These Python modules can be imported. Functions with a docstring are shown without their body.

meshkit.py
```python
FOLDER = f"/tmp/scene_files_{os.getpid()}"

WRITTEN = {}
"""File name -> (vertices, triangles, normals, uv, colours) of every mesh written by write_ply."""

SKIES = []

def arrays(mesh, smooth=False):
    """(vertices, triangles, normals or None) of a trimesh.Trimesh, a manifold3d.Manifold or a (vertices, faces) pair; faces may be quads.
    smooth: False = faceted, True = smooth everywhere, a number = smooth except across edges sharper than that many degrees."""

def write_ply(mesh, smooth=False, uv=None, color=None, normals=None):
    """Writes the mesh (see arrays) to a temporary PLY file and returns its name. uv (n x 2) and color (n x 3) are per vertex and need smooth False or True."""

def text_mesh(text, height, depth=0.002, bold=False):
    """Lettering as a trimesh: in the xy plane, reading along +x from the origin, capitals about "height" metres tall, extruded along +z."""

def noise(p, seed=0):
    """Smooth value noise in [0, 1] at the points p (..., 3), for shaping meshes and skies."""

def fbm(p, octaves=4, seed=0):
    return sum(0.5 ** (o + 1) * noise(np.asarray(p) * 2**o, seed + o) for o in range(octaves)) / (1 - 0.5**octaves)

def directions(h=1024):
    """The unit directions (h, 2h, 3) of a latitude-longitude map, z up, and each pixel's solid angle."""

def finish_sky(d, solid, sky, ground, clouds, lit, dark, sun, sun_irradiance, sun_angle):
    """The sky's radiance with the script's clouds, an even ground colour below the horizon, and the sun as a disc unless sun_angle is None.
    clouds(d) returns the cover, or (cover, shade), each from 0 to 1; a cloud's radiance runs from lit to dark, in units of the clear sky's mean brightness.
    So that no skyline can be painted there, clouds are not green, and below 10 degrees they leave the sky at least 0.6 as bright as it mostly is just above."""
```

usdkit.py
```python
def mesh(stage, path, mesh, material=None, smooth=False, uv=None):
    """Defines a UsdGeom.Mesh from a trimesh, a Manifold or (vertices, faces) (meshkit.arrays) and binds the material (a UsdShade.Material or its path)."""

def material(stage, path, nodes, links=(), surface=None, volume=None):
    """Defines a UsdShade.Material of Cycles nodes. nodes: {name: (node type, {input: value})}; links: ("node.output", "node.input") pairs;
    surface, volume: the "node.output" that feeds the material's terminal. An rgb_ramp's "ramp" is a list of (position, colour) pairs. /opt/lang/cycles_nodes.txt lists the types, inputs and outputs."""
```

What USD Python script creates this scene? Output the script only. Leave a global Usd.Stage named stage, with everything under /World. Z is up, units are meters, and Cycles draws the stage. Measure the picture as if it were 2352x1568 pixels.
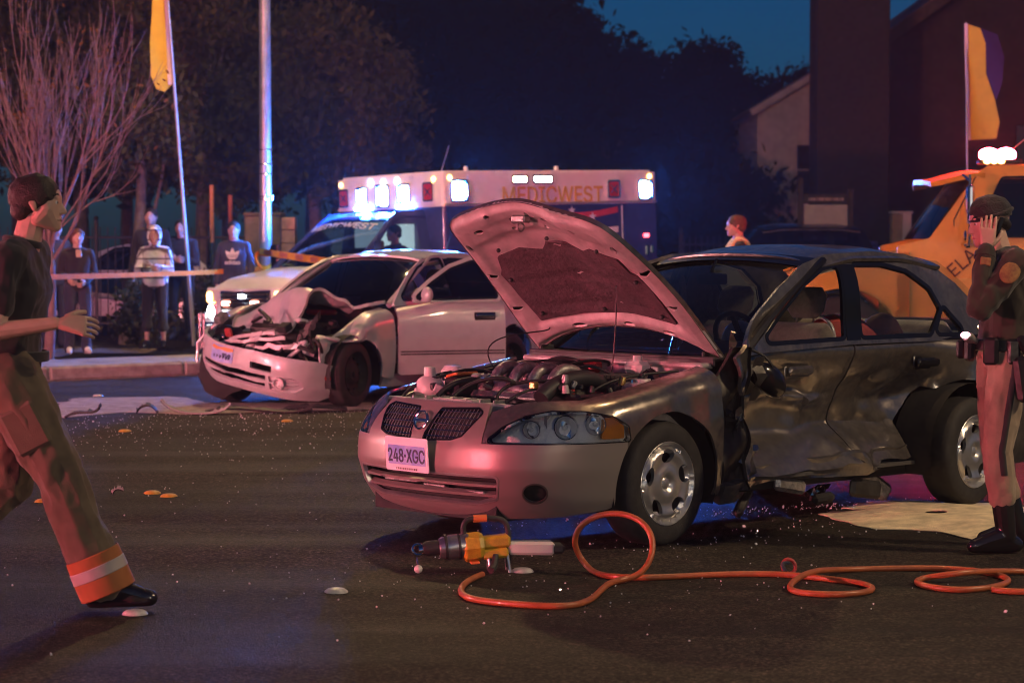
import math, random
import numpy as np, trimesh, usdkit, meshkit, shapely
from shapely.geometry import Polygon, Point, LineString, box as sbox
from shapely import affinity
from shapely.ops import unary_union
from scipy.spatial import Delaunay
from scipy.interpolate import LinearNDInterpolator
from scipy.interpolate import CubicSpline
import manifold3d as m3
from pxr import Usd, UsdGeom, UsdLux, UsdShade, Gf, Sdf, Vt

stage = Usd.Stage.CreateInMemory()
UsdGeom.SetStageUpAxis(stage, 'Z'); UsdGeom.SetStageMetersPerUnit(stage, 1.0)
UsdGeom.Xform.Define(stage, '/World'); UsdGeom.Scope.Define(stage, '/World/Looks')
PI = math.pi
rng = np.random.default_rng(7); random.seed(7)

# ---------------------------------------------------------------- camera, sky, sun, exposure
FPX, CX, CY, HZ, EYE = 5200.0, 1176.0, 784.0, 565.0, 1.46      # lens and eye level, in pixels of a 2352 px wide picture
PITCH = math.atan((CY - HZ) / FPX)
cam = UsdGeom.Camera.Define(stage, '/World/camera')
cam.CreateHorizontalApertureAttr(36.0); cam.CreateFocalLengthAttr(36.0 * FPX / 2352)
cam.CreateFStopAttr(4.0); cam.CreateFocusDistanceAttr(11.6)
cam.CreateClippingRangeAttr((0.1, 3000.0))
cam.AddTranslateOp().Set((0, 0, EYE)); cam.AddRotateXOp().Set(90 - math.degrees(PITCH))
cam.CreateExposureAttr(-0.42)
SUN_EL, SUN_AZ = math.radians(5.5), math.radians(180)
usdkit.material(stage, '/World/Looks/sky_air', {
    's': ('sky_texture', {'sky_type': 'single_scattering', 'sun_disc': False, 'sun_elevation': SUN_EL, 'sun_rotation': SUN_AZ, 'ozone_density': 8.0}),
    't': ('hsv', {'saturation': 1.0}),
    'b': ('background_shader', {'strength': 0.064})}, [('s.color', 't.color'), ('t.color', 'b.color')], surface='b.background')
dome = UsdLux.DomeLight.Define(stage, '/World/sky'); dome.GetPrim().SetCustomDataByKey('kind', 'structure')
UsdShade.MaterialBindingAPI.Apply(dome.GetPrim()).Bind(UsdShade.Material.Get(stage, '/World/Looks/sky_air'))
sun = UsdLux.DistantLight.Define(stage, '/World/sun')             # the last glow after sunset
sun.CreateIntensityAttr(0.003); sun.CreateAngleAttr(12.0); sun.CreateColorAttr((0.6, 0.75, 1.0)); sun.CreateNormalizeAttr(True)
sun.AddRotateXOp().Set(86.0)

def pix(px, py, Y):
    """the point of the world at depth Y that lies at this place in the picture"""
    dx, dy = (px - CX) / FPX, -(py - CY) / FPX
    c, s = math.cos(PITCH), math.sin(PITCH)
    d = np.array([dx, c + dy * s, -s + dy * c])
    return np.array([0, 0, EYE]) + d * (Y / d[1])
def gnd(px, py, z=0.0):
    dx, dy = (px - CX) / FPX, -(py - CY) / FPX
    c, s = math.cos(PITCH), math.sin(PITCH)
    d = np.array([dx, c + dy * s, -s + dy * c])
    return np.array([0, 0, EYE]) + d * ((z - EYE) / d[2])

# ---------------------------------------------------------------- scene-tree helpers
_used = set()
def fresh(parent, name):
    p, k = f'{parent}/{name}', 0
    while p in _used:
        k += 1; p = f'{parent}/{name}_{k:03d}'
    _used.add(p); return p
def data(path, **kw):
    pr = stage.GetPrimAtPath(path)
    for k, v in kw.items():
        if v: pr.SetCustomDataByKey(k, v)
    return path
def M(name): return '/World/Looks/' + name
def thing(name, label=None, category=None, loc=(0, 0, 0), rz=0.0, rx=0.0, ry=0.0, group=None, kind=None):
    p = fresh('/World', name); x = UsdGeom.Xform.Define(stage, p)
    x.AddTranslateOp().Set(tuple(map(float, loc)))
    if rz: x.AddRotateZOp().Set(float(rz))
    if ry: x.AddRotateYOp().Set(float(ry))
    if rx: x.AddRotateXOp().Set(float(rx))
    return data(p, label=label, category=category, group=group, kind=kind)
def part(parent, name, mesh, mat, smooth=32, label=None, kind=None):
    p = fresh(parent, name); usdkit.mesh(stage, p, mesh, M(mat), smooth=smooth)
    return data(p, label=label, kind=kind)
def solo(name, mesh, mat, label=None, category=None, group=None, kind=None, smooth=32):
    p = fresh('/World', name); usdkit.mesh(stage, p, mesh, M(mat), smooth=smooth)
    return data(p, label=label, category=category, group=group, kind=kind)
def copy_of(src, loc, rz=0.0, label=None, s=1.0):
    base = src.split('/')[-1].rsplit('_0', 1)[0]
    p = fresh('/World', base); x = UsdGeom.Xform.Define(stage, p)
    x.GetPrim().GetReferences().AddInternalReference(src)
    x.ClearXformOpOrder()
    x.AddTranslateOp().Set(tuple(map(float, loc))); x.AddRotateZOp().Set(float(rz))
    if s != 1.0: x.AddScaleOp().Set((s, s, s))
    x.GetPrim().SetInstanceable(True)
    return data(p, label=label)

# ---------------------------------------------------------------- materials
def pm(name, col, rough=0.5, metal=0.0, var=0.0, vscale=6.0, bump=0.0, bscale=40.0, emit=None, es=0.0, coat=0.0, spec=0.5, trans=0.0, col2=None, sheen=0.0, bdist=0.01, vdetail=4.0, alpha=1.0, rvar=0.0, coatr=0.05):
    n = {'p': ('principled_bsdf', {'base_color': col, 'roughness': rough, 'metallic': metal, 'coat_weight': coat, 'coat_roughness': coatr, 'specular_ior_level': spec, 'transmission_weight': trans, 'sheen_weight': sheen, 'alpha': alpha})}
    l = []
    if emit: n['p'][1].update(emission_color=emit, emission_strength=es)
    if var or bump or col2 is not None or rvar: n['tc'] = ('texture_coordinate', {})
    if var or col2 is not None:
        c2 = col2 if col2 is not None else tuple(c * (1 - var) for c in col)
        c1 = col if col2 is not None else tuple(min(1, c * (1 + var * .6)) for c in col)
        n['n'] = ('noise_texture', {'scale': vscale, 'detail': vdetail, 'roughness': 0.62})
        n['r'] = ('rgb_ramp', {'ramp': [(0.34, c2), (0.66, c1)]})
        l += [('tc.object', 'n.vector'), ('n.fac', 'r.fac'), ('r.color', 'p.base_color')]
    if rvar:
        n['rn'] = ('noise_texture', {'scale': vscale * 1.7, 'detail': 3.0})
        n['rm'] = ('map_range', {'from_min': 0.3, 'from_max': 0.7, 'to_min': max(0.02, rough - rvar), 'to_max': min(1, rough + rvar)})
        l += [('tc.object', 'rn.vector'), ('rn.fac', 'rm.value'), ('rm.result', 'p.roughness')]
    if bump:
        n['bn'] = ('noise_texture', {'scale': bscale, 'detail': 3.0})
        n['b'] = ('bump', {'strength': bump, 'distance': bdist})
        l += [('tc.object', 'bn.vector'), ('bn.fac', 'b.height'), ('b.normal', 'p.normal')]
    return usdkit.material(stage, M(name), n, l, surface='p.BSDF')
def glass_pane(name, tint=(0.75, 0.8, 0.82), rough=0.02, film=0.0):
    usdkit.material(stage, M(name), {
        't': ('transparent_bsdf', {'color': tint}), 'g': ('glossy_bsdf', {'color': (1, 1, 1), 'roughness': rough}),
        'd': ('diffuse_bsdf', {'color': (.35, .35, .35)}), 'm2': ('mix_closure', {'fac': film}),
        'f': ('fresnel', {'IOR': 1.52}), 'm': ('mix_closure', {})},
        [('t.BSDF', 'm2.closure1'), ('d.BSDF', 'm2.closure2'), ('f.fac', 'm.fac'), ('m2.closure', 'm.closure1'), ('g.BSDF', 'm.closure2')], surface='m.closure')
def lamp(name, col, strength, base=(.1, .1, .1)):
    usdkit.material(stage, M(name), {'e': ('emission', {'color': col, 'strength': strength})}, [], surface='e.emission')

pm('taupe_paint', (.22, .195, .17), .25, .76, coat=.8, coatr=.12, rvar=.08, vscale=5, bump=.02, bscale=600)
pm('bumper_paint', (.26, .225, .20), .42, .30, coat=.25, coatr=.3)
pm('taupe_inner', (.50, .45, .43), .45, .25, var=.25, vscale=8)
pm('silver_paint', (.52, .50, .50), .33, .10, coat=.5, rvar=.06, vscale=6)
pm('white_paint', (.78, .78, .78), .35, coat=.4, var=.05)
pm('navy_paint', (.03, .045, .16), .3, coat=.5)
pm('red_print', (.55, .06, .07), .4, coat=.3)
pm('yellow_paint', (.72, .36, .03), .35, coat=.5, var=.08, vscale=3)
pm('door_ink', (.10, .04, .015), .6); pm('gold_print', (.62, .42, .08), .4)
pm('black_plastic', (.022, .022, .024), .5, bump=.15, bscale=220)
pm('gloss_black', (.008, .008, .009), .18, coat=.3)
pm('dark_metal', (.05, .048, .045), .5, .6, var=.4, vscale=14)
pm('soot', (.014, .013, .013), .8, var=.3)
pm('rubber', (.021, .020, .019), .75, var=.35, vscale=20, bump=.2, bscale=120)
pm('alloy', (.62, .61, .58), .32, .85, var=.12, vscale=9)
pm('chrome', (.75, .75, .76), .09, 1.0)
pm('cast_metal', (.33, .32, .31), .45, .8, var=.4, vscale=25, bump=.3, bscale=80)
pm('brass', (.55, .38, .12), .35, .9)
pm('amber_lens', (.75, .26, .02), .18, coat=.6)
pm('red_lens', (.5, .03, .03), .2, coat=.6)
pm('clear_plastic', (.8, .79, .75), .12, coat=.8, var=.1)
glass_pane('lens_cover', (.93, .93, .93), .03)
pm('reflector', (.88, .86, .82), .35, .0, bump=.6, bscale=45, bdist=.02, coat=.5)
glass_pane('car_glass', (.78, .84, .84), .015, .015)
glass_pane('dark_glass', (.16, .19, .24), .03)
pm('mirror', (.85, .85, .85), .03, 1.0)
pm('plate_white', (.75, .76, .80), .45)
pm('plate_blue', (.22, .32, .72), .45, col2=(.45, .55, .80), vscale=9)
pm('plate_ink', (.03, .035, .10), .5)
pm('plate_orange', (.7, .32, .12), .5)
pm('seat_cloth', (.30, .24, .19), .9, var=.15, vscale=40, bump=.3, bscale=300, sheen=.3)
pm('dash_grey', (.06, .058, .056), .7, bump=.2, bscale=300)
pm('headliner', (.42, .36, .30), .9, bump=.1, bscale=200)
pm('pad_felt', (.07, .045, .052), .95, var=.3, vscale=12, bump=.5, bscale=45, bdist=.02)
pm('bottle_white', (.72, .68, .62), .4, var=.08)
pm('hose_orange', (.42, .11, .035), .38, var=.2, vscale=16, coat=.25)
pm('tool_yellow', (.62, .38, .03), .42, var=.2, vscale=20)
pm('tool_steel', (.55, .53, .5), .3, .9, var=.2, vscale=30)
pm('tool_black', (.03, .03, .03), .55)
pm('grip_orange', (.75, .20, .05), .5)
pm('wire_black', (.02, .02, .02), .5)
pm('wire_red', (.35, .03, .03), .5)
pm('bag_red', (.50, .06, .05), .75, var=.3, vscale=10, bump=.3, bscale=30)
pm('bag_orange', (.62, .20, .12), .75, var=.2, vscale=10, bump=.3, bscale=30)
pm('reflective_tape', (.75, .75, .74), .3, .3)

# ---------------------------------------------------------------- mesh helpers
def tm(v, f): return trimesh.Trimesh(np.asarray(v, float), np.asarray(f, int), process=False)
def join(*ms):
    ms = [m for m in (ms[0] if len(ms) == 1 and isinstance(ms[0], (list, tuple)) else ms) if m is not None]
    return trimesh.util.concatenate(ms)
def mv(m, t=(0, 0, 0), rz=0, rx=0, ry=0, s=None):
    m = m.copy()
    if s is not None: m.apply_scale(s)
    R = trimesh.transformations
    for a, ax in ((rx, (1, 0, 0)), (ry, (0, 1, 0)), (rz, (0, 0, 1))):
        if a: m.apply_transform(R.rotation_matrix(math.radians(a), ax))
    m.apply_translation(t); return m
def cbox(sx, sy, sz, c=(0, 0, 0), b=0.01):
    """a box with chamfered edges"""
    b = min(b, .45 * min(sx, sy, sz)); P = []
    for x in (-1, 1):
        for y in (-1, 1):
            for z in (-1, 1):
                X, Y, Z = x * sx / 2, y * sy / 2, z * sz / 2
                P += [(X - x * b, Y - y * b, Z), (X - x * b, Y, Z - z * b), (X, Y - y * b, Z - z * b)]
    m = trimesh.convex.convex_hull(np.array(P)); m.apply_translation(c); return m
def box(sx, sy, sz, c=(0, 0, 0)):
    m = trimesh.creation.box((sx, sy, sz)); m.apply_translation(c); return m
def spline(pts, n=8):
    pts = np.asarray(pts, float)
    if len(pts) < 3: return np.linspace(pts[0], pts[-1], n + 1)
    t = np.r_[0, np.cumsum(np.linalg.norm(np.diff(pts, axis=0), axis=1) ** .5 + 1e-9)]
    return CubicSpline(t, pts)(np.linspace(0, t[-1], n * (len(pts) - 1) + 1))
def tube(pts, r, sides=8, smooth=0, cap=True):
    p = spline(pts, smooth) if smooth else np.asarray(pts, float)
    n = len(p); r = np.broadcast_to(np.interp(np.linspace(0, 1, n), np.linspace(0, 1, len(np.atleast_1d(r))), np.atleast_1d(r)), (n,))
    t = np.gradient(p, axis=0); t /= np.linalg.norm(t, axis=1, keepdims=True) + 1e-12
    a = np.cross(t[0], [0, 0, 1.0]);
    if np.linalg.norm(a) < .15: a = np.cross(t[0], [1.0, 0, 0])
    V = []
    for i in range(n):
        a = a - t[i] * (a @ t[i]); a /= np.linalg.norm(a) + 1e-12; b = np.cross(t[i], a)
        w = np.arange(sides) * 2 * PI / sides
        V.append(p[i] + r[i] * (np.cos(w)[:, None] * a + np.sin(w)[:, None] * b))
    V = np.vstack(V); F = []
    i, j = np.meshgrid(np.arange(n - 1), np.arange(sides), indexing='ij'); j2 = (j + 1) % sides
    q = np.stack([i * sides + j, i * sides + j2, (i + 1) * sides + j2, (i + 1) * sides + j], -1).reshape(-1, 4)
    F = np.vstack([q[:, [0, 2, 1]], q[:, [0, 3, 2]]])
    if cap:
        V = np.vstack([V, p[0], p[-1]]); k = len(V)
        j = np.arange(sides); j2 = (j + 1) % sides; o = (n - 1) * sides
        F = np.vstack([F, np.stack([j, j2, np.full(sides, k - 2)], 1), np.stack([o + j2, o + j, np.full(sides, k - 1)], 1)])
    return tm(V, F)
def lathe(prof, n=24, axis='z'):
    """prof: (radius, height) pairs"""
    prof = np.asarray(prof, float); w = np.arange(n) * 2 * PI / n
    V = np.stack([prof[:, None, 0] * np.cos(w), prof[:, None, 0] * np.sin(w), np.broadcast_to(prof[:, None, 1], (len(prof), n))], -1).reshape(-1, 3)
    i, j = np.meshgrid(np.arange(len(prof) - 1), np.arange(n), indexing='ij'); j2 = (j + 1) % n
    q = np.stack([i * n + j, i * n + j2, (i + 1) * n + j2, (i + 1) * n + j], -1).reshape(-1, 4)
    m = tm(V, np.vstack([q[:, [0, 1, 2]], q[:, [0, 2, 3]]]))
    if axis == 'y': m = mv(m, rx=-90)
    if axis == 'x': m = mv(m, ry=90)
    return m
def ball(r, c=(0, 0, 0), sc=(1, 1, 1), sub=2):
    m = trimesh.creation.icosphere(sub, 1.0); m.apply_scale(np.array(sc) * r); m.apply_translation(c); return m
def rod(a, b, r, sides=10): return tube([a, b], r, sides)
def dens(poly_ring, h):
    c = np.asarray(poly_ring.coords)[:-1]; out = []
    for p, q in zip(c, np.roll(c, -1, axis=0)):
        k = max(1, int(math.ceil(np.linalg.norm(q - p) / h))); out.append(p + (q - p) * np.arange(k)[:, None] / k)
    return np.vstack(out)
def tri_region(poly, h):
    polys = poly.geoms if hasattr(poly, 'geoms') else [poly]; VV, FF, o = [], [], 0
    for g in polys:
        if g.is_empty or g.area < 1e-8: continue
        B = np.vstack([dens(r, h) for r in (g.exterior, *g.interiors)])
        x0, y0, x1, y1 = g.bounds
        gx, gy = np.meshgrid(np.arange(x0, x1 + h, h), np.arange(y0, y1 + h, h * .87)); gx = gx + (np.arange(gx.shape[0]) % 2)[:, None] * h * .5
        inn = g.buffer(-.45 * h); I = np.c_[gx.ravel(), gy.ravel()]
        I = I[shapely.contains_xy(inn, I[:, 0], I[:, 1])] if not inn.is_empty else I[:0]
        P = np.vstack([B, I]); T = Delaunay(P, qhull_options='QJ').simplices; c = P[T].mean(1)
        T = T[shapely.contains_xy(g.buffer(1e-5), c[:, 0], c[:, 1])]
        a = P[T[:, 1]] - P[T[:, 0]]; b = P[T[:, 2]] - P[T[:, 0]]; ar = a[:, 0] * b[:, 1] - a[:, 1] * b[:, 0]
        T[ar < 0] = T[ar < 0][:, ::-1]; T = T[np.abs(ar) > 1e-9]
        VV.append(P); FF.append(T + o); o += len(P)
    return np.vstack(VV), np.vstack(FF)
def panel(poly, lift, h=.04, t=.012, flip=False, dent=None, closed=False):
    """a sheet-metal panel: 2D outline lifted to a surface, with a turned-in edge of depth t"""
    P, T = tri_region(poly, h); V = np.asarray(lift(P[:, 0], P[:, 1]))
    if flip: T = T[:, ::-1]
    m = tm(V, T); n = m.vertex_normals.copy()
    if dent is not None: V = dent(V); m = tm(V, T)
    if t:
        E = np.sort(m.edges, axis=1); u, idx, cnt = np.unique(E, axis=0, return_index=True, return_counts=True)
        be = m.edges[idx[cnt == 1]]; ids = np.unique(be); lut = {a: i for i, a in enumerate(ids)}; k = len(ids)
        A = V[ids]; Bv = V[ids] - n[ids] * t
        f = []
        for a, b in be:
            i, j = lut[a], lut[b]; f += [(j, i, k + i), (j, k + i, k + j)]
        m = join(m, tm(np.vstack([A, Bv]), f))
        if closed: m = join(m, tm(V - n * t, T[:, ::-1]))
    return m
def extr(poly, d, h=None):
    polys = poly.geoms if hasattr(poly, 'geoms') else [poly]
    return join([trimesh.creation.extrude_polygon(g, d, engine='earcut') for g in polys])
def rrect(w, h, r, c=(0, 0)):
    return affinity.translate(sbox(-w / 2 + r, -h / 2 + r, w / 2 - r, h / 2 - r).buffer(r, 5), *c)
def ellipse(a, b, c=(0, 0), rot=0, n=10): return affinity.translate(affinity.rotate(affinity.scale(Point(0, 0).buffer(1, n), a, b), rot), *c)
def smooth_poly(pts, r=.02): return Polygon(pts).buffer(-r).buffer(2 * r, 4).buffer(-r, 4)
def ss(x, a, b):
    t = np.clip((x - a) / (b - a), 0, 1); return t * t * (3 - 2 * t)
def tin(seed, n, xr, zr, ax=1.0):
    """heights over a sparse random triangulation: the facets of folded sheet metal"""
    r = np.random.default_rng(seed); p = np.c_[r.uniform(*xr, n), r.uniform(*zr, n)]; x0, x1, z0, z1 = xr[0] - .5, xr[1] + .5, zr[0] - .5, zr[1] + .5
    p = np.vstack([p, [(x0, z0), (x0, z1), (x1, z0), (x1, z1)]]); return LinearNDInterpolator(p * [1, ax], r.uniform(0, 1, len(p)), fill_value=.5), ax
def tin_at(f, x, z): return f[0](np.c_[x, np.asarray(z) * f[1]])
def orient(m, R, t):
    """columns of R: where local x, y, z go"""
    m = m.copy(); T = np.eye(4); T[:3, :3] = np.array(R).T; T[:3, 3] = t; m.apply_transform(T); return m
def text(s, h, d=.002, bold=True, center=True):
    m = meshkit.text_mesh(s, h, d, bold)
    if center: m.apply_translation([-m.bounds[:, 0].mean(), -m.bounds[:, 1].mean(), 0])
    return m
# ---------------------------------------------------------------- ground
pm('asphalt', (.058, .052, .046), .78)
def asphalt():
    usdkit.material(stage, M('asphalt'), {
        'g': ('geometry', {}), 'n1': ('noise_texture', {'scale': .35, 'detail': 5.0}), 'n2': ('noise_texture', {'scale': 48.0, 'detail': 5.0, 'roughness': .78}), 'v': ('voronoi_texture', {'scale': 130.0}),
        'mp': ('mapping', {'mapping_type': 'point', 'scale': (.10, 1.1, 1.0), 'rotation': (0, 0, -.09)}), 'n3': ('noise_texture', {'scale': 1.0, 'detail': 5.0}),
        'r1': ('rgb_ramp', {'ramp': [(.35, (.018, .0165, .014)), (.62, (.038, .034, .028))]}), 'r2': ('rgb_ramp', {'ramp': [(.36, (.2, .2, .2)), (.50, (.9, .9, .9)), (.62, (3.4, 3.1, 2.7))]}), 'r3': ('rgb_ramp', {'ramp': [(.38, (.55, .55, .55)), (.6, (1.15, 1.15, 1.15))]}),
        'm': ('mix_color', {'blend_type': 'multiply', 'fac': 1.0}), 'n4': ('noise_texture', {'scale': 9.0, 'detail': 6.0, 'roughness': .7}), 'r4': ('rgb_ramp', {'ramp': [(.36, (.6, .6, .6)), (.62, (1.3, 1.28, 1.22))]}), 'm4': ('mix_color', {'blend_type': 'multiply', 'fac': 1.0}), 'm2': ('mix_color', {'blend_type': 'multiply', 'fac': 1.0}),
        'bm': ('mix_float', {'fac': .5}), 'b': ('bump', {'strength': .65, 'distance': .008}),
        'rr': ('map_range', {'from_min': .35, 'from_max': .65, 'to_min': .55, 'to_max': .85}), 'p': ('principled_bsdf', {'roughness': .7, 'specular_ior_level': .16})},
        [('g.position', 'n1.vector'), ('g.position', 'n2.vector'), ('g.position', 'v.vector'), ('g.position', 'mp.vector'), ('mp.vector', 'n3.vector'), ('n1.fac', 'r1.fac'), ('n2.fac', 'r2.fac'), ('n3.fac', 'r3.fac'),
         ('r1.color', 'm.a'), ('r2.color', 'm.b'), ('m.result', 'm2.a'), ('r3.color', 'm2.b'), ('m2.result', 'm4.a'), ('r4.color', 'm4.b'), ('m4.result', 'p.base_color'), ('g.position', 'n4.vector'), ('n4.fac', 'r4.fac'), ('n2.fac', 'bm.a'), ('v.distance', 'bm.b'), ('bm.result', 'b.height'), ('b.normal', 'p.normal'), ('n3.fac', 'rr.value'), ('rr.result', 'p.roughness')], surface='p.BSDF')
asphalt()
solo('ground', tm([(-150, -60, -.06), (150, -60, -.06), (150, 220, -.06), (-150, 220, -.06)], [(0, 1, 2), (0, 2, 3)]), 'asphalt', kind='structure', smooth=False)
solo('road', tm([(-60, -40, 0), (60, -40, 0), (60, 62, 0), (-60, 62, 0)], [(0, 1, 2), (0, 2, 3)]), 'asphalt', kind='structure', smooth=False)
# pavement, kerb, verge
pm('concrete', (.33, .29, .25), .85, var=.35, vscale=4, bump=.3, bscale=90)
pm('kerb_stone', (.36, .31, .27), .85, var=.3, vscale=7, bump=.35, bscale=70)
pm('soil', (.085, .060, .040), .95, var=.5, vscale=5, bump=.8, bscale=25, bdist=.03)
KA = np.array([-4.30, 25.0]); KD = np.array([.766, .643]); KN = np.array([-.643, .766])
def kp(a, b, z=0.0): p = KA + a * KD + b * KN; return (p[0], p[1], z)
pv = solo('pavement', join(*[mv(extr(Polygon([kp(a + .006, .16)[:2], kp(a + 1.194, .16)[:2], kp(a + 1.194, 1.45)[:2], kp(a + .006, 1.45)[:2]]), .149), (0, 0, 0)) for a in ()] or [tm([kp(-40, .15, .144), kp(1.9, .15, .144), kp(1.9, 1.46, .144), kp(-40, 1.46, .144)], [(0, 1, 2), (0, 2, 3)])]), 'concrete', kind='structure', smooth=False)
for i in range(-9, 2):
    part(pv, 'paving_slab', mv(extr(Polygon([kp(i * 1.2 + .01, .16)[:2], kp(i * 1.2 + 1.19, .16)[:2], kp(i * 1.2 + 1.19, 1.45)[:2], kp(i * 1.2 + .01, 1.45)[:2]]), .01), (0, 0, .145)), 'concrete', False)
kb = solo('kerb', tm([kp(-40, .0, .0), kp(1.9, .0, .0), kp(1.9, .02, .12), kp(-40, .02, .12)], [(0, 1, 2), (0, 2, 3)]), 'kerb_stone', kind='structure', smooth=False)
for i in range(-10, 2):
    L = 1.7; m = cbox(L - .02, .17, .16, b=.025); m = mv(m, (*kp((i + .5) * L - 1.7 + .78, .07)[:2], .078), rz=math.degrees(math.atan2(KD[1], KD[0]))); part(kb, 'kerb_block', m, 'kerb_stone', False)
gx, gy = np.meshgrid(np.linspace(-45, 60, 120), np.linspace(20, 120, 110)); q = np.stack([gx, gy], -1) - KA; a, b = q @ KD, q @ KN
zz = .148 + .05 * (meshkit.fbm(np.stack([gx * .6, gy * .6, 0 * gx], -1), 3, 2) - .4) * ss(b, 1.6, 3) + .02; keep = (b > 1.0)
nx = gx.shape[1]; V = np.stack([gx, gy, zz], -1).reshape(-1, 3); F = []
edge = (a < 2.2) | (b > 14)
for r in range(gx.shape[0] - 1):
    for c in range(nx - 1):
        if (b[r:r + 2, c:c + 2] > 1.3).all() and edge[r:r + 2, c:c + 2].all(): i = r * nx + c; F += [(i, i + 1, i + nx + 1), (i, i + nx + 1, i + nx)]
solo('verge', tm(V, F), 'soil', kind='structure', smooth=True)
# ---------------------------------------------------------------- motor cars
class Body:
    """outer skin of a saloon: x forward from the front axle, y to the left, z up"""
    def __init__(s, outline, side, front, rear, zf, rr=.10, nose=(.55, 1.15), tail=(3.9, 4.4)):
        o = np.asarray(outline, float); t = np.r_[0, np.cumsum(np.linalg.norm(np.diff(o, axis=0), axis=1) ** .7)]
        p = CubicSpline(t, o)(np.linspace(0, t[-1], 600)); u = np.r_[0, np.cumsum(np.linalg.norm(np.diff(p, axis=0), axis=1))]
        d = np.gradient(p, axis=0); d /= np.linalg.norm(d, axis=1, keepdims=True)
        s.u, s.p, s.n = u, p, np.stack([-d[:, 1], d[:, 0]], 1) * -1
        s.n = np.stack([d[:, 1], -d[:, 0]], 1)
        if s.n[0, 0] < 0: s.n *= -1
        s.side, s.front, s.rear, s.zf, s.rr, s.nose, s.tail, s.U = side, front, rear, zf, rr, nose, tail, u[-1]
    def x2u(s, x): return float(np.interp(-x, -s.p[:, 0], s.u))
    def S(s, u, z, sign=None):
        u = np.asarray(u, float); z = np.asarray(z, float); sg = np.where(u < 0, -1.0, 1.0) if sign is None else sign; a = np.abs(u)
        x, y, nx, ny = (np.interp(a, s.u, k) for k in (s.p[:, 0], s.p[:, 1], s.n[:, 0], s.n[:, 1]))
        w = 1 - ss(a, *s.nose); wr = ss(a, *s.tail)
        off = w * np.interp(z, *s.front) + wr * np.interp(z, *s.rear) + (1 - w - wr) * np.interp(z, *s.side)
        zt = s.zf(x) - s.rr; t = np.clip((z - zt) / s.rr, 0, None); k = 1 - np.maximum(w, wr); tc = np.minimum(t, 1.35)
        zr = np.where(t > 0, zt + s.rr * np.sin(tc) + np.maximum(t - 1.35, 0) * s.rr * .22, z); ro = s.rr * (1 - np.cos(tc)) + np.maximum(t - 1.35, 0) * s.rr * .98
        zz = z + (zr - z) * k; off = off + ro * k
        return np.stack([x - nx * off, sg * (y - ny * off), zz], -1)
    def spoly(s, pts):
        """an outline given in (x, z) on the side, in the skin's own (u, z)"""
        return Polygon([(s.x2u(x), z) for x, z in pts])
    def xz(s, x, z, sign=1): return s.S(np.array([s.x2u(x)]), np.array([z]), sign)[0]

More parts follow.
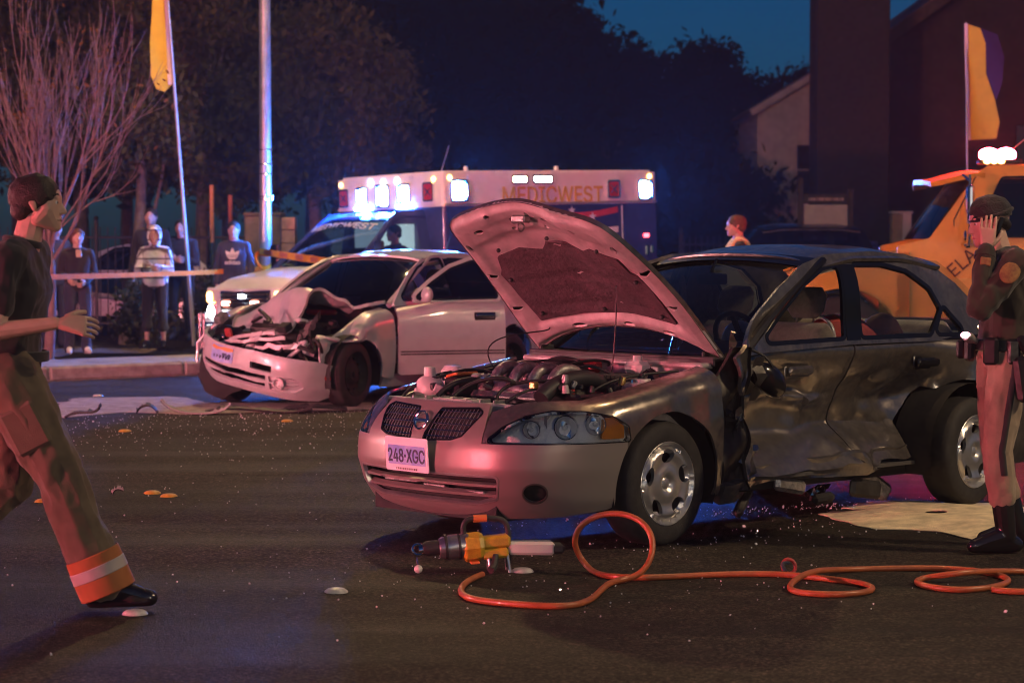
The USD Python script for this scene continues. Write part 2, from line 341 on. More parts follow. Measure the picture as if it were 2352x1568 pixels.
def make_wheel(par, name, c, sign, kind, R=.305, steer=0, W=.195):
    """tyre, rim and lugs as parts and sub-parts; c: centre of the outer face"""
    def put(m): return mv(mv(m, s=(1, 1, 1)) if sign > 0 else mv(m, rz=180), t=c, rz=0) if not steer else mv(mv(m, rz=(180 if sign < 0 else 0) + steer), t=c)
    w = W
    prof = [(R * .66, -.012), (R * .68, .0), (R * .76, .006), (R * .87, .004), (R * .945, -.006), (R * .985, -.022), (R, -.05), (R, -w + .05), (R * .97, -w + .012), (R * .86, -w), (R * .66, -w + .02)]
    ty = lathe(prof, 56, 'y')
    tread = [mv(lathe([(R + .002, -w * f - .004), (R - .006, -w * f), (R + .002, -w * f + .004)], 56, 'y')) for f in ()]
    tyre = part(par, name, put(ty), 'rubber', 40)
    r = R * .665
    disc = ellipse(r, r, n=24)
    if kind == 'alloy':
        holes = [affinity.rotate(ellipse(.034, .046, (r * .67, 0)), 90 + 72 * k, origin=(0, 0)) for k in range(5)]
        dish = lambda q: -.030 + .026 * ss(q, .0, .06) * (1 - ss(q, r * .80, r * .93)) + .036 * ss(q, r * .88, r) - .006 * np.cos(q * 60)
        mat, lug, lr = 'alloy', 4, .052
    else:
        holes = [affinity.rotate(ellipse(.012, .02, (r * .72, 0)), 36 * k, origin=(0, 0)) for k in range(10)]
        dish = lambda q: -.055 + .03 * ss(q, .10, .07) + .05 * ss(q, r * .85, r)
        mat, lug, lr = ('soot' if kind == 'steel' else 'alloy'), 4, .052
    pol = disc.difference(unary_union(holes))
    if kind != 'alloy': pol = disc.difference(unary_union(holes)) if kind == 'steel' else disc
    def lift(a, b):
        q = np.hypot(a, b); return np.stack([a, dish(q) + 0 * a, b], -1)
    face = panel(pol, lift, .017 if kind == 'alloy' else .024, .022, flip=True)
    part(tyre, 'rim', put(join(face, lathe([(r, .004), (r * .985, -.02), (r * .93, -.06), (r * .9, -w + .03)], 40, 'y'))), mat, 38)
    if kind in ('alloy', 'steel'):
        part(tyre, 'brake_disc', put(lathe([(.01, -.09), (r * .86, -.09), (r * .86, -.105), (.01, -.105)], 30, 'y')), 'dark_metal')
        for k in range(lug):
            a = PI / 4 + k * PI / 2
            part(tyre, 'lug_nut', put(mv(lathe([(.0001, .016), (.008, .014), (.0105, .0), (.0105, -.02)], 6, 'y'), (lr * math.cos(a), -.026 if kind == 'alloy' else -.04, lr * math.sin(a)))), 'chrome' if kind == 'steel' else 'cast_metal', False)
        part(tyre, 'centre_cap', put(mv(lathe([(.0001, .004), (.022, .002), (.029, -.003), (.03, -.012)], 20, 'y'), (0, -.014, 0))), mat)
    return tyre

def seat(par, x, y, name='seat', lab=None):
    s = part(par, name, join(cbox(.50, .48, .16, (x, y, .42), .05), mv(cbox(.15, .46, .60, (0, 0, .30), .06), (x - .27, y, .45), ry=-16)), 'seat_cloth', 50, lab)
    part(s, 'headrest', join(mv(cbox(.10, .26, .18, (0, 0, .72), .045), (x - .27, y, .45), ry=-16), rod((x - .44, y - .06, 1.0), (x - .46, y - .06, 1.10), .006), rod((x - .44, y + .06, 1.0), (x - .46, y + .06, 1.10), .006)), 'seat_cloth', 50)

def greenhouse(par, paint, G, outer, wins, xr, dent=None, signs=(1, -1), roofz=None, glass='car_glass', frame=.022, roof_w=.60, ws=None, broken=()):
    """pillars, window frames, side glass, roof, windscreen and rear window"""
    O = smooth_poly(outer, .02)
    for sg in signs:
        L = lambda x, z, o=0.0, sg=sg: np.stack([x, sg * (G(x, z) + o), z], -1)
        ws_ = [smooth_poly(w, .018) for w in wins]; D = dent if sg > 0 else None
        part(par, 'side_frame', panel(O.difference(unary_union([w.buffer(frame) for w in ws_])), L, .03, .03, flip=sg > 0, dent=D), paint, 40)
        for i, w in enumerate(ws_):
            ring = w.buffer(frame + .001).difference(w)
            part(par, 'window_frame', panel(ring, lambda x, z: L(x, z, .003), .025, .02, flip=sg > 0, dent=D), 'gloss_black', 40)
            if i not in broken or sg < 0:
                part(par, 'side_window', panel(w.buffer(.004), lambda x, z: L(x, z, -.012), .08, 0, flip=sg > 0, dent=D), glass, 40)
        if len(ws_) > 1:
            a, b = ws_[0], ws_[1]
            xb, xa = a.bounds[0], b.bounds[2]; z0, z1 = max(a.bounds[1], b.bounds[1]), min(a.bounds[3], b.bounds[3])
            part(par, 'centre_pillar', panel(sbox(xa + frame * .6, z0 - .02, xb - frame * .6, z1 + .015), lambda x, z: L(x, z, .005), .03, .02, flip=sg > 0, dent=D), 'gloss_black', 40)
    x0, x1 = xr
    zr = roofz
    Rp = Polygon([(x0 - .05 * (1 - (y / roof_w) ** 2) * -1, y) for y in np.linspace(-roof_w, roof_w, 13)] + [(x1 - .04 * (1 - (y / roof_w) ** 2), y) for y in np.linspace(roof_w, -roof_w, 13)])
    part(par, 'roof', panel(Rp, lambda x, y: np.stack([x, y, zr(x, y)], -1), .05, .02), paint, 40)
    part(par, 'headliner', panel(Rp.buffer(-.01), lambda x, y: np.stack([x, y, zr(x, y) - .045], -1), .12, 0), 'headliner', 40)

def ruled(base, top, n=14, k=8, bulge=0.0, out=(1, 0, .5)):
    base, top = np.asarray(base, float), np.asarray(top, float)
    b = CubicSpline(np.linspace(0, 1, len(base)), base)(np.linspace(0, 1, n)); t = CubicSpline(np.linspace(0, 1, len(top)), top)(np.linspace(0, 1, n))
    V = []; out = np.array(out) / np.linalg.norm(out)
    for j in range(k + 1):
        f = j / k; s = b * (1 - f) + t * f + out * bulge * 4 * f * (1 - f); V.append(s)
    V = np.vstack(V); F = []
    for j in range(k):
        for i in range(n - 1):
            a = j * n + i; F += [(a, a + 1, a + n + 1), (a, a + n + 1, a + n)]
    return tm(V, F)
# ---------------------------------------------------------------- the crashed taupe saloon in the foreground
def build_taupe():
    T = thing('saloon_car', 'crashed taupe saloon with raised hood and caved-in driver side', 'car', (.204, 11.58, 0), 223)
    zf = lambda x: np.minimum(.79 - .16 * x, .955)
    B = Body([(.93, 0), (.915, .25), (.86, .48), (.75, .65), (.58, .765), (.38, .825), (0, .85), (-.6, .857), (-1.4, .86), (-2.2, .855), (-2.8, .83), (-3.2, .79), (-3.45, .68), (-3.57, .40), (-3.6, 0)],
             ([.17, .25, .4, .6, .75, .95, 1.2], [.07, .03, .008, 0, .012, .055, .1]),
             ([.14, .20, .28, .40, .50, .56, .62, .70, .80], [.15, .085, .035, 0, .006, .025, .065, .135, .25]),
             ([.17, .3, .5, .7, .95], [.1, .03, 0, .02, .08]), zf)
    TA, TB = tin(5, 26, (-2.6, -.5), (.15, .75), 1.6), tin(8, 110, (-2.6, -.5), (.15, .95), 1.4)
    def dent(V):
        V = V.copy(); x, z = V[:, 0], V[:, 2]; on = ss(-x, .42, .75) * ss(V[:, 1], .2, .5)
        A = np.interp(z, [.16, .27, .48, .62, .97, 1.2], [.08, .12, .36, .35, .10, .06]) * ss(-x, .42, .85) * ss(-x, 2.75, 2.1); low = ss(z, .86, .60) * .8 + .2
        A -= .05 * np.exp(-((z - .645 - .03 * np.sin(x * 5)) / .03) ** 2) * ss(-x, .5, .8) * ss(-x, 1.75, 1.4)
        tA, tB = tin_at(TA, x, z), tin_at(TB, x, z)
        q = np.stack([x * 2.6 + z * 1.1, V[:, 1] * 0, z * 4.6 - x * .8], -1); r = 1 - 2.6 * np.abs(meshkit.fbm(q, 2, 5) - .5)
        A += .13 * (tA - .5) * low + .05 * (tB - .5) * low + .012 * (meshkit.noise(q * 2.2, 9) - .5) * low
        V[:, 1] -= A * on; V[:, 2] += .05 * on * low * (tB - .45)
        return V
    def dimple(V):
        V = V.copy(); d = (V[:, 0] + .16) ** 2 / .012 + (V[:, 2] - .70) ** 2 / .018
        V[:, 1] -= .022 * np.exp(-d) * (V[:, 1] > 0); V[:, 1] -= .03 * ss(-V[:, 0], .25, .42) * (V[:, 1] > 0)
        V[:, 1] -= .01 * (meshkit.noise(V * 7, 2) - .5) * ss(-V[:, 0], -.3, .3); return V
    S = lambda u, z: B.S(u, z)
    U1 = B.x2u(.30); arch = [Point(B.x2u(0) * s, .30).buffer(.358, 24) for s in (1, -1)]
    hl = smooth_poly([(.44, .532), (.52, .600), (.64, .652), (.80, .682), (.96, .680), (1.10, .650), (1.19, .60), (1.205, .532)], .012)
    hls = [hl, affinity.scale(hl, -1, 1, origin=(0, 0))]
    top = [(.40, .705), (.425, .60), (.425, .526), (U1, .526), (U1, .235), (1.1, .205), (.85, .175), (.5, .160), (0, .155)]
    fas = Polygon(top + [(-u, z) for u, z in top[::-1]])
    low = smooth_poly([(-.52, .37), (.52, .37), (.50, .262), (.38, .235), (-.38, .235), (-.50, .262)], .02)
    fog = [ellipse(.062, .047, (s * .70, .292)) for s in (1, -1)]
    gr = smooth_poly([(.085, .672), (.335, .682), (.375, .665), (.30, .560), (.24, .542), (.05, .530)], .008); grs = [gr, affinity.scale(gr, -1, 1, origin=(0, 0))]
    fpoly = fas.difference(unary_union([low, *fog, *[g.buffer(.006) for g in grs], *arch]))
    fp = part(T, 'front_bumper', panel(fpoly, S, .025, .02), 'bumper_paint', 45)
    # lower opening with its bars
    bars = [LineString([(-.51, z), (.51, z)]).buffer(.0065, cap_style=2) for z in (.278, .325)]
    for b in bars: part(fp, 'lower_grille_bar', panel(b, lambda u, z: B.S(u, z) - np.array([.012, 0, 0]), .03, .03), 'bumper_paint', 45)
    part(fp, 'lower_grille_trim', panel(low.buffer(.007).difference(low.buffer(-.004)), lambda u, z: B.S(u, z) + np.array([.004, 0, 0]), .025, .02), 'alloy', 45)
    part(fp, 'lower_intake', panel(low.buffer(.02), lambda u, z: B.S(u, z) - np.array([.10, 0, 0]), .06, 0), 'soot')
    for k, (y, w, z) in enumerate([(.05, .16, .30), (.30, .22, .29), (-.2, .25, .31)]): part(fp, 'intake_bracket', cbox(.03, w, .016, (.83, y, z), .004), 'cast_metal')
    for f, s in zip(fog, (1, -1)):
        part(fp, 'fog_lamp_recess', panel(f.buffer(.006), lambda u, z: B.S(u, z) - np.array([.035, .02 * s, 0]), .02, 0), 'dark_metal', 45)
        part(fp, 'fog_lamp_bezel', panel(f.buffer(.005).difference(f.buffer(-.003)), lambda u, z: B.S(u, z) + .002, .012, .012), 'taupe_paint', 45)
    gp = part(T, 'grille', panel(unary_union([g.buffer(.012) for g in grs]), lambda u, z: B.S(u, z) - np.array([.03, 0, 0]), .04, 0), 'soot')
    for g, s in zip(grs, (1, -1)):
        for z in np.linspace(.548, .664, 5):
            l = LineString([(0, z), (s * .5, z)]).intersection(g)
            if l.is_empty: continue
            (a, _), (b, _) = l.coords[0], l.coords[-1]; uu = np.linspace(a, b, 9)
            part(gp, 'grille_bar', tube(B.S(uu, np.full(9, z)) - np.array([.004, 0, 0]), .0032, 6), 'chrome')
        for u in np.linspace(.075, .37, 13):
            l = LineString([(s * (u - .012), .5), (s * (u + .012), .72)]).intersection(g)
            if l.is_empty: continue
            c = np.array(l.coords); part(gp, 'grille_rib', tube(B.S(np.linspace(c[0, 0], c[-1, 0], 4), np.linspace(c[0, 1], c[-1, 1], 4)) - np.array([.006, 0, 0]), .0022, 5), 'cast_metal')
        part(gp, 'grille_surround', panel(g.buffer(.008).difference(g), lambda u, z: B.S(u, z) + np.array([.003, 0, 0]), .02, .02), 'gloss_black')
    e0 = B.S(np.array([0.0]), np.array([.615]))[0]
    ring = mv(trimesh.creation.torus(.044, .0075, 28, 8), ry=72); em = join(ring, mv(cbox(.012, .112, .021, b=.004), ry=-18))
    part(gp, 'round_badge', mv(em, e0 + np.array([.012, 0, 0])), 'chrome', 40)
    # licence plate
    zc, yc = .452, -.02; xc = B.S(np.array([.0]), np.array([.45]))[0, 0] + .028
    Rp = [(0, 1, 0), (0.07, 0, 1), (1, 0, 0)]
    pl = part(T, 'licence_plate', orient(extr(rrect(.318, .166, .012), .004), Rp, (xc, yc, zc)), 'plate_white', False, 'white framed blue and white licence plate')
    part(pl, 'plate_face', orient(extr(rrect(.272, .094, .006), .002), Rp, (xc + .0042, yc, zc - .004)), 'plate_blue', False)
    part(pl, 'plate_number', orient(mv(text('248·XGC', .062, .0015, True), s=(.74, 1, 1)), Rp, (xc + .0064, yc, zc - .006)), 'plate_ink', False)
    part(pl, 'frame_slogan', orient(join(*[box(0.009 * (.6 + .4 * (q % 3 > 0)), 0.01, 0.001, ((q - 4) * 0.013, 0, 0.0005)) for q in range(9)]), Rp, (xc + .0043, yc, zc + .066)), 'plate_orange', False)
    part(pl, 'frame_lettering', orient(join(*[box(0.009 * (.6 + .4 * (q % 3 > 0)), 0.01, 0.001, ((q - 5.5) * 0.0135, 0, 0.0005)) for q in range(12)]), Rp, (xc + .0043, yc, zc - .070)), 'cast_metal', False)
    # headlamps
    for h, s in zip(hls, (1, -1)):
        hp = part(T, 'headlamp', panel(h.buffer(.004), lambda u, z: B.S(u, z) - np.array([.07, .045 * s, 0]), .03, .012), 'reflector', 45)
        part(hp, 'lens', panel(h, S, .025, .02), 'lens_cover', 60)
        part(hp, 'lamp_seal', panel(h.buffer(.007).difference(h.buffer(.001)), lambda u, z: B.S(u, z) - np.array([.003, 0, 0]), .02, .02), 'gloss_black', 45)
        for u, z, r in ((.66, .592, .043), (.835, .602, .058), (.985, .615, .052)):
            c = B.S(np.array([u * s]), np.array([z]))[0]; n = np.array([.86, .5 * s, 0]) / .995
            m = lathe([(.012, -.045), (r * .6, -.03), (r * .93, .0), (r, .0), (r, -.02)], 26); m = orient(m, [(-n[1], n[0], 0), (0, 0, 1), n], c - n * .035 - np.array([.012, 0, 0]))
            part(hp, 'lamp_bowl', m, 'chrome', 40); part(hp, 'bulb', ball(.012, c - n * .062), 'clear_plastic')
        am = smooth_poly([(1.04, .545), (1.05, .648), (1.10, .645), (1.165, .605), (1.17, .545)], .008); am = am if s > 0 else affinity.scale(am, -1, 1, origin=(0, 0))
        part(hp, 'turn_signal', panel(am, lambda u, z: B.S(u, z) - np.array([.008, .012 * s, 0]), .02, .02), 'amber_lens', 45)
    # wings
    ft = [(B.x2u(x), zf(x) + .085) for x in (-.38, -.2, 0, .2, .4)] + [(1.0, .775), (.75, .735), (.55, .705), (.43, .67)]
    fen = Polygon([(B.x2u(-.40), .22)] + [(B.x2u(-.395), .6)] + ft + [(.43, .53), (U1, .53), (U1, .22)])
    fen = fen.difference(unary_union([hl.buffer(.008), arch[0]])); fen = max(fen.geoms, key=lambda g: g.area) if hasattr(fen, 'geoms') else fen
    part(T, 'front_wing', panel(fen, S, .03, .015, dent=dimple), 'taupe_paint', 45, 'dimpled wing over the near front wheel')
    fr = affinity.scale(fen, -1, 1, origin=(0, 0)); part(T, 'front_wing', panel(fr, S, .035, .015), 'taupe_paint', 45)
    for s in (1, -1): part(T, 'wheel_arch_liner', mv(lathe([(.365, 0), (.365, -.26)], 30, 'y').slice_plane((0, 0, -.12), (0, 0, 1)), (0, (.80 if s > 0 else -.54), .30)), 'soot')
    # doors, sill, quarter panels
    rarch = [Point(s * B.x2u(-2.535), .31).buffer(.372, 24) for s in (1, -1)]
    for s in (1, -1):
        D = dent if s > 0 else None; sc = (lambda g: g) if s > 0 else (lambda g: affinity.scale(g, -1, 1, origin=(0, 0)))
        d1 = smooth_poly([(B.x2u(-.60), .27), (B.x2u(-.58), .6), (B.x2u(-.64), .96), (B.x2u(-1.63), .965), (B.x2u(-1.63), .28)], .02)
        fd = part(T, 'front_door', panel(sc(d1), S, .024 if s > 0 else .05, .02, dent=D), 'taupe_paint', 20 if s > 0 else 45, 'crushed driver door' if s > 0 else None)
        d2 = smooth_poly([(B.x2u(-1.645), .28), (B.x2u(-1.645), .965), (B.x2u(-2.70), .965), (B.x2u(-2.72), .80), (B.x2u(-2.2), .28)], .02).difference(rarch[0].buffer(.02))
        rd = part(T, 'rear_door', panel(sc(d2), S, .024 if s > 0 else .05, .02, dent=D), 'taupe_paint', 20 if s > 0 else 45, 'crumpled rear door' if s > 0 else None)
        if s > 0:
            for dd, x0 in ((fd, -1.20), (rd, -2.28)):
                q = dent(np.array([B.xz(x0, .805)]))[0]
                part(dd, 'door_handle', mv(join(mv(cbox(.20, .030, .05, b=.014), (0, .028, 0)), cbox(.20, .012, .075, b=.01)), q), 'taupe_paint' if dd == fd else 'gloss_black', 40)
            for dd, xa, xb in ((fd, -.66, -1.62), (rd, -1.66, -2.66)):
                st = LineString([(xa, .945), (xb, .955)]).buffer(.011, cap_style=2)
                part(dd, 'belt_moulding', panel(Polygon([(B.x2u(x), z) for x, z in st.exterior.coords]), lambda u, z: B.S(u, z) + np.array([0, .004, .004]), .03, .012, dent=dent), 'gloss_black', 40)
        si = Polygon([(B.x2u(-.42), .165), (B.x2u(-.42), .262), (B.x2u(-2.18), .27), (B.x2u(-2.18), .17)])
        part(T, 'sill', panel(sc(si), lambda u, z: B.S(u, z) - np.array([0, .015 * s, 0]), .03, .05, dent=(lambda V: dent(V) + np.stack([0 * V[:, 0], -.03 * ss(-V[:, 0], .5, .9), .07 * ss(-V[:, 0], .45, 1.0)], -1)) if s > 0 else None), 'taupe_paint', 25)
        qp = Polygon([(B.x2u(-2.10), .20), (B.x2u(-2.71), .79), (B.x2u(-2.71), 1.03), (B.x2u(-3.1), 1.03), (B.x2u(-3.44), 1.0), (B.x2u(-3.44), .5), (B.x2u(-3.1), .5), (B.x2u(-3.1), .2)]).difference(rarch[0])
        qp = max(qp.geoms, key=lambda g: g.area) if hasattr(qp, 'geoms') else qp
        part(T, 'quarter_panel', panel(sc(qp), S, .04, .02, dent=(lambda V: V + np.stack([0 * V[:, 0], -.05 * ss(-V[:, 0], 2.9, 2.5) * ss(V[:, 2], .5, .8), 0 * V[:, 0]], -1)) if s > 0 else None), 'taupe_paint', 45)
        part(T, 'rear_arch_liner', mv(lathe([(.38, 0), (.38, -.26)], 30, 'y').slice_plane((0, 0, -.12), (0, 0, 1)), (-2.535, (.78 if s > 0 else -.52), .31)), 'soot')
    part(T, 'rear_bumper', panel(Polygon([(B.x2u(-3.1), .2), (B.x2u(-3.1), .5), (B.U, .5), (B.U, .2)]), S, .06, .02), 'taupe_paint')
    tl = Polygon([(B.x2u(-3.3), .62), (B.x2u(-3.3), .84), (B.U - .35, .84), (B.U - .35, .62)])
    part(T, 'tail_lamp', panel(tl, lambda u, z: B.S(u, z) + .004, .05, .02), 'red_lens')
    part(T, 'boot_lid', join(panel(Polygon([(-3.05, -.62), (-3.05, .62), (-3.5, .60), (-3.5, -.60)]), lambda x, y: np.stack([x, y, 1.03 - .04 * (y / .6) ** 2 - .05 * ss(-x, 3.2, 3.5)], -1), .08, .02), panel(sbox(-.58, .5, .58, .98), lambda y, z: np.stack([-3.53 + .1 * (z - .5) ** 2, y, z], -1), .1, .02)), 'taupe_paint')
    # torn sheet metal in the gap behind the wing
    R = np.random.default_rng(3)
    for k in range(11):
        z0, z1 = sorted(R.uniform(.2, .92, 2)); z1 = max(z1, z0 + .22); x = -.46 - .015 * k + R.uniform(-.02, .02); n = 9
        zz = np.linspace(z0, z1, n); w = R.uniform(.02, .055); yy = .80 + R.uniform(-.07, .02) + R.normal(0, .016, n).cumsum() * .8; xx = x + R.normal(0, .014, n).cumsum() * .6
        V = np.vstack([np.stack([xx, yy, zz], -1), np.stack([xx - w * (1 + .5 * R.normal(size=n)), yy - R.uniform(-.03, .05), zz + R.normal(0, .012, n)], -1)])
        F = [f for i in range(n - 1) for f in ((i, i + 1, n + i), (i + 1, n + i + 1, n + i))]
        part(T, 'torn_strip', tm(V, F), ['taupe_paint', 'dark_metal', 'taupe_paint', 'soot'][k % 4], 25)
    hp = panel(smooth_poly([(-.40, .22), (-.40, .80), (-.52, .95), (-.66, .95), (-.60, .6), (-.62, .22)], .01), lambda x, z: np.stack([x, .77 + .03 * np.sin(z * 19 + x * 13) * ss(z, .9, .7) - .03 * (z - .5), z], -1), .03, .02)
    part(T, 'hinge_pillar', hp, 'dark_metal', 25)
    part(T, 'wing_bracket', panel(smooth_poly([(-.52, .70), (-.47, .90), (-.56, .97), (-.67, .94), (-.61, .80)], .008), lambda x, z: np.stack([x, .825 - .10 * ss(-x, .5, .68) + .01 * np.sin(z * 40), z], -1), .02, .02), 'taupe_paint', 25, 'bent flap of sheet metal at the foot of the windscreen pillar')
    # greenhouse
    def G(x, z): return .765 - .30 * (z - .93) - .25 * (z - .93) ** 2 - .05 * ss(-x, 2.2, 2.75)
    outer = [(-.60, .90), (-.82, 1.085), (-1.05, 1.25), (-1.28, 1.365), (-1.5, 1.415), (-1.9, 1.432), (-2.2, 1.415), (-2.42, 1.36), (-2.62, 1.25), (-2.80, 1.08), (-2.92, .97), (-2.9, .93), (-1.6, .93)]
    wins = [[(-.90, .965), (-1.04, 1.09), (-1.24, 1.24), (-1.42, 1.325), (-1.56, 1.35), (-1.55, .975)],
            [(-1.71, .975), (-1.70, 1.352), (-1.95, 1.35), (-2.15, 1.312), (-2.33, 1.215), (-2.40, 1.11), (-2.29, .975)],
            [(-2.435, 1.115), (-2.56, .995), (-2.55, .975), (-2.345, .975)]]
    zr = lambda x, y: 1.425 + .045 * (1 - (y / .6) ** 2) - .05 * ss(-x, 1.75, 1.35) - .05 * ss(-x, 2.05, 2.5) - .03 * np.abs(y / .6) ** 6
    dg = lambda V: V - np.stack([0 * V[:, 0], .10 * ss(-V[:, 0], .55, .9) * ss(-V[:, 0], 2.75, 2.1) * ss(V[:, 2], 1.36, .93), 0 * V[:, 0]], -1)
    greenhouse(T, 'taupe_paint', G, outer, wins, (-1.40, -2.48), dent=dg, roofz=zr, roof_w=.60, broken=(0,))
    ws = ruled([(-.68, -.69, .905), (-.56, -.4, .905), (-.52, 0, .905), (-.56, .4, .905), (-.68, .69, .905)], [(-1.46, -.575, 1.375), (-1.42, -.3, 1.405), (-1.40, 0, 1.413), (-1.42, .3, 1.405), (-1.46, .575, 1.375)], 15, 8, .03)
    part(T, 'windscreen', ws, 'car_glass', 60)
    for s in (1, -1): part(T, 'windscreen_band', tube([(-.68, s * .70, .91), (-1.05, s * .645, 1.16), (-1.46, s * .585, 1.385)], [.03, .022, .02], 6, 4), 'gloss_black')
    part(T, 'windscreen_header', ruled([(-1.335, -.58, 1.345), (-1.30, 0, 1.385), (-1.335, .58, 1.345)], [(-1.46, -.58, 1.39), (-1.415, 0, 1.425), (-1.46, .58, 1.39)], 13, 2, .006), 'gloss_black')
    part(T, 'rear_window', ruled([(-3.02, -.63, .99), (-3.08, 0, 1.01), (-3.02, .63, .99)], [(-2.5, -.56, 1.375), (-2.52, 0, 1.40), (-2.5, .56, 1.375)], 12, 6, .03, (-1, 0, .6)), 'car_glass', 60)
    for y0, y1, zz in ((.30, -.28, .0), (-.30, -.62, .02)):
        part(T, 'wiper', tube([(-.56, y0, .90), (-.72, y0 - .1, 1.02), (-.86, (y0 + y1) / 2 + .12, 1.115)], .008, 6, 4), 'gloss_black')
    # mirror knocked off and hanging on the door
    mm = join(ball(1, (0, 0, 0), (.115, .055, .075), 3), mv(cbox(.16, .02, .11, b=.03), (0, -.045, 0)))
    part(T, 'door_mirror', mv(mm, (-.80, .775, .775), ry=-38, rz=-8), 'gloss_black', 50, 'black mirror hanging loose on the driver door')
    part(T, 'mirror_cable', tube([(-.70, .74, .93), (-.76, .80, .88), (-.80, .80, .80)], .008, 6, 4), 'wire_black')
    # cabin
    part(T, 'cabin_tub', join(box(2.7, 1.34, .02, (-1.75, 0, .26)), box(2.3, .02, .66, (-1.75, -.70, .58)), box(.02, 1.3, .6, (-3.02, 0, .6)), box(1.1, 1.34, .02, (-2.95, 0, .95))), 'dash_grey')
    part(T, 'inner_side', box(2.2, .02, .62, (-1.7, .36, .55)), 'soot')
    ds = part(T, 'dashboard', join(mv(cbox(.42, 1.30, .22, b=.08), (-.78, 0, .80)), cbox(.25, .5, .12, (-.90, .36, .90), .05)), 'dash_grey', 50)
    part(ds, 'steering_wheel', mv(join(trimesh.creation.torus(.175, .015, 26, 8), box(.33, .03, .015), ball(.06, sc=(1, 1, .5)), rod((0, 0, 0), (0, 0, -.22), .025)), (-1.06, .36, .95), ry=-62), 'gloss_black', 50)
    part(T, 'airbag', mv(ball(1, sc=(.05, .16, .20), sub=3), (-1.11, .33, .87), ry=12), 'bottle_white', 60, 'deflated white airbag hanging from the steering wheel')
    part(T, 'rear_view_mirror', join(cbox(.02, .22, .06, (-1.22, 0, 1.28), .01), rod((-1.20, 0, 1.30), (-1.26, 0, 1.39), .008)), 'gloss_black')
    seat(T, -1.36, -.36); seat(T, -1.42, .12, lab='driver seat pushed inwards')
    part(T, 'rear_bench', join(cbox(.50, 1.0, .18, (-2.25, -.16, .45), .05), mv(cbox(.16, 1.15, .58, (0, 0, .28), .06), (-2.56, -.07, .48), ry=-18)), 'seat_cloth', 50)
    part(T, 'seat_belt', tube([(-1.62, -.60, 1.28), (-1.55, -.52, 1.05), (-1.50, -.50, .86), (-1.44, -.42, .72)], [.022, .016, .02, .02], 5, 5), 'headliner', label='slack belt hanging from the far centre pillar')
    # wheels
    for x, s, st in ((0, 1, 0), (0, -1, 0), (-2.535, 1, 0), (-2.535, -1, 0)):
        make_wheel(T, 'wheel', (x, s * .815, .305), s, 'alloy', steer=(4 if x == 0 else 5 if s > 0 else 0))
    # underside
    part(T, 'underbody', join(box(3.9, 1.2, .06, (-1.3, 0, .22)), box(.9, .9, .14, (.35, 0, .22))), 'soot')
    for k in range(6):
        x = -.55 - .3 * k; part(T, 'hanging_scrap', mv(cbox(R.uniform(.1, .3), .05, R.uniform(.05, .12), b=.02), (x, R.uniform(.45, .66), R.uniform(.10, .2)), ry=R.uniform(-40, 40), rz=R.uniform(-30, 30)), ['soot', 'dark_metal', 'cast_metal'][k % 3])
    # engine bay
    part(T, 'firewall', join(panel(sbox(-.66, .45, .66, .845), lambda y, z: np.stack([-.40 - .02 * np.sin(y * 7) * 0 - .06 * (z - .45), y, z], -1), .08, .02), cbox(.10, 1.32, .03, (-.46, 0, .855), .01)), 'taupe_inner')
    part(T, 'cowl_tray', join(cbox(.18, 1.36, .02, (-.57, 0, .885), .006), cbox(.02, 1.36, .05, (-.49, 0, .875), .006)), 'black_plastic')
    for s in (1, -1):
        part(T, 'inner_wing', panel(Polygon([(-.42, .4), (-.42, .84), (0, .775), (.45, .70), (.62, .66), (.62, .4)]), lambda x, z: np.stack([x, s * (.66 - .07 * ss(x, .2, .6)) + 0 * z, z], -1), .06, .02), 'taupe_inner')
        part(T, 'strut_tower', mv(lathe([(.001, .80), (.045, .80), (.05, .785), (.09, .78), (.10, .76), (.12, .5)], 20), (-.10, s * .54, 0)), 'taupe_inner')
        for k in range(3): part(T, 'strut_bolt', mv(lathe([(.001, .02), (.009, .02), (.011, 0)], 6), (-.10 + .065 * math.cos(k * 2.1), s * .54 + .065 * math.sin(k * 2.1), .778)), 'chrome', False)
    part(T, 'engine_block', cbox(.46, .66, .36, (.08, -.02, .53), .03), 'dark_metal')
    vc = part(T, 'valve_cover', join(cbox(.20, .52, .09, (-.02, -.02, .765), .025), *[cbox(.22, .02, .095, (-.02, y, .766), .008) for y in np.linspace(-.26, .22, 5)]), 'cast_metal')
    part(vc, 'oil_cap', mv(lathe([(.001, .04), (.026, .04), (.03, .03), (.03, 0)], 12), (-.02, .16, .81)), 'gloss_black', 30)
    pn = part(T, 'intake_plenum', join(tube([(.20, -.30, .72), (.20, .24, .72)], .05, 12), cbox(.07, .52, .05, (.28, -.03, .70), .02)), 'cast_metal', 40)
    for y in (-.24, -.10, .04, .18): part(pn, 'intake_runner', tube([(.18, y, .74), (.13, y, .825), (.04, y, .835), (-.03, y, .79)], .030, 10, 5), 'cast_metal', 40)
    for y in (-.2, 0, .16): part(vc, 'ignition_lead', tube([(-.04, y, .81), (-.06, y + .02, .85), (-.12, y + .1, .83), (-.2, y + .2, .78)], .008, 6, 5), 'wire_black')
    rs = part(T, 'radiator_support', join(cbox(.06, 1.06, .05, (.66, 0, .675), .012), cbox(.12, .30, .012, (.62, .0, .703), .004)), 'taupe_inner')
    for y in np.linspace(-.3, .3, 7): part(rs, 'support_tab', cbox(.07, .012, .022, (.645, y, .706), .003), 'cast_metal')
    part(T, 'radiator', cbox(.05, .72, .36, (.58, 0, .48), .01), 'soot')
    part(T, 'coolant_bottle', mv(join(ball(1, sc=(.075, .085, .075), sub=3), lathe([(.001, .115), (.028, .112), (.03, .10), (.03, .05)], 16)), (.42, -.47, .725)), 'bottle_white', 50)
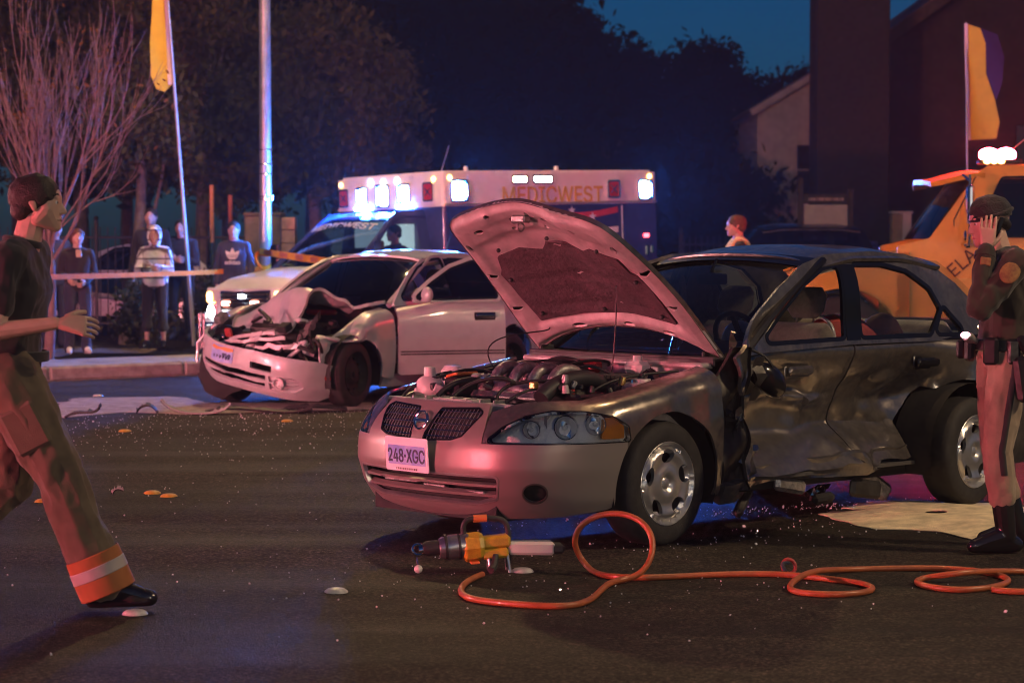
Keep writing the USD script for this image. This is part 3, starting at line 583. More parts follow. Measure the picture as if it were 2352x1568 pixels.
    part(T, 'washer_bottle', cbox(.10, .12, .12, (.20, -.54, .775), .025), 'bottle_white', 40)
    fb = part(T, 'fuse_box', cbox(.16, .11, .10, (.30, -.36, .74), .015), 'black_plastic'); part(fb, 'fuse_box_lid', mv(cbox(.15, .10, .015, b=.005), (.30, -.36, .80), rx=12), 'grip_orange')
    bt = part(T, 'battery', cbox(.19, .24, .18, (.26, .44, .65), .012), 'gloss_black')
    for y, m in ((.37, 'wire_red'), (.51, 'wire_black')): part(bt, 'battery_terminal', mv(lathe([(.001, .03), (.012, .03), (.016, 0)], 10), (.22, y, .745)), m)
    ab = part(T, 'air_filter_box', join(cbox(.26, .26, .13, (-.14, .34, .735), .03), *[cbox(.24, .008, .02, (-.14, .25 + .03 * k, .805), .003) for k in range(7)]), 'pad_felt')
    part(ab, 'intake_duct', tube([(-.02, .34, .76), (.10, .36, .80), (.30, .38, .79), (.46, .40, .72)], .042, 12, 6), 'black_plastic', 50)
    part(T, 'brake_reservoir', join(cbox(.10, .12, .06, (-.32, .30, .84), .02), mv(lathe([(.001, .03), (.024, .03), (.026, 0)], 12), (-.32, .30, .87))), 'bottle_white')
    part(T, 'brake_booster', mv(lathe([(.001, .06), (.05, .06), (.12, .02), (.125, -.02), (.05, -.06)], 24, 'x'), (-.34, .32, .72)), 'gloss_black', 45)
    part(T, 'airbag_module', mv(ball(1, sc=(.10, .16, .075), sub=3), (-.33, -.24, .80), ry=-20), 'soot', 50)
    part(T, 'red_harness', mv(cbox(.05, .20, .07, b=.02), (-.36, -.12, .83), rz=15), 'wire_red')
    hoses = [([(.55, -.30, .66), (.45, -.26, .76), (.30, -.24, .78), (.16, -.28, .74)], .022), ([(.50, .12, .68), (.38, .10, .77), (.25, .22, .79), (.05, .26, .80)], .014), ([(-.35, -.50, .82), (-.2, -.42, .84), (.0, -.40, .80), (.2, -.34, .76)], .016), ([(-.36, .05, .84), (-.25, .10, .87), (-.12, .05, .86), (-.02, .10, .82)], .013), ([(.60, .30, .70), (.48, .34, .76), (.36, .30, .75), (.3, .2, .7)], .012), ([(-.36, .55, .83), (-.2, .50, .82), (0, .48, .80), (.18, .46, .74)], .011), ([(.1, -.32, .80), (.2, -.42, .82), (.36, -.40, .80), (.45, -.47, .78)], .012), ([(-.3, -.1, .86), (-.2, -.25, .86), (-.05, -.3, .84), (.1, -.3, .8)], .010), ([(.62, -.45, .69), (.5, -.5, .74), (.3, -.5, .8), (.1, -.52, .8), (-.1, -.5, .82)], .014), ([(.3, .05, .77), (.38, .0, .80), (.46, -.1, .77), (.56, -.14, .70)], .018)]
    for k, (p, r) in enumerate(hoses): part(T, 'engine_hose', tube(p, r * .62, 8, 6), ['black_plastic', 'wire_black', 'black_plastic', 'dark_metal'][k % 4], 60)
    for k in range(46):
        c = np.array([R.uniform(-.3, .56), R.uniform(-.5, .5), R.uniform(.73, .815)]); part(T, 'engine_fitting', mv(cbox(R.uniform(.015, .07), R.uniform(.015, .06), R.uniform(.012, .05), b=.006) if k % 3 else lathe([(.001, .02), (.014, .02), (.018, 0), (.018, -.02)], 10), c, rz=R.uniform(0, 90), rx=R.uniform(-30, 30)), ['cast_metal', 'black_plastic', 'brass', 'dark_metal', 'taupe_inner'][k % 5])
    # raised hood
    th = math.radians(43); hx, hz = -.60, .90
    def hood(a, y, d=0.0):
        w = .66; c = .075 * (1 - (y / w) ** 2) - .07 * (np.clip(a, 0, 2) / 1.15) ** 3 + .012 * np.cos(y * 9) * ss(a, .1, .5) + d + .02 * (meshkit.noise(np.stack([a * 4, y * 4, 0 * a], -1), 4) - .5) * ss(a, .6, 1.1)
        tw = -.015 * ss(y, 0, .6) * ss(a, .2, 1.1)
        return np.stack([hx + a * math.cos(th) - c * math.sin(th), y - .02, hz + a * math.sin(th) + (c + tw) * math.cos(th)], -1)
    ed = spline([(0, -.665), (.10, -.42), (.145, 0), (.10, .42), (0, .665)], 6).tolist() + spline([(.03, .672), (.5, .655), (.9, .60), (1.06, .53), (1.135, .30), (1.165, 0), (1.135, -.30), (1.06, -.53), (.9, -.60), (.5, -.655), (.03, -.672)], 5).tolist()
    HP = Polygon(ed).buffer(0)
    hd = part(T, 'hood', panel(HP, hood, .035, .026), 'taupe_paint', 45, 'raised hood seen from below')
    def under(a, y):
        P = shapely.points(a, y); dd = shapely.distance(P, HP.exterior)
        pad = Polygon([(.24, -.50), (.27, 0), (.24, .50), (.55, .50), (.84, .46), (.90, .25), (.92, 0), (.90, -.25), (.84, -.46), (.55, -.50)]); inside = shapely.contains_xy(pad, a, y); pd = shapely.distance(P, pad.exterior) * np.where(inside, 1, -1)
        h = -.022 - .030 * ss(dd, .012, .05) * ss(-pd, -.005, .05) + .008 * ss(dd, .10, .13) * ss(-pd, 0, .03) - .012 * ss(np.abs(np.sin(y * 5)), .8, 1) * ss(a, .92, 1.0)
        return hood(a, y, h)
    holes = [ellipse(*r, c, rot) for r, c, rot in [((.035, .022), (1.02, -.10), 20), ((.02, .02), (1.05, .16), 0), ((.024, .016), (1.00, .34), 0), ((.04, .018), (.985, -.36), 70), ((.03, .02), (.86, .525), 20), ((.05, .02), (.66, .57), 80), ((.04, .018), (.40, .59), 85), ((.03, .018), (.86, -.53), 0), ((.05, .02), (.62, -.575), 95), ((.05, .018), (.36, -.59), 92), ((.02, .05), (.19, -.25), 0), ((.02, .04), (.20, .12), 0), ((.02, .05), (.17, .40), 0), ((.016, .016), (1.09, -.22), 0), ((.016, .016), (.97, .10), 0), ((.016, .016), (.96, -.14), 0), ((.02, .012), (1.08, .05), 0)]]
    inf = part(hd, 'hood_frame', panel(HP.buffer(-.004).difference(unary_union(holes)), under, .017, .012, flip=True), 'taupe_inner', 40)
    PAD = smooth_poly([(.235, -.50), (.265, -.2), (.27, .2), (.235, .50), (.50, .51), (.60, .50), (.64, .45), (.74, .44), (.80, .27), (.76, .18), (.82, .08), (.81, -.06), (.76, -.12), (.80, -.25), (.76, -.42), (.66, -.47), (.62, -.51), (.50, -.51)], .012)
    part(hd, 'insulation_pad', panel(PAD, lambda a, y: hood(a, y, -.036 + .010 * ss(np.abs(np.sin(a * 14)), .9, 1) * (np.abs(y) < .4) + .018 * (meshkit.fbm(np.stack([a * 7, y * 7, 0 * a], -1), 3, 8) - .5)), .03, .012, flip=True), 'pad_felt', 50)
    for a, y in ((.30, -.44), (.30, .44), (.58, -.46), (.58, .46), (.82, -.36), (.82, .36), (.30, 0), (.86, 0)): part(hd, 'pad_clip', ball(.012, hood(np.array([a]), np.array([y]), -.045)[0], sub=1), 'black_plastic')
    lt = hood(np.array([1.06]), np.array([0.0]), -.07)[0]; part(hd, 'hood_latch', join(mv(cbox(.05, .10, .04, b=.008), lt), mv(trimesh.creation.torus(.022, .005, 14, 6), lt + np.array([.0, 0, -.04]), rx=90)), 'cast_metal')
    for y in (-.61, .58):
        p = hood(np.array([.02]), np.array([y]), -.03)[0]; part(hd, 'hood_hinge', join(tube([p, p + np.array([.07, 0, -.04]), (-.56, y, .84)], .012, 6), mv(cbox(.10, .02, .04, b=.006), p)), 'dark_metal')
    w0 = hood(np.array([.55]), np.array([.30]), -.06)[0]; w1 = hood(np.array([.2]), np.array([-.45]), -.06)[0]
    part(hd, 'washer_tube', tube([w0, w0 + np.array([.02, .0, -.35]), w0 + np.array([.08, -.03, -.62]), (.02, .20, .83)], .004, 5, 6), 'wire_black')
    part(hd, 'stay_cable', tube([w1, w1 + np.array([.12, .02, -.02]), (.0, -.45, .95), (-.02, -.46, .82)], .004, 5, 6), 'wire_black')
    return T
taupe = build_taupe()
# ---------------------------------------------------------------- the crashed silver saloon
def facet(V, amp, n, seed, axes=(0, 2), axis=(1, 1, 1)):
    a, b = V[:, axes[0]], V[:, axes[1]]; xr, zr = (a.min(), a.max()), (b.min(), b.max())
    d = np.stack([tin_at(tin(seed + k, n, xr, zr), a, b) - .5 for k in range(3)], -1); return V + amp * d * np.asarray(axis)
def crumple(V, amp, sc, seed, axis=None):
    q = V * sc; r = np.stack([(1 - 2 * np.abs(meshkit.fbm(q + 17 * k, 2, seed + k) - .5)) - .8 for k in range(3)], -1)
    return V + amp * r * (1 if axis is None else np.asarray(axis))
def build_silver():
    T = thing('saloon_car', 'crashed silver saloon with crumpled nose and driver door ajar', 'car', (-2.065, 20.94, 0), 235)
    zf = lambda x: np.minimum(.80 - .15 * x, .95)
    B = Body([(.88, 0), (.86, .28), (.79, .52), (.66, .68), (.5, .77), (.3, .82), (0, .84), (-.6, .848), (-1.4, .85), (-2.2, .845), (-2.7, .82), (-3.1, .78), (-3.35, .66), (-3.45, .40), (-3.48, 0)],
             ([.17, .25, .4, .6, .75, .95, 1.2], [.07, .03, .008, 0, .012, .05, .1]),
             ([.14, .20, .28, .40, .50, .56, .62, .70, .80], [.12, .06, .02, 0, .006, .02, .05, .10, .2]),
             ([.17, .3, .5, .7, .95], [.1, .03, 0, .02, .08]), zf)
    S = B.S; sil = 'silver_paint'
    # hanging bumper
    U1 = B.x2u(.34); arch = [Point(B.x2u(0) * s, .30).buffer(.35, 24) for s in (1, -1)]
    fas = Polygon([(-U1, .20), (-.9, .15), (.9, .15), (U1 + .05, .22), (U1 - .05, .47), (.8, .52), (.2, .54), (-.75, .54), (-U1 * .93, .56)])
    slots = [smooth_poly([(.10, .445), (.36, .435), (.36, .375), (.10, .385)], .008), smooth_poly([(-.74, .345), (.30, .345), (.28, .215), (-.70, .215)], .012), smooth_poly([(-.72, .46), (-.60, .46), (-.60, .39), (-.72, .39)], .008), smooth_poly([(.33, .345), (.66, .34), (.69, .26), (.60, .215), (.34, .215)], .012)]
    def hang(V):
        V = facet(V, .022, 18, 3, (1, 2)); v = V - np.array([.6, 0, .35]); a = math.radians(-8); c, s = math.cos(a), math.sin(a)
        y, z = v[:, 1] * c - v[:, 2] * s, v[:, 1] * s + v[:, 2] * c
        b = math.radians(7); c, s = math.cos(b), math.sin(b); x2, y2 = v[:, 0] * c - y * s, v[:, 0] * s + y * c
        return np.stack([x2 + .42 + .10 * np.sin(y2 * 2.3), y2, z + .355 + .04 * ss(-y2, .2, .8)], -1)
    lift = lambda u, z: S(u, z)
    bp = part(T, 'front_bumper', panel(fas.difference(unary_union(slots)), lift, .022, .03, dent=hang), sil, 35, 'torn silver bumper hanging askew')
    part(bp, 'intake_bar', panel(LineString([(-.76, .285), (.40, .275)]).buffer(.012), lambda u, z: S(u, z) + .004, .03, .02, dent=hang), sil, 40)
    part(bp, 'fog_lamp_panel', panel(slots[3].buffer(-.004), lambda u, z: S(u, z) - np.array([.03, 0, 0]), .03, 0, dent=hang), sil, 40)
    for k in range(4): part(bp, 'panel_louvre', panel(LineString([(.36, .232 + .03 * k), (.62 - .1 * (k == 1), .232 + .03 * k)]).buffer(.006), lambda u, z: S(u, z) - np.array([.018, 0, 0]), .03, .015, dent=hang), sil, 40)
    part(bp, 'fog_lamp', panel(ellipse(.042, .042, (.44, .285)), lambda u, z: S(u, z) + np.array([-.005, 0, 0]) - .5 * ((u - .44) ** 2 + (z - .285) ** 2)[:, None] * 8, .012, .02, dent=hang), 'clear_plastic', 45)
    part(bp, 'fog_lamp_ring', panel(ellipse(.056, .056, (.44, .285)).difference(ellipse(.040, .040, (.44, .285))), lambda u, z: S(u, z) + np.array([.010, 0, 0]), .012, .03, dent=hang), sil, 45)
    part(bp, 'side_marker', panel(rrect(.16, .035, .01, (B.x2u(.46), .375)), lambda u, z: S(u, z) + .006, .02, .012, dent=hang), 'red_lens')
    pp = part(bp, 'licence_plate', panel(rrect(.31, .15, .01, (-.28, .44)), lambda u, z: S(u, z) + np.array([.016, 0, 0]), .04, .008, dent=hang), 'plate_blue', 40, 'bent blue and orange licence plate')
    part(pp, 'plate_top', panel(sbox(-.43, .475, -.13, .51), lambda u, z: S(u, z) + np.array([.0185, 0, 0]), .04, .004, dent=hang), 'plate_orange', 40)
    for k, du in enumerate((-.10, -.055, -.01, .035, .08, .115)): part(pp, 'plate_mark', panel(rrect(.022, .055 - .01 * (k % 2), .004, (-.28 + du, .43)).difference(rrect(.008, .02, .002, (-.28 + du, .435))), lambda u, z: S(u, z) + np.array([.0185, 0, 0]), .03, .004, dent=hang), 'plate_ink', False)
    part(T, 'bumper_foam', mv(cbox(.10, 1.1, .12, b=.03), (.42, -.05, .40), rx=-6, rz=5), 'soot')
    # folded hood
    def hood(a, y):
        x = .46 - 1.06 * a + .05 * np.sin(y * 4) * (1 - a); rid = np.exp(-((a - .46 - .10 * y) / .16) ** 2)
        z = .63 + .27 * ss(a, -.05, .9) + .24 * rid * (1 - .45 * np.abs(y - .12)) + .02 * np.sin(y * 6 + a * 4) - .10 * ss(-y, .2, .7) * (1 - a)
        return np.stack([x, y * (1 - .12 * (1 - a)) + .04 * np.sin(a * 9), z], -1)
    HP = Polygon([(-.04, -.64), (-.06, -.2), (-.03, .1), (.0, .30), (.2, .30), (.42, .34), (.56, .40), (.75, .56), (.95, .64), (1, .64), (.93, 0), (1, -.64)])
    hd = part(T, 'hood', panel(HP, hood, .022, .03, dent=lambda V: facet(facet(V, .16, 16, 21, (0, 1), (.7, .3, 1)), .045, 60, 25, (0, 1))), sil, 18, 'hood folded up into a tent')
    part(hd, 'hood_lip', panel(Polygon([(-.075, -.6), (-.08, -.2), (-.05, .1), (.0, .42), (.0, .4), (-.03, .1), (-.05, -.2), (-.04, -.6)]).buffer(.012), lambda a, y: hood(a, y) - np.array([0, 0, .03]), .03, .03, dent=lambda V: crumple(V, .04, 5, 22)), sil, 18)
    # wing
    ft = [(B.x2u(x), zf(x) + .10) for x in (-.52, -.3, 0, .2)]
    fen = Polygon([(B.x2u(-.53), .22), *ft, (B.x2u(.34), .80), (B.x2u(.40), .60), (B.x2u(.36), .44)]).difference(arch[0])
    fen = max(fen.geoms, key=lambda g: g.area) if hasattr(fen, 'geoms') else fen
    def wd(V):
        k = ss(V[:, 0], -.30, .10)[:, None]; W = facet(facet(V, .30, 12, 31), .06, 50, 33); W[:, 1] += .06 * ss(W[:, 0], -.1, .3) - .05; W[:, 2] = np.where(W[:, 2] > .60, .60 + (W[:, 2] - .60) * .45, W[:, 2]) - .04; return V * (1 - k) + W * k
    part(T, 'front_wing', panel(fen, S, .022, .02, dent=wd), sil, 18, 'crumpled wing over the black wheel')
    fr = affinity.scale(fen, -1, 1, origin=(0, 0)); part(T, 'front_wing', panel(fr, S, .03, .02, dent=lambda V: facet(V, .2, 14, 35)), sil, 18)
    R = np.random.default_rng(12)
    # smashed front structure
    part(T, 'engine_block', mv(cbox(.5, .62, .34, b=.04), (-.02, 0, .58)), 'dark_metal')
    part(T, 'radiator', mv(cbox(.06, .8, .36, b=.02), (.34, -.05, .50), rz=10, ry=-12), 'soot')
    hl = part(T, 'headlamp', join(mv(lathe([(.01, -.06), (.07, -.03), (.10, .0), (.105, .0), (.105, -.05)], 24, 'x'), (.42, -.42, .63)), cbox(.08, .34, .17, (.36, -.42, .63), .04)), 'gloss_black', 40)
    part(hl, 'bulb', ball(.02, (.43, -.42, .63)), 'chrome')
    part(T, 'headlamp_bracket', mv(panel(smooth_poly([(-.16, -.10), (-.05, .10), (.12, .12), (.05, .02), (-.08, -.12)], .01), lambda a, b: np.stack([0 * a, a, b], -1), .03, .02, dent=lambda V: crumple(V, .05, 5, 9)), (.50, .02, .58), rz=-10), sil, 20)
    for k in range(13):
        p0 = np.array([R.uniform(.2, .5), R.uniform(-.55, .6), R.uniform(.42, .78)]); P = [p0]
        for j in range(4): P.append(P[-1] + np.array([R.uniform(-.09, .09), R.uniform(-.16, .16), R.uniform(-.10, .09)]))
        part(T, 'engine_hose', tube(P, R.uniform(.008, .022), 7, 5), ['soot', 'dark_metal', 'silver_paint', 'black_plastic'][k % 4], 60)
    for k in range(22):
        c = np.array([R.uniform(-.15, .46), R.uniform(-.5, .62), R.uniform(.50, .80)]); part(T, 'engine_fitting', mv(cbox(R.uniform(.03, .13), R.uniform(.03, .13), R.uniform(.02, .09), b=.01), c, rz=R.uniform(0, 90), rx=R.uniform(-40, 40)), ['cast_metal', 'soot', 'dark_metal', 'silver_paint', 'soot', 'wire_red'][k % 6])
    for k in range(6):
        n = 8; a = np.array([.38, R.uniform(-.3, .6), R.uniform(.42, .62)]); dd = np.array([R.uniform(-.04, .03), R.choice([-1, 1]) * R.uniform(.03, .07), R.uniform(-.01, .035)]); P = a + np.arange(n)[:, None] * dd + R.normal(0, .012, (n, 3)); w = np.array([.0, 0, R.uniform(.03, .07)])
        part(T, 'torn_strip', tm(np.vstack([P, P + w + R.normal(0, .008, (n, 3))]), [f for i in range(n - 1) for f in ((i, i + 1, n + i), (i + 1, n + i + 1, n + i))]), ['silver_paint', 'dark_metal'][k % 2], 20)
    part(T, 'firewall', join(cbox(.05, 1.3, .42, (-.46, 0, .66), .01), cbox(.16, 1.3, .03, (-.52, 0, .89), .01)), 'soot')
    part(T, 'red_bracket', mv(cbox(.05, .34, .05, b=.02), (-.40, .06, .84), rz=8), 'red_lens')
    for s in (1, -1): part(T, 'wheel_arch_liner', mv(lathe([(.36, 0), (.36, -.26)], 30, 'y').slice_plane((0, 0, -.12), (0, 0, 1)), (0, (.79 if s > 0 else -.53), .30)), 'soot')
    rarch = Point(B.x2u(-2.46), .31).buffer(.36, 24)
    # driver door swung open
    def G(x, z): return .765 - .32 * (z - .93) - .2 * (z - .93) ** 2
    win = smooth_poly([(-.72, .965), (-.92, 1.12), (-1.12, 1.245), (-1.33, 1.315), (-1.52, 1.33), (-1.55, .975)], .02)
    door = smooth_poly([(B.x2u(-.55), .27), (B.x2u(-.55), .955), (B.x2u(-1.60), .965), (B.x2u(-1.60), .28)], .03)
    H = np.array([-.50, .83, 0])
    sw = lambda m: mv(mv(m, -H), H, rz=0) if False else mv(mv(mv(m, -H), rz=-35), H)
    dd = part(T, 'driver_door', sw(panel(door, S, .03, .03)), sil, 40, 'open driver door washed in red light')
    L = lambda o: (lambda x, z: np.stack([x, G(x, z) + o, z], -1))
    part(dd, 'window_frame', sw(panel(win.buffer(.045).difference(win).intersection(sbox(-3, .94, 0, 2)), L(.0), .03, .03, flip=True)), 'silver_paint', 40)
    part(dd, 'window_seal', sw(panel(win.buffer(.012).difference(win.buffer(-.006)), L(.004), .03, .02, flip=True)), 'gloss_black', 40)
    part(dd, 'side_window', sw(panel(win, L(-.012), .08, 0, flip=True)), 'dark_glass', 40)
    part(dd, 'inner_panel', sw(panel(door.buffer(-.03), lambda u, z: S(u, z) - np.array([0, .07, 0]), .08, 0)), 'dash_grey')
    q = B.xz(-1.40, .80); part(dd, 'handle_recess', sw(mv(cbox(.21, .012, .085, b=.012), q)), 'soot'); part(dd, 'door_handle', sw(mv(cbox(.19, .035, .045, b=.015), q + np.array([0, .022, .012]))), 'chrome', 40)
    for z in (.46, .485, .41): part(dd, 'side_moulding', sw(panel(Polygon([(B.x2u(-.57), z - .006), (B.x2u(-.57), z + .006), (B.x2u(-1.59), z + .006), (B.x2u(-1.59), z - .006)]), lambda u, zz: S(u, zz) + np.array([0, .006, 0]), .04, .01)), 'dark_metal' if z != .41 else sil, 40)
    part(dd, 'door_mirror', sw(mv(join(ball(1, sc=(.05, .09, .075), sub=3), cbox(.03, .12, .03, (0, -.09, -.05), .01)), (-.80, .93, 1.01))), sil, 50)
    # rest of the body
    for s in (1, -1):
        sc = (lambda g: g) if s > 0 else (lambda g: affinity.scale(g, -1, 1, origin=(0, 0)))
        if s < 0: part(T, 'passenger_door', panel(sc(door), S, .05, .02), sil, 40)
        rd = smooth_poly([(B.x2u(-1.62), .28), (B.x2u(-1.62), .965), (B.x2u(-2.62), .965), (B.x2u(-2.62), .78), (B.x2u(-2.15), .28)], .02).difference(rarch.buffer(.02))
        rp = part(T, 'rear_door', panel(sc(rd), S, .05, .02), sil, 40)
        if s > 0: part(rp, 'side_moulding', panel(Polygon([(B.x2u(-1.64), .452), (B.x2u(-1.64), .49), (B.x2u(-2.22), .49), (B.x2u(-2.22), .452)]), lambda u, zz: S(u, zz) + np.array([0, .006, 0]), .05, .01), 'dark_metal', 40)
        part(T, 'sill', panel(sc(Polygon([(B.x2u(-.40), .16), (B.x2u(-.40), .262), (B.x2u(-2.12), .262), (B.x2u(-2.12), .16)])), lambda u, z: S(u, z) - np.array([0, .02 * s, 0]), .05, .04), sil, 40)
        qp = Polygon([(B.x2u(-2.05), .20), (B.x2u(-2.63), .78), (B.x2u(-2.63), 1.02), (B.x2u(-3.3), 1.0), (B.x2u(-3.3), .5), (B.x2u(-3.0), .5), (B.x2u(-3.0), .2)]).difference(rarch)
        qp = max(qp.geoms, key=lambda g: g.area) if hasattr(qp, 'geoms') else qp
        part(T, 'quarter_panel', panel(sc(qp), S, .06, .02), sil, 40)
    part(T, 'rear_bumper', panel(Polygon([(B.x2u(-3.0), .2), (B.x2u(-3.0), .5), (B.U, .5), (B.U, .2)]), S, .08, .02), sil)
    outer = [(-.56, .90), (-.76, 1.07), (-.98, 1.22), (-1.2, 1.325), (-1.42, 1.372), (-1.9, 1.39), (-2.2, 1.37), (-2.42, 1.32), (-2.66, 1.2), (-2.86, 1.05), (-2.95, .97), (-2.9, .93), (-1.6, .93)]
    wins = [[(-.72, .965), (-.92, 1.12), (-1.12, 1.245), (-1.33, 1.315), (-1.52, 1.33), (-1.55, .975)], [(-1.66, .975), (-1.64, 1.325), (-1.95, 1.315), (-2.2, 1.27), (-2.42, 1.15), (-2.42, .975)]]
    zr = lambda x, y: 1.385 + .04 * (1 - (y / .6) ** 2) - .05 * ss(-x, 1.7, 1.25) - .05 * ss(-x, 2.05, 2.5) - .03 * np.abs(y / .6) ** 6
    greenhouse(T, sil, G, outer, wins, (-1.30, -2.48), roofz=zr, roof_w=.60, broken=(0,), glass='dark_glass')
    part(T, 'windscreen', ruled([(-.62, -.69, .905), (-.50, -.4, .905), (-.46, 0, .905), (-.50, .4, .905), (-.62, .69, .905)], [(-1.37, -.575, 1.335), (-1.33, -.3, 1.362), (-1.31, 0, 1.37), (-1.33, .3, 1.362), (-1.37, .575, 1.335)], 15, 8, .03), 'dark_glass', 60)
    for s in (1, -1): part(T, 'windscreen_pillar', tube([(-.60, s * .70, .91), (-.98, s * .65, 1.14), (-1.37, s * .585, 1.345)], [.032, .026, .024], 8, 4), sil)
    part(T, 'wiper', tube([(-.50, .30, .91), (-.66, .05, 1.0), (-.78, -.25, 1.05)], .009, 6, 4), 'gloss_black')
    part(T, 'rear_window', ruled([(-3.0, -.63, .98), (-3.05, 0, 1.0), (-3.0, .63, .98)], [(-2.5, -.56, 1.335), (-2.52, 0, 1.36), (-2.5, .56, 1.335)], 12, 6, .03, (-1, 0, .6)), 'dark_glass', 60)
    part(T, 'boot_lid', panel(sbox(-3.44, -.6, -3.02, .6), lambda x, y: np.stack([x, y, 1.0 - .04 * (y / .6) ** 2], -1), .1, .02), sil)
    part(T, 'cabin_tub', join(box(2.6, 1.3, .02, (-1.7, 0, .26)), box(.03, 1.3, .6, (-2.9, 0, .6)), box(2.4, .02, .62, (-1.7, -.68, .58))), 'dash_grey')
    part(T, 'dashboard', cbox(.42, 1.26, .22, (-.74, 0, .80), .08), 'dash_grey', 50)
    seat(T, -1.36, -.34); seat(T, -1.36, .34)
    part(T, 'rear_bench', join(cbox(.50, 1.2, .18, (-2.2, 0, .45), .05), mv(cbox(.16, 1.2, .58, (0, 0, .28), .06), (-2.5, 0, .48), ry=-18)), 'seat_cloth', 50)
    for x, s, st in ((0, 1, 8), (0, -1, 8), (-2.46, 1, 0), (-2.46, -1, 0)): make_wheel(T, 'wheel', (x, s * .80, .30), s, 'steel', R=.30, steer=st)
    part(T, 'underbody', box(3.2, 1.1, .08, (-1.5, 0, .20)), 'soot')
    part(T, 'splash_shield', mv(panel(smooth_poly([(-.5, 0), (-.42, -.18), (-.2, -.22), (.1, -.10), (.5, -.12), (.5, 0)], .02), lambda a, b: np.stack([0 * a, a, b], -1), .04, .02, dent=lambda V: crumple(V, .06, 4, 13)), (.30, -.30, .28), rz=8), 'soot', 30)
    return T
silver = build_silver()

# ---------------------------------------------------------------- plain parked cars
def parked(name, label, paint, loc, rz, H=1.42, belt=.92, van=False, glass='dark_glass', group=None):
    T = thing(name, label, 'van' if van else 'car', loc, rz, group=group)
    k = H / 1.42; b = belt
    zf = lambda x: np.minimum(b - .10 - .12 * x, b + .02)
    B = Body([(.86, 0), (.84, .28), (.77, .52), (.64, .68), (.5, .77), (.3, .82), (0, .85), (-.6, .86), (-1.4, .86), (-2.2, .855), (-2.7, .84), (-3.1, .80), (-3.35, .68), (-3.45, .40), (-3.48, 0)],
             ([.17, .25, .4, .6, .75, b, 1.4], [.07, .03, .008, 0, .012, .05, .1]), ([.14, .2, .3, .45, .6, b - .1, b + .3], [.12, .06, .02, 0, .02, .10, .2]), ([.17, .3, .5, .7, b], [.1, .03, 0, .02, .08]), zf)
    ar = [Point(s * B.x2u(x), .31).buffer(.36, 20) for s in (1, -1) for x in (0, -2.55)]
    top = [(B.x2u(x), float(zf(x)) + .06) for x in np.linspace(-3.1, .3, 12)]
    half = [(0, b - .2), (.5, b - .18)] + top[::-1] + [(B.U, b + .02)]
    sh = Polygon(half + [(-u, z) for u, z in half[::-1]] + [(-B.U, .2), (B.U, .2)]).buffer(0).difference(unary_union(ar))
    part(T, 'body', panel(sh, B.S, .09, .02), paint, 45)
    part(T, 'hood', panel(Polygon([(-.62, -.68), (-.5, 0), (-.62, .68), (.3, .62), (.62, .45), (.76, 0), (.62, -.45), (.3, -.62)]), lambda x, y: np.stack([x, y, zf(x) - .01 + .03 * (1 - (y / .68) ** 2) - .10 * ss(x, .3, .9)], -1), .08, .02), paint, 45)
    def G(x, z): return .77 - .32 * (z - b) - .1 * (z - b) ** 2
    e = 3.3 if van else 2.95; rf = H - .05; xr = 2.95 if van else 2.48
    outer = [(-.58, b - .02), (-.78, b + .17 * k), (-1.0, b + .32 * k), (-1.25, rf - .05), (-1.5, rf), (-2.2, rf), (-xr + .05, rf - .04), (-xr - .2, b + .25), (-e, b + .03), (-1.6, b)]
    wins = [[(-.82, b + .05), (-1.0, b + .18 * k), (-1.3, rf - .08), (-1.54, rf - .055), (-1.55, b + .05)], [(-1.65, b + .05), (-1.64, rf - .055), (-2.1, rf - .06), (-2.38, rf - .12 if van else b + .22), (-2.42, b + .05)]] + ([[(-2.52, b + .05), (-2.5, rf - .1), (-2.9, rf - .12), (-3.05, b + .05)]] if van else [])
    zr = lambda x, y: rf - .01 + .04 * (1 - (y / .6) ** 2) - .05 * ss(-x, 1.7, 1.25) - .04 * ss(-x, xr - .4, xr) - .03 * np.abs(y / .6) ** 6
    greenhouse(T, paint, G, outer, wins, (-1.3, -xr), roofz=zr, roof_w=.62, glass=glass)
    part(T, 'windscreen', ruled([(-.62, -.70, b), (-.48, 0, b), (-.62, .70, b)], [(-1.37, -.58, rf - .04), (-1.32, 0, rf - .01), (-1.37, .58, rf - .04)], 11, 5, .03), glass, 60)
    part(T, 'rear_window', ruled([(-e, -.64, b + .05), (-e - .04, 0, b + .05), (-e, .64, b + .05)], [(-xr, -.57, rf - .04), (-xr - .02, 0, rf - .01), (-xr, .57, rf - .04)], 10, 5, .03, (-1, 0, .6)), glass, 60)
    for s in (1, -1):
        part(T, 'headlamp', panel(sbox(.62, b - .33, 1.05, b - .2) if s > 0 else sbox(-1.05, b - .33, -.62, b - .2), lambda u, z: B.S(u, z) + .006, .06, .02), 'clear_plastic')
        part(T, 'tail_lamp', panel(sbox(B.x2u(-3.3), b - .3, B.U - .35, b - .1) if s > 0 else sbox(-B.U + .35, b - .3, -B.x2u(-3.3), b - .1), lambda u, z: B.S(u, z) + .006, .06, .02), 'red_lens')
        for x in (0, -2.55): make_wheel(T, 'wheel', (x, s * .82, .305), s, 'plain', R=.305)
    part(T, 'underbody', box(3.4, 1.3, .1, (-1.3, 0, .26)), 'soot')
    return T
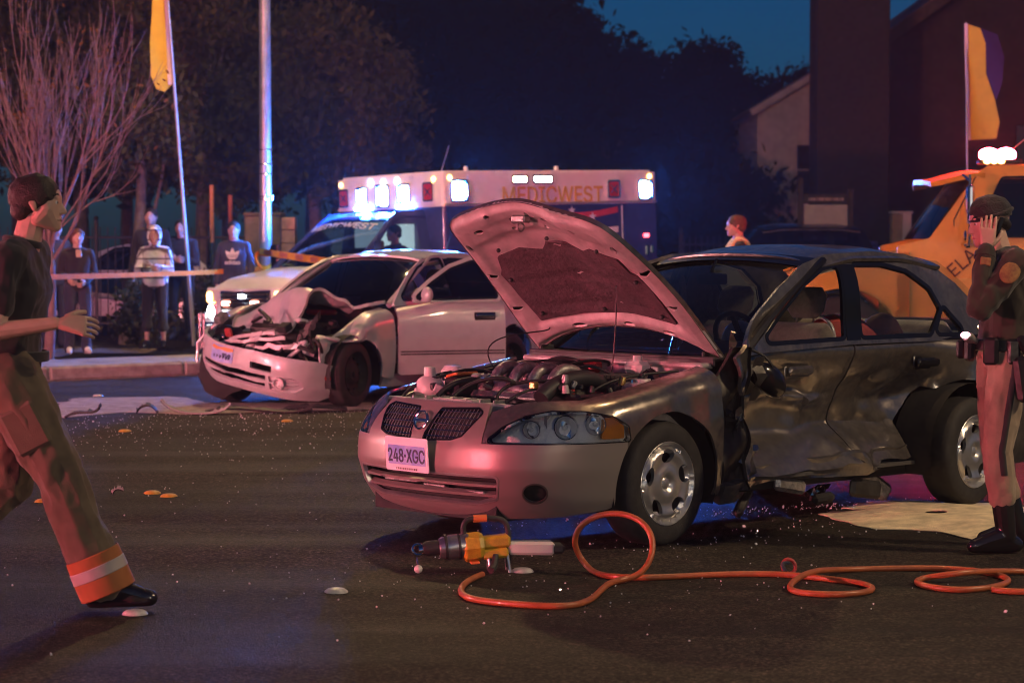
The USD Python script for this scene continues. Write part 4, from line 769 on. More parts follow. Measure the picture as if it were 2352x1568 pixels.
# ---------------------------------------------------------------- ambulance and tow truck
lamp('blue_beam', (.02, .18, 1.0), 3400); lamp('blue_side', (.02, .18, 1.0), 4800); lamp('blue_small', (.10, .30, 1.0), 400)
lamp('white_beam', (.75, .86, 1.0), 90); lamp('amber_beam', (1.0, .58, .30), 260); lamp('amber_glow', (1.0, .50, .12), 25)
lamp('red_beam', (1.0, .025, .05), 2000); lamp('red_glow', (1.0, .06, .08), 14); lamp('cabin_glow', (.62, .80, .85), 1.4)
def build_ambulance():
    T = thing('ambulance', 'white and navy ambulance with blue flashing lights behind the silver saloon', 'ambulance', (-1.553, 29.88, 0), 220, rx=1.16, ry=1.38)
    W, L, zt, zb = 1.15, 3.75, 2.37, 1.945
    def shell(z0, z1, grow, r):
        return extr(rrect(L + 2 * grow, 2 * W + 2 * grow, r, (-L / 2, 0)), z1 - z0)
    part(T, 'box_body', mv(shell(.55, zb + .02, 0, .05), (0, 0, .55)), 'navy_paint', 35)
    bd = part(T, 'upper_band', mv(shell(zb, zt, .012, .06), (0, 0, zb)), 'white_paint', 35)
    part(T, 'roof', mv(shell(0, .03, -.04, .05), (0, 0, zt)), 'white_paint', 35)
    part(T, 'lower_band', mv(shell(.5, 1.20, .008, .055), (0, 0, .5)), 'white_paint', 35)
    for y0 in (W + .012, -W - .012): part(bd, 'edge_rail', cbox(L, .02, .03, (-L / 2, y0, zb + .02), .008), 'alloy')
    F = lambda m, x, z: orient(m, [(1, 0, 0), (0, 0, 1), (0, 1, 0)], (x, W + .0125, z))                       # on the side that faces the road
    FR = lambda m, y, z: orient(m, [(0, 1, 0), (0, 0, 1), (1, 0, 0)], (.0125, y, z))                           # on the front
    SD = lambda m, x, z: orient(m, [(-1, 0, 0), (0, 0, 1), (0, 1, 0)], (x, W + .0125, z))
    def light(put, a, z, w, h, lit, lab=None):
        b = part(bd, 'light_bezel', put(extr(rrect(w + .05, h + .05, .03).difference(rrect(w, h, .02)), .03), a, z), 'chrome', 30)
        part(b, 'lens', put(mv(extr(rrect(w, h, .02), .02), (0, 0, .002)) if lit in ('red_lens', 'amber_beam') else mv(ball(1, (0, 0, 0), (w * .53, h * .53, .035), 2), (0, 0, .006)), a, z), lit, 60)
        if lit == 'red_lens':
            part(b, 'reflector_ridge', put(mv(join(mv(cbox(w * .9, .02, .02, b=.006), rz=40), mv(cbox(w * .9, .02, .02, b=.006), rz=-40)), (0, 0, .03)), a, z), 'chrome')
    light(FR, -.97, 2.12, .17, .20, 'red_lens'); light(FR, -.56, 2.12, .20, .22, 'blue_beam'); light(FR, -.10, 2.12, .24, .26, 'blue_beam'); light(FR, .36, 2.13, .22, .22, 'blue_beam'); light(FR, .88, 2.14, .17, .20, 'red_lens')
    for y in (-1.05, -.38, -.10, .20, .98):
        part(bd, 'marker_lamp', FR(mv(lathe([(.001, .03), (.025, .02), (.032, 0)], 14), (0, 0, 0)), y, 2.30), 'white_beam' if abs(y) < .5 else 'amber_glow')
    for y in (-.56, .36): part(bd, 'under_light', FR(extr(rrect(.32, .05, .02), .03), y, 1.965), 'blue_small')
    light(SD, -.24, 2.14, .24, .24, 'blue_side'); light(SD, -2.93, 2.14, .18, .20, 'red_lens'); light(SD, -3.52, 2.13, .22, .23, 'blue_side')
    for x, w in ((-1.26, .22), (-1.66, .30)): light(SD, x, 2.28, w, .07, 'amber_beam')
    part(bd, 'marker_lamp', SD(lathe([(.001, .03), (.025, .02), (.032, 0)], 14), -3.62, 2.31), 'amber_glow'); part(bd, 'marker_lamp', SD(lathe([(.001, .03), (.025, .02), (.032, 0)], 14), -.10, 2.31), 'amber_glow')
    part(bd, 'band_lettering', SD(text('MEDICWEST', .21, .004, True), -1.86, 2.075), 'gold_print', False)
    # flag graphic on the side
    def flag(x, z): return np.stack([x, 0 * x + W + .006, z], -1)
    for k in range(6):
        xs = np.linspace(-1.5, -3.02, 16); f = (xs + 1.5) / -1.52; mid = 1.90 - .15 * k - .10 * np.sin(f * 3.0) - .10 * f ** 2 + .12 * f * (k < 1); w = .10 - .02 * f
        P = Polygon(np.r_[np.c_[xs, mid], np.c_[xs[::-1], (mid - w)[::-1]]]).buffer(0).intersection(sbox(-3.03, 1.205, -1.2, 1.94))
        if not P.is_empty: part(T, 'flag_stripe', panel(P, flag, .12, 0), 'red_print' if k % 2 == 0 else 'white_paint', False)
    for x, z in ((-2.18, 1.86), (-2.55, 1.77)):
        a = np.arange(10) * PI / 5 + PI / 2; r = np.where(np.arange(10) % 2 == 0, .07, .03); part(T, 'star', panel(Polygon(np.c_[x + r * np.cos(a), z + r * np.sin(a)]), lambda p, q: flag(p, q) + np.array([0, .004, 0]), .05, 0), 'white_paint', False)
    dr = part(T, 'side_door', F(extr(sbox(-3.10, -.62, -3.72, .70), .006), 0, 1.22), 'navy_paint', False)
    part(dr, 'door_edge', cbox(.025, .02, 1.3, (-3.09, W + .015, 1.27), .006), 'alloy')
    part(dr, 'door_handle', join(cbox(.05, .03, .13, (-3.52, W + .03, 1.30), .01), cbox(.06, .03, .11, (-3.62, W + .03, 1.31), .01)), 'chrome')
    part(dr, 'red_marker', cbox(.10, .03, .055, (-3.52, W + .03, 1.50), .012), 'red_glow')
    part(T, 'lower_lettering', SD(text('C', .14, .003, True), -3.45, 1.09), 'navy_paint', False)
    for x in (-.35, -1.9): part(T, 'roof_lamp', mv(lathe([(.001, .09), (.03, .085), (.035, 0)], 14), (x - .1, W - .08, zt)), 'white_paint')
    part(T, 'antenna', tube([(-.05, W - .1, zt), (-.16, W - .05, zt + .35)], .006, 6), 'alloy')
    part(T, 'side_mirror_pole', tube([(-.02, W + .05, 1.93), (.05, W + .22, 1.62), (.02, W + .06, 1.40)], .008, 6), 'chrome')
    # cab
    wb = [(1.25, -.86, 1.20), (1.42, -.4, 1.22), (1.46, 0, 1.22), (1.42, .4, 1.22), (1.25, .86, 1.20)]; wt = [(.52, -.74, 1.80), (.62, -.35, 1.84), (.64, 0, 1.85), (.62, .35, 1.84), (.52, .74, 1.80)]
    ws = part(T, 'windscreen', ruled(wb, wt, 17, 8, .03), 'dark_glass', 60)
    cabp = smooth_poly([(.0, .55), (.0, 1.92), (.46, 1.90), (.58, 1.82), (1.30, 1.20), (1.30, .55)], .03); wn = smooth_poly([(.16, 1.22), (.16, 1.74), (.52, 1.74), (.66, 1.66), (1.10, 1.22)], .03)
    for s in (1, -1):
        Lf = lambda x, z, s=s: np.stack([x, s * (.95 - .28 * np.clip(z - 1.15, 0, 1)), z], -1)
        cs = part(T, 'cab_side', panel(cabp.difference(wn), Lf, .08, .03, flip=s > 0), 'navy_paint', 40)
        part(cs, 'cab_window', panel(wn, lambda x, z: Lf(x, z) - np.array([0, .012 * s, 0]), .1, 0), 'car_glass' , 40)
        part(T, 'windscreen_pillar', tube([(1.27, s * .88, 1.19), (.9, s * .83, 1.50), (.50, s * .76, 1.83)], .035, 8, 4), 'navy_paint')
        part(T, 'mirror', join(cbox(.05, .18, .34, (1.05, s * 1.16, 1.36), .02), rod((1.1, s * .93, 1.25), (1.06, s * 1.12, 1.3), .012)), 'gloss_black')
    part(T, 'cab_roof', panel(Polygon([(.0, -.78), (.0, .78), (.5, .76), (.63, .4), (.66, 0), (.63, -.4), (.5, -.76)]), lambda x, y: np.stack([x, y, 1.90 - .06 * (y / .78) ** 2 - .08 * ss(x, .3, .66)], -1), .08, .03), 'navy_paint', 45)
    Rw = [(0, 1, 0), (-.76, 0, .65), (.65, 0, .76)]
    lt = text('MEDICWEST', .105, .004, True); lt = mv(lt, s=(1.55, 1, 1)); v = lt.vertices; lt.vertices = np.c_[v[:, 0], v[:, 1] - .12 * v[:, 0] ** 2, v[:, 2]]
    lt2 = orient(lt, Rw, (.80, 0, 1.745)); v = lt2.vertices; v[:, 0] -= .10 * (v[:, 1] / .7) ** 2; lt2.vertices = v
    part(ws, 'windscreen_lettering', lt2, 'reflective_tape', False)
    def hoodz(x, y): return 1.215 - .16 * ((x - 1.3) / 1.05) ** 1.3 * 1.0 + .03 * (1 - (y / .85) ** 2) - .10 * ss(x, 2.1, 2.36) - .06 * ss(np.abs(y), .6, .88)
    part(T, 'hood', panel(Polygon([(1.28, -.87), (1.44, 0), (1.28, .87), (2.1, .86), (2.34, .70), (2.38, 0), (2.34, -.70), (2.1, -.86)]), lambda x, y: np.stack([x, y, hoodz(np.maximum(x, 1.301), y)], -1), .06, .03), 'white_paint', 45)
    for s in (1, -1): part(T, 'front_wing', panel(Polygon([(1.28, .45), (1.28, 1.17), (2.08, 1.05), (2.30, .95), (2.34, .5)]).difference(Point(1.75, .38).buffer(.42)), lambda x, z: np.stack([x, s * (.92 - .05 * ss(x, 2.0, 2.35) - .06 * ss(z, .95, 1.15)), z], -1), .06, .03), 'white_paint', 45)
    fp = part(T, 'front_panel', cbox(.06, 1.70, .52, (2.31, 0, .74), .02), 'white_paint')
    gl = part(T, 'grille', cbox(.05, 1.14, .26, (2.345, .08, .83), .015), 'chrome')
    for k in range(4): part(gl, 'grille_slat', cbox(.03, 1.06, .03, (2.375, .08, .735 + .06 * k), .01), 'dark_metal')
    for y, m in ((-.35, 'red_glow'), (.30, 'red_glow'), (.02, 'white_beam')): part(gl, 'grille_light', cbox(.04, .13 if m == 'red_glow' else .10, .055, (2.38, y, .80 if m == 'red_glow' else .89), .012), 'red_small' if m == 'red_glow' else m)
    for s in (1, -1):
        hl = part(T, 'headlamp', cbox(.05, .22, .20, (2.335, s * .72, .72), .03), 'chrome'); part(hl, 'lit_lens', orient(lathe([(.001, .02), (.06, .015), (.085, 0)], 18), [(0, 1, 0), (0, 0, 1), (1, 0, 0)], (2.36, s * .72, .70)), 'head_beam')
        part(T, 'indicator', cbox(.05, .12, .13, (2.335, s * .77, .88), .02), 'amber_glow')
    part(T, 'bumper', cbox(.22, 1.84, .22, (2.40, 0, .46), .05), 'chrome')
    for y in (-.72, -.62): part(T, 'bumper_guard', cbox(.06, .05, .34, (2.53, y, .52), .015), 'chrome')
    for x in (1.75, -2.6):
        for s in (1, -1): make_wheel(T, 'wheel', (x, s * .93, .38), s, 'plain', R=.38, W=.24)
    part(T, 'underbody', box(5.8, 1.5, .16, (-.7, 0, .46)), 'soot')
    part(T, 'cab_interior', join(cbox(.5, 1.6, .25, (1.02, 0, 1.06), .06), cbox(.16, .5, .7, (.25, .42, 1.1), .05), cbox(.16, .5, .7, (.25, -.42, 1.1), .05)), 'dash_grey')
    part(T, 'bright_bulkhead', cbox(.02, 1.3, .62, (.03, -.1, 1.50), .005), 'cabin_glow', label='lit opening to the patient compartment seen through the cab window')
    return T
lamp('red_small', (1.0, .35, .25), 30); lamp('head_beam', (.85, .92, 1.0), 40)
ambulance = build_ambulance()

def build_tow():
    T = thing('tow_truck', 'orange yellow tow truck with a red beacon behind the officer', 'tow truck', (4.52, 23.5, 0), 176)
    cp = smooth_poly([(.62, .55), (.62, 1.46), (.30, 1.54), (-.17, 2.18), (-.28, 2.26), (-1.9, 2.30), (-1.9, .55)], .04); wn = smooth_poly([(-.10, 1.56), (-.18, 1.62), (-.42, 2.13), (-1.16, 2.14), (-1.16, 1.56)], .04)
    for s in (1, -1):
        Lf = lambda x, z, s=s: np.stack([x, s * (1.0 - .14 * np.clip(z - 1.5, 0, 1)), z], -1)
        cs = part(T, 'cab_side', panel(cp.difference(wn), Lf, .08, .04, flip=s > 0), 'yellow_paint', 40)
        part(cs, 'side_window', panel(wn, lambda x, z: Lf(x, z) - np.array([0, .015 * s, 0]), .1, 0), 'dark_glass')
        part(cs, 'window_trim', panel(wn.buffer(.02).difference(wn), lambda x, z: Lf(x, z) + np.array([0, .006 * s, 0]), .06, .02), 'gloss_black')
        dl = [(.02, 2.10), (.10, 1.75), (.12, .8), (-1.26, .8), (-1.26, 2.18)]
        part(cs, 'door_seam', tube(np.array([Lf(np.array([x]), np.array([z]))[0] + np.array([0, .003 * s, 0]) for x, z in [(-.16, 2.15), (.06, 1.72), (.06, .7)]]), .006, 5), 'soot')
        part(cs, 'reflective_stripe', panel(sbox(-1.9, .98, .10, 1.14), lambda x, z: Lf(x, z) + np.array([0, .005 * s, 0]), .2, .01), 'gold_print')
    Rl = [(-.74, 0, .67), (.67, 0, .74), (0, 1, 0)]
    part(T, 'door_lettering', orient(text('ELA', .13, .004, False), Rl, (-.02, 1.008, 1.30)), 'door_ink', False, 'dark letters slanting up the door')
    part(T, 'windscreen', ruled([(.30, -.93, 1.53), (.44, 0, 1.53), (.30, .93, 1.53)], [(-.17, -.86, 2.17), (-.06, 0, 2.18), (-.17, .86, 2.17)], 13, 6, .02), 'dark_glass', 60)
    part(T, 'roof', panel(Polygon([(-.2, -.88), (-.08, 0), (-.2, .88), (-1.9, .9), (-1.9, -.9)]), lambda x, y: np.stack([x, y, 2.30 - .05 * (y / .9) ** 2 - .08 * ss(x, -.7, -.1)], -1), .1, .03), 'yellow_paint', 45)
    vs = panel(Polygon([(-.25, -.92), (.28, -.86), (.36, 0), (.28, .86), (-.25, .92)]), lambda x, y: np.stack([x, y, 2.24 - .05 * (y / .9) ** 2 - .10 * ss(x, -.2, .36)], -1), .06, .05, closed=True)
    part(T, 'sun_visor', vs, 'yellow_paint', 40)
    part(T, 'hood', panel(Polygon([(.40, -.95), (.5, 0), (.40, .95), (1.5, .85), (1.95, .6), (2.0, 0), (1.95, -.6), (1.5, -.85)]), lambda x, y: np.stack([x, y, 1.42 - .06 * (x - .4) - .10 * (np.abs(y) / .95) ** 4 - .15 * ss(x, 1.5, 2.0)], -1), .1, .04), 'yellow_paint', 45)
    for s in (1, -1): part(T, 'front_wing', panel(Polygon([(.5, .5), (.5, 1.40), (1.5, 1.32), (1.9, 1.1), (1.95, .6)]).difference(Point(1.15, .48).buffer(.56)), lambda x, z: np.stack([x, s * (1.0 - .12 * ss(x, 1.2, 1.95)), z], -1), .1, .04), 'yellow_paint', 45)
    part(T, 'grille', cbox(.06, 1.2, .6, (1.95, 0, 1.0), .02), 'chrome'); part(T, 'bumper', cbox(.25, 2.1, .3, (2.1, 0, .6), .04), 'chrome')
    bc = part(T, 'beacon_base', cbox(.42, .24, .05, (-.44, .52, 2.31), .015), 'gloss_black')
    part(bc, 'beacon', mv(join(ball(1, (0, 0, 0), (.10, .09, .07), 3), ball(1, (-.17, 0, 0), (.10, .09, .07), 3)), (-.34, .52, 2.38)), 'red_beam')
    for k in range(3): part(T, 'roof_marker', ball(.035, (-.30 - .07 * k, .70, 2.31), (1, 1, .8), 1), 'amber_glow')
    part(T, 'whip_antenna', tube([(-.4, .6, 2.3), (-.95, .62, 2.75)], .006, 5), 'alloy')
    mr = part(T, 'mirror_bracket', join(rod((-.02, 1.02, 2.16), (-.06, 1.24, 2.10), .014), rod((-.06, 1.24, 2.16), (-.06, 1.24, 1.46), .014), rod((-.02, 1.0, 1.48), (-.06, 1.24, 1.50), .014), cbox(.08, .12, .06, (-.06, 1.10, 1.47), .02)), 'chrome')
    part(mr, 'mirror_head', mv(cbox(.07, .17, .40, b=.025), (-.06, 1.27, 1.86)), 'chrome', 40); part(mr, 'spot_mirror', mv(lathe([(.001, .03), (.05, .02), (.07, 0)], 16, 'x'), (-.02, 1.26, 1.55)), 'chrome')
    part(T, 'cab_back', cbox(.06, 1.9, 1.6, (-1.9, 0, 1.45), .02), 'yellow_paint'); part(T, 'tow_body', join(cbox(3.6, 2.2, .7, (-3.9, 0, 1.0), .05), cbox(.3, 1.9, 1.2, (-2.3, 0, 1.9), .05)), 'yellow_paint'); part(T, 'boom', mv(cbox(3.2, .3, .3, b=.05), (-3.8, 0, 2.0), ry=14), 'dark_metal')
    for x in (1.15, -3.6):
        for s in (1, -1): make_wheel(T, 'wheel', (x, s * 1.02, .48), s, 'plain', R=.48, W=.28)
    part(T, 'underbody', box(6.5, 1.6, .2, (-2, 0, .55)), 'soot'); part(T, 'cab_seat', cbox(.5, 1.6, .9, (-1.4, 0, 1.3), .08), 'dash_grey')
    return T
tow = build_tow()
# ---------------------------------------------------------------- people
def cloth(name, col, **k): pm(name, col, k.pop('rough', .9), var=k.pop('var', .18), vscale=k.pop('vscale', 9), bump=k.pop('bump', .25), bscale=k.pop('bscale', 260), sheen=.15, **k)
pm('skin', (.50, .31, .23), .5, var=.08, vscale=18); pm('lips', (.38, .16, .13), .45); pm('eye_white', (.6, .58, .55), .25); pm('iris', (.03, .02, .015), .15)
pm('hair_dark', (.018, .013, .010), .6, var=.4, vscale=60, bump=.5, bscale=160); pm('hair_brown', (.10, .055, .03), .6, var=.4, vscale=60, bump=.5, bscale=160); pm('hair_auburn', (.11, .035, .02), .6, var=.4, vscale=60, bump=.5, bscale=160)
cloth('black_cloth', (.016, .015, .017)); cloth('jacket_brown', (.028, .021, .014)); cloth('trouser_tan', (.27, .20, .135)); cloth('bunker_tan', (.11, .082, .048)); cloth('dark_denim', (.03, .035, .06)); cloth('beanie_black', (.02, .017, .018), bump=.6, bscale=120)
pm('cuff_band', (.34, .30, .28), .6); cloth('charcoal', (.03, .03, .034)); cloth('vest_orange', (.75, .24, .05)); pm('vest_tape', (.72, .68, .35), .4); pm('shirt_white', (.7, .68, .66), .9); pm('boot_black', (.012, .011, .012), .22, coat=.5, bump=.15, bscale=30); pm('shoe_white', (.62, .6, .58), .6, var=.1); pm('cuff_orange', (.30, .10, .025), .8)
pm('patch_gold', (.30, .17, .05), .8, col2=(.16, .06, .03), vscale=30)
usdkit.material(stage, M('plaid_hoodie'), {'tc': ('texture_coordinate', {}), 'w1': ('wave_texture', {'bands_direction': 'x', 'scale': 2.6, 'distortion': 1.2, 'detail': 1.0}), 'w2': ('wave_texture', {'bands_direction': 'z', 'scale': 2.6, 'distortion': 1.2, 'detail': 1.0}), 'mx': ('math', {'math_type': 'maximum'}),
    'r': ('rgb_ramp', {'ramp': [(.86, (.70, .68, .66)), (.97, (.12, .10, .11))]}), 'p': ('principled_bsdf', {'roughness': .9})}, [('tc.object', 'w1.vector'), ('tc.object', 'w2.vector'), ('w1.fac', 'mx.value1'), ('w2.fac', 'mx.value2'), ('mx.value', 'r.fac'), ('r.color', 'p.base_color')], surface='p.BSDF')
ICO = np.asarray(trimesh.creation.icosphere(1).vertices)
def blob(*balls):
    return m3.Manifold.hull_points(np.vstack([np.asarray(c, float) + r * ICO for c, r in balls]))
def fuse(ms, ref=.02, it=8, noise=0.0, nsc=9.0, seed=0, trims=()):
    m = m3.Manifold.batch_boolean(ms, m3.OpType.Add)
    for n, o in trims: m = m.trim_by_plane(tuple(map(float, n)), float(o))
    m = m.refine_to_length(ref); g = m.to_mesh(); t = trimesh.Trimesh(np.array(g.vert_properties[:, :3], float), np.array(g.tri_verts), process=True)
    if it: trimesh.smoothing.filter_taubin(t, .5, .53, it)
    if noise:
        q = t.vertices * np.array([nsc, nsc, nsc * .6]); t.vertices = t.vertices + t.vertex_normals * (noise * 2 * (1 - 2 * np.abs(meshkit.fbm(q, 3, seed) - .5) - .75))[:, None]
    return t
def unit(v): v = np.asarray(v, float); return v / (np.linalg.norm(v) + 1e-12)
def hand_balls(w, d, n, k=1.0, curl=.5, thumb=1):
    """palm, four fingers and a thumb; w wrist, d along the hand, n out of the palm"""
    d, n = unit(d), unit(n); s = np.cross(n, d) * thumb; out = []; P = lambda a, b, c: w + k * (a * d + b * s + c * n)
    out.append(blob((P(.0, 0, 0), .024 * k), (P(.085, .030, .004), .013 * k), (P(.088, -.028, .004), .012 * k), (P(.03, .026, 0), .016 * k)))
    for b, L in ((.034, .072), (.0115, .080), (-.0115, .074), (-.033, .058)):
        a = P(.085, b, .002); ang = 0; pts = [a]
        for q in (.45, .32, .23):
            ang += curl * .9; pts.append(pts[-1] + k * L * q * 1.05 * (math.cos(ang) * d + math.sin(ang) * n))
        for j in range(3): out.append(blob((pts[j], (.0086 - .0008 * j) * k), (pts[j + 1], (.0078 - .0008 * j) * k)))
    t0, t1, t2 = P(.022, .030, .004), P(.055, .058, .018), P(.085, .066, .030)
    out += [blob((t0, .015 * k), (t1, .011 * k)), blob((t1, .011 * k), (t2, .009 * k))]
    return out
def person(label, loc, rz, H=1.75, J=None, top='black_cloth', bottom='charcoal', shoe='black_plastic', hair='hair_dark', hairstyle='short', sleeve='long', legs='long', group=None, near=False, yaw=0, pitch=0, hood=None, female=False, boots=False, hem=None, curl=.6, waist_in=True, look=None, baggy=0.0):
    k = H / 1.75; ref = .014 if near else .028
    j = dict(pel=(0, 0, .95), wai=(0, 0, 1.10), che=(0, 0, 1.29), nec=(0, 0, 1.47), hea=(.03, 0, 1.63), shL=(0, .168, 1.40), shR=(0, -.168, 1.40), elL=(-.03, .235, 1.13), elR=(-.03, -.235, 1.13), wrL=(.06, .23, .89), wrR=(.06, -.23, .89), hiL=(0, .09, .93), hiR=(0, -.09, .93), knL=(.03, .11, .50), knR=(.03, -.11, .50), anL=(-.01, .12, .085), anR=(-.01, -.12, .085), fdL=(1, .1, 0), fdR=(1, -.1, 0))
    j.update(J or {}); j = {a: np.array(b, float) * (k if a[:2] != 'fd' else 1) for a, b in j.items()}
    T = thing('person', label, 'person', loc, rz, group=group)
    fw = .92 if female else 1.0
    def torso(g, lo=True):
        up = unit(j['nec'] - j['pel']); side = unit(j['shL'] - j['shR']); r = lambda x: (x * fw + g) * 1.0 * k
        c, w, p = j['che'], j['wai'], j['pel']
        ms = [blob((c + side * .085 * k, r(.098)), (c - side * .085 * k, r(.098)), (w + side * .06 * k, r(.094)), (w - side * .06 * k, r(.094))), blob((w + side * .06 * k, r(.094)), (w - side * .06 * k, r(.094)), (p + side * .075 * k, r(.10)), (p - side * .075 * k, r(.10)))]
        ms.append(blob((j['shL'] - side * .03 * k, r(.058)), (j['shR'] + side * .03 * k, r(.058)), (c + side * .08 * k, r(.095)), (c - side * .08 * k, r(.095)), (j['nec'] - up * .05 * k, r(.06))))
        return ms
    def limb(a, b, r0, r1): return blob((a, r0 * k), (b, r1 * k))
    def arm(s, g, wr=True, el=1.0):
        sh, e, w = j['sh' + s], j['el' + s], j['wr' + s]
        o = [limb(sh, e * el + sh * (1 - el), .056 + g, .043 + g + (1 - el) * .006)]
        if wr: o.append(limb(e, w, .043 + g, .029 + g))
        return o
    def leg(s, g, to=1.0, flare=0.0):
        h, n, a = j['hi' + s], j['kn' + s], j['an' + s]
        o = [limb(h, n, .092 + g, .058 + g)]
        if to > 0:
            m = n + (a - n) * .3; e = n + (a - n) * to
            o += [limb(n, m, .056 + g, .056 + g), limb(m, e, .056 + g, .056 + (.037 - .056) * max(0, (to - .3) / .7) + g + flare)]
        return o
    # head
    yw, pt = math.radians(yaw), math.radians(pitch); hc = j['hea']
    Rm = np.array([[math.cos(yw), -math.sin(yw), 0], [math.sin(yw), math.cos(yw), 0], [0, 0, 1]]) @ np.array([[math.cos(pt), 0, math.sin(pt)], [0, 1, 0], [-math.sin(pt), 0, math.cos(pt)]])
    hp = lambda x, y, z: hc + k * (Rm @ np.array([x, y, z]))
    hb = lambda *bs: blob(*[(hp(*c), r * k) for c, r in bs])
    head = [hb(((.0, 0, .035), .082), ((-.03, 0, .035), .080)), hb(((.035, .036, -.015), .040), ((.035, -.036, -.015), .040), ((.070, 0, -.086), .022), ((.0, .048, -.060), .022), ((.0, -.048, -.060), .022), ((.045, 0, .03), .052)),
            hb(((.086, 0, .012), .007), ((.106, 0, -.026), .0105), ((.088, .012, -.030), .008), ((.088, -.012, -.030), .008)), hb(((.074, .034, .032), .014), ((.080, 0, .034), .012), ((.074, -.034, .032), .014)), hb(((.080, .020, -.058), .009), ((.087, 0, -.057), .009), ((.080, -.020, -.058), .009)),
            hb(((-.006, .074, .008), .011), ((-.002, .073, -.020), .008), ((-.018, .079, .008), .007)), hb(((-.006, -.074, .008), .011), ((-.002, -.073, -.020), .008), ((-.018, -.079, .008), .007)), blob((hp(-.02, 0, -.05), .056 * k), (j['nec'] - np.array([0, 0, .05 * k]), .062 * k))]
    fin = ref * .6
    skin = head + torso(-.006) + arm('L', -.004) + arm('R', -.004) + leg('L', -.006) + leg('R', -.006)
    for s in 'LR':
        d = j['hd' + s] if 'hd' + s in j else j['wr' + s] - j['el' + s]; n = j.get('pn' + s, np.array([0, -1.0 if s == 'L' else 1.0, 0])); skin += hand_balls(j['wr' + s] + unit(d) * .02 * k, d, n - unit(d) * (n @ unit(d)), k, j.get('cu' + s, np.array([curl]))[0] if np.ndim(j.get('cu' + s, 0)) else curl, 1 if s == 'L' else -1)
        a = j['an' + s]; f = unit(j['fd' + s]); skin.append(blob((a, .036 * k), (a + f * .12 * k - np.array([0, 0, .05 * k]), .026 * k)))
    b = part(T, 'body', fuse(skin, .0065 if near else .02, 2), 'skin', True)
    for s in (1, -1):
        part(b, 'eye', ball(.0125 * k, hp(.072, .031 * s, .010)), 'eye_white', True); part(b, 'iris', ball(.0065 * k, hp(.0805, .031 * s, .010), sub=1), 'iris', True)
        part(b, 'eyebrow', tube([hp(.086, .018 * s, .038), hp(.084, .034 * s, .043), hp(.070, .050 * s, .036)], .0045 * k, 5), hair)
    part(b, 'mouth', tube([hp(.081, .022, -.060), hp(.093, .0, -.058), hp(.081, -.022, -.060)], [.003 * k, .006 * k, .003 * k], 6, 3), 'lips', True)
    # hair
    if hairstyle in ('short', 'long'):
        hs = m3.Manifold.batch_boolean([hb(((.0, 0, .040), .089), ((-.035, 0, .036), .086))] + ([hb(((-.05, .05, -.05), .045), ((-.05, -.05, -.05), .045), ((-.02, .06, .04), .05), ((-.02, -.06, .04), .05))] if hairstyle == 'long' else [hb(((-.06, .03, -.02), .045), ((-.06, -.03, -.02), .045), ((-.04, 0, .04), .06))]), m3.OpType.Add)
        cut = hb(((.11, .0, -.03), .085), ((.11, .0, -.12), .10), ((.16, 0, .0), .10)) if hairstyle == 'short' else hb(((.11, .0, -.02), .080), ((.10, .0, -.12), .08), ((.16, 0, .0), .10))
        hs = hs - cut
        if hairstyle == 'short': hs = hs - hb(((.02, .12, -.05), .062), ((.02, .12, -.02), .05)) - hb(((.02, -.12, -.05), .062), ((.02, -.12, -.02), .05))
        hm = hs.refine_to_length(.010 if near else .018).to_mesh(); hm = trimesh.Trimesh(np.array(hm.vert_properties[:, :3], float), np.array(hm.tri_verts)); trimesh.smoothing.filter_taubin(hm, iterations=4)
        hm.vertices = hm.vertices + hm.vertex_normals * (.007 * k * (meshkit.fbm(hm.vertices * 55, 2, 4) - .4))[:, None]; part(T, 'hair', hm, hair, True)
    elif hairstyle == 'beanie':
        hs = blob((hp(.0, 0, .050), .092 * k), (hp(-.035, 0, .046), .090 * k)); n = Rm @ np.array([-.12, 0, 1.0]); n /= np.linalg.norm(n)
        hs = hs.trim_by_plane(tuple(n), float(n @ hp(.03, 0, .038))); hm = hs.refine_to_length(.01).to_mesh(); hm = trimesh.Trimesh(np.array(hm.vert_properties[:, :3], float), np.array(hm.tri_verts))
        bn = part(T, 'beanie', hm, 'beanie_black', 40); w = np.arange(25) * 2 * PI / 24
        part(bn, 'beanie_cuff', tube([hp(-.018 + .105 * math.cos(a), .091 * math.sin(a), .040 + .014 * math.cos(a) * -1) for a in w], .010 * k, 8), 'beanie_black', True)
        part(T, 'hair', fuse([hb(((-.075, .02, -.02), .03), ((-.075, -.02, -.02), .03), ((-.055, .05, .0), .028), ((-.055, -.05, .0), .028))], .02, 2), hair, True)
    # trousers
    g = .014 + baggy
    ms = torso(.006)[1:2] + leg('L', g, (.9 if baggy else 1.0) if legs == 'long' else .45 if legs == 'shorts' else .55, .02 if legs != 'boots' else 0) + leg('R', g, (.9 if baggy else 1.0) if legs == 'long' else .45 if legs == 'shorts' else .55, .02 if legs != 'boots' else 0)
    tr = part(T, 'trousers' if legs != 'shorts' else 'shorts', fuse(ms, ref, 6, .016 if near else .010, 9, 3, [((0, 0, -1), -1.06 * k)]), bottom, True)
    # top
    ms = torso(.018) + (sum([arm(s, .016, sleeve == 'long', 1.0 if sleeve == 'long' else .62) for s in 'LR'], []))
    hz = hem if hem is not None else .88
    tp = part(T, 'jacket' if sleeve == 'long' else 'shirt', fuse(ms + ([blob((j['wai'], .11 * k), (j['pel'], .11 * k))]), ref, 6, .016 if near else .011, 9, 5, [((0, 0, 1), hz * k)]), top, True)
    part(tp, 'collar', mv(trimesh.creation.torus(.068 * k, .016 * k, 20, 8), j['nec'] + np.array([.0, 0, .008 * k]), ry=12), top, True)
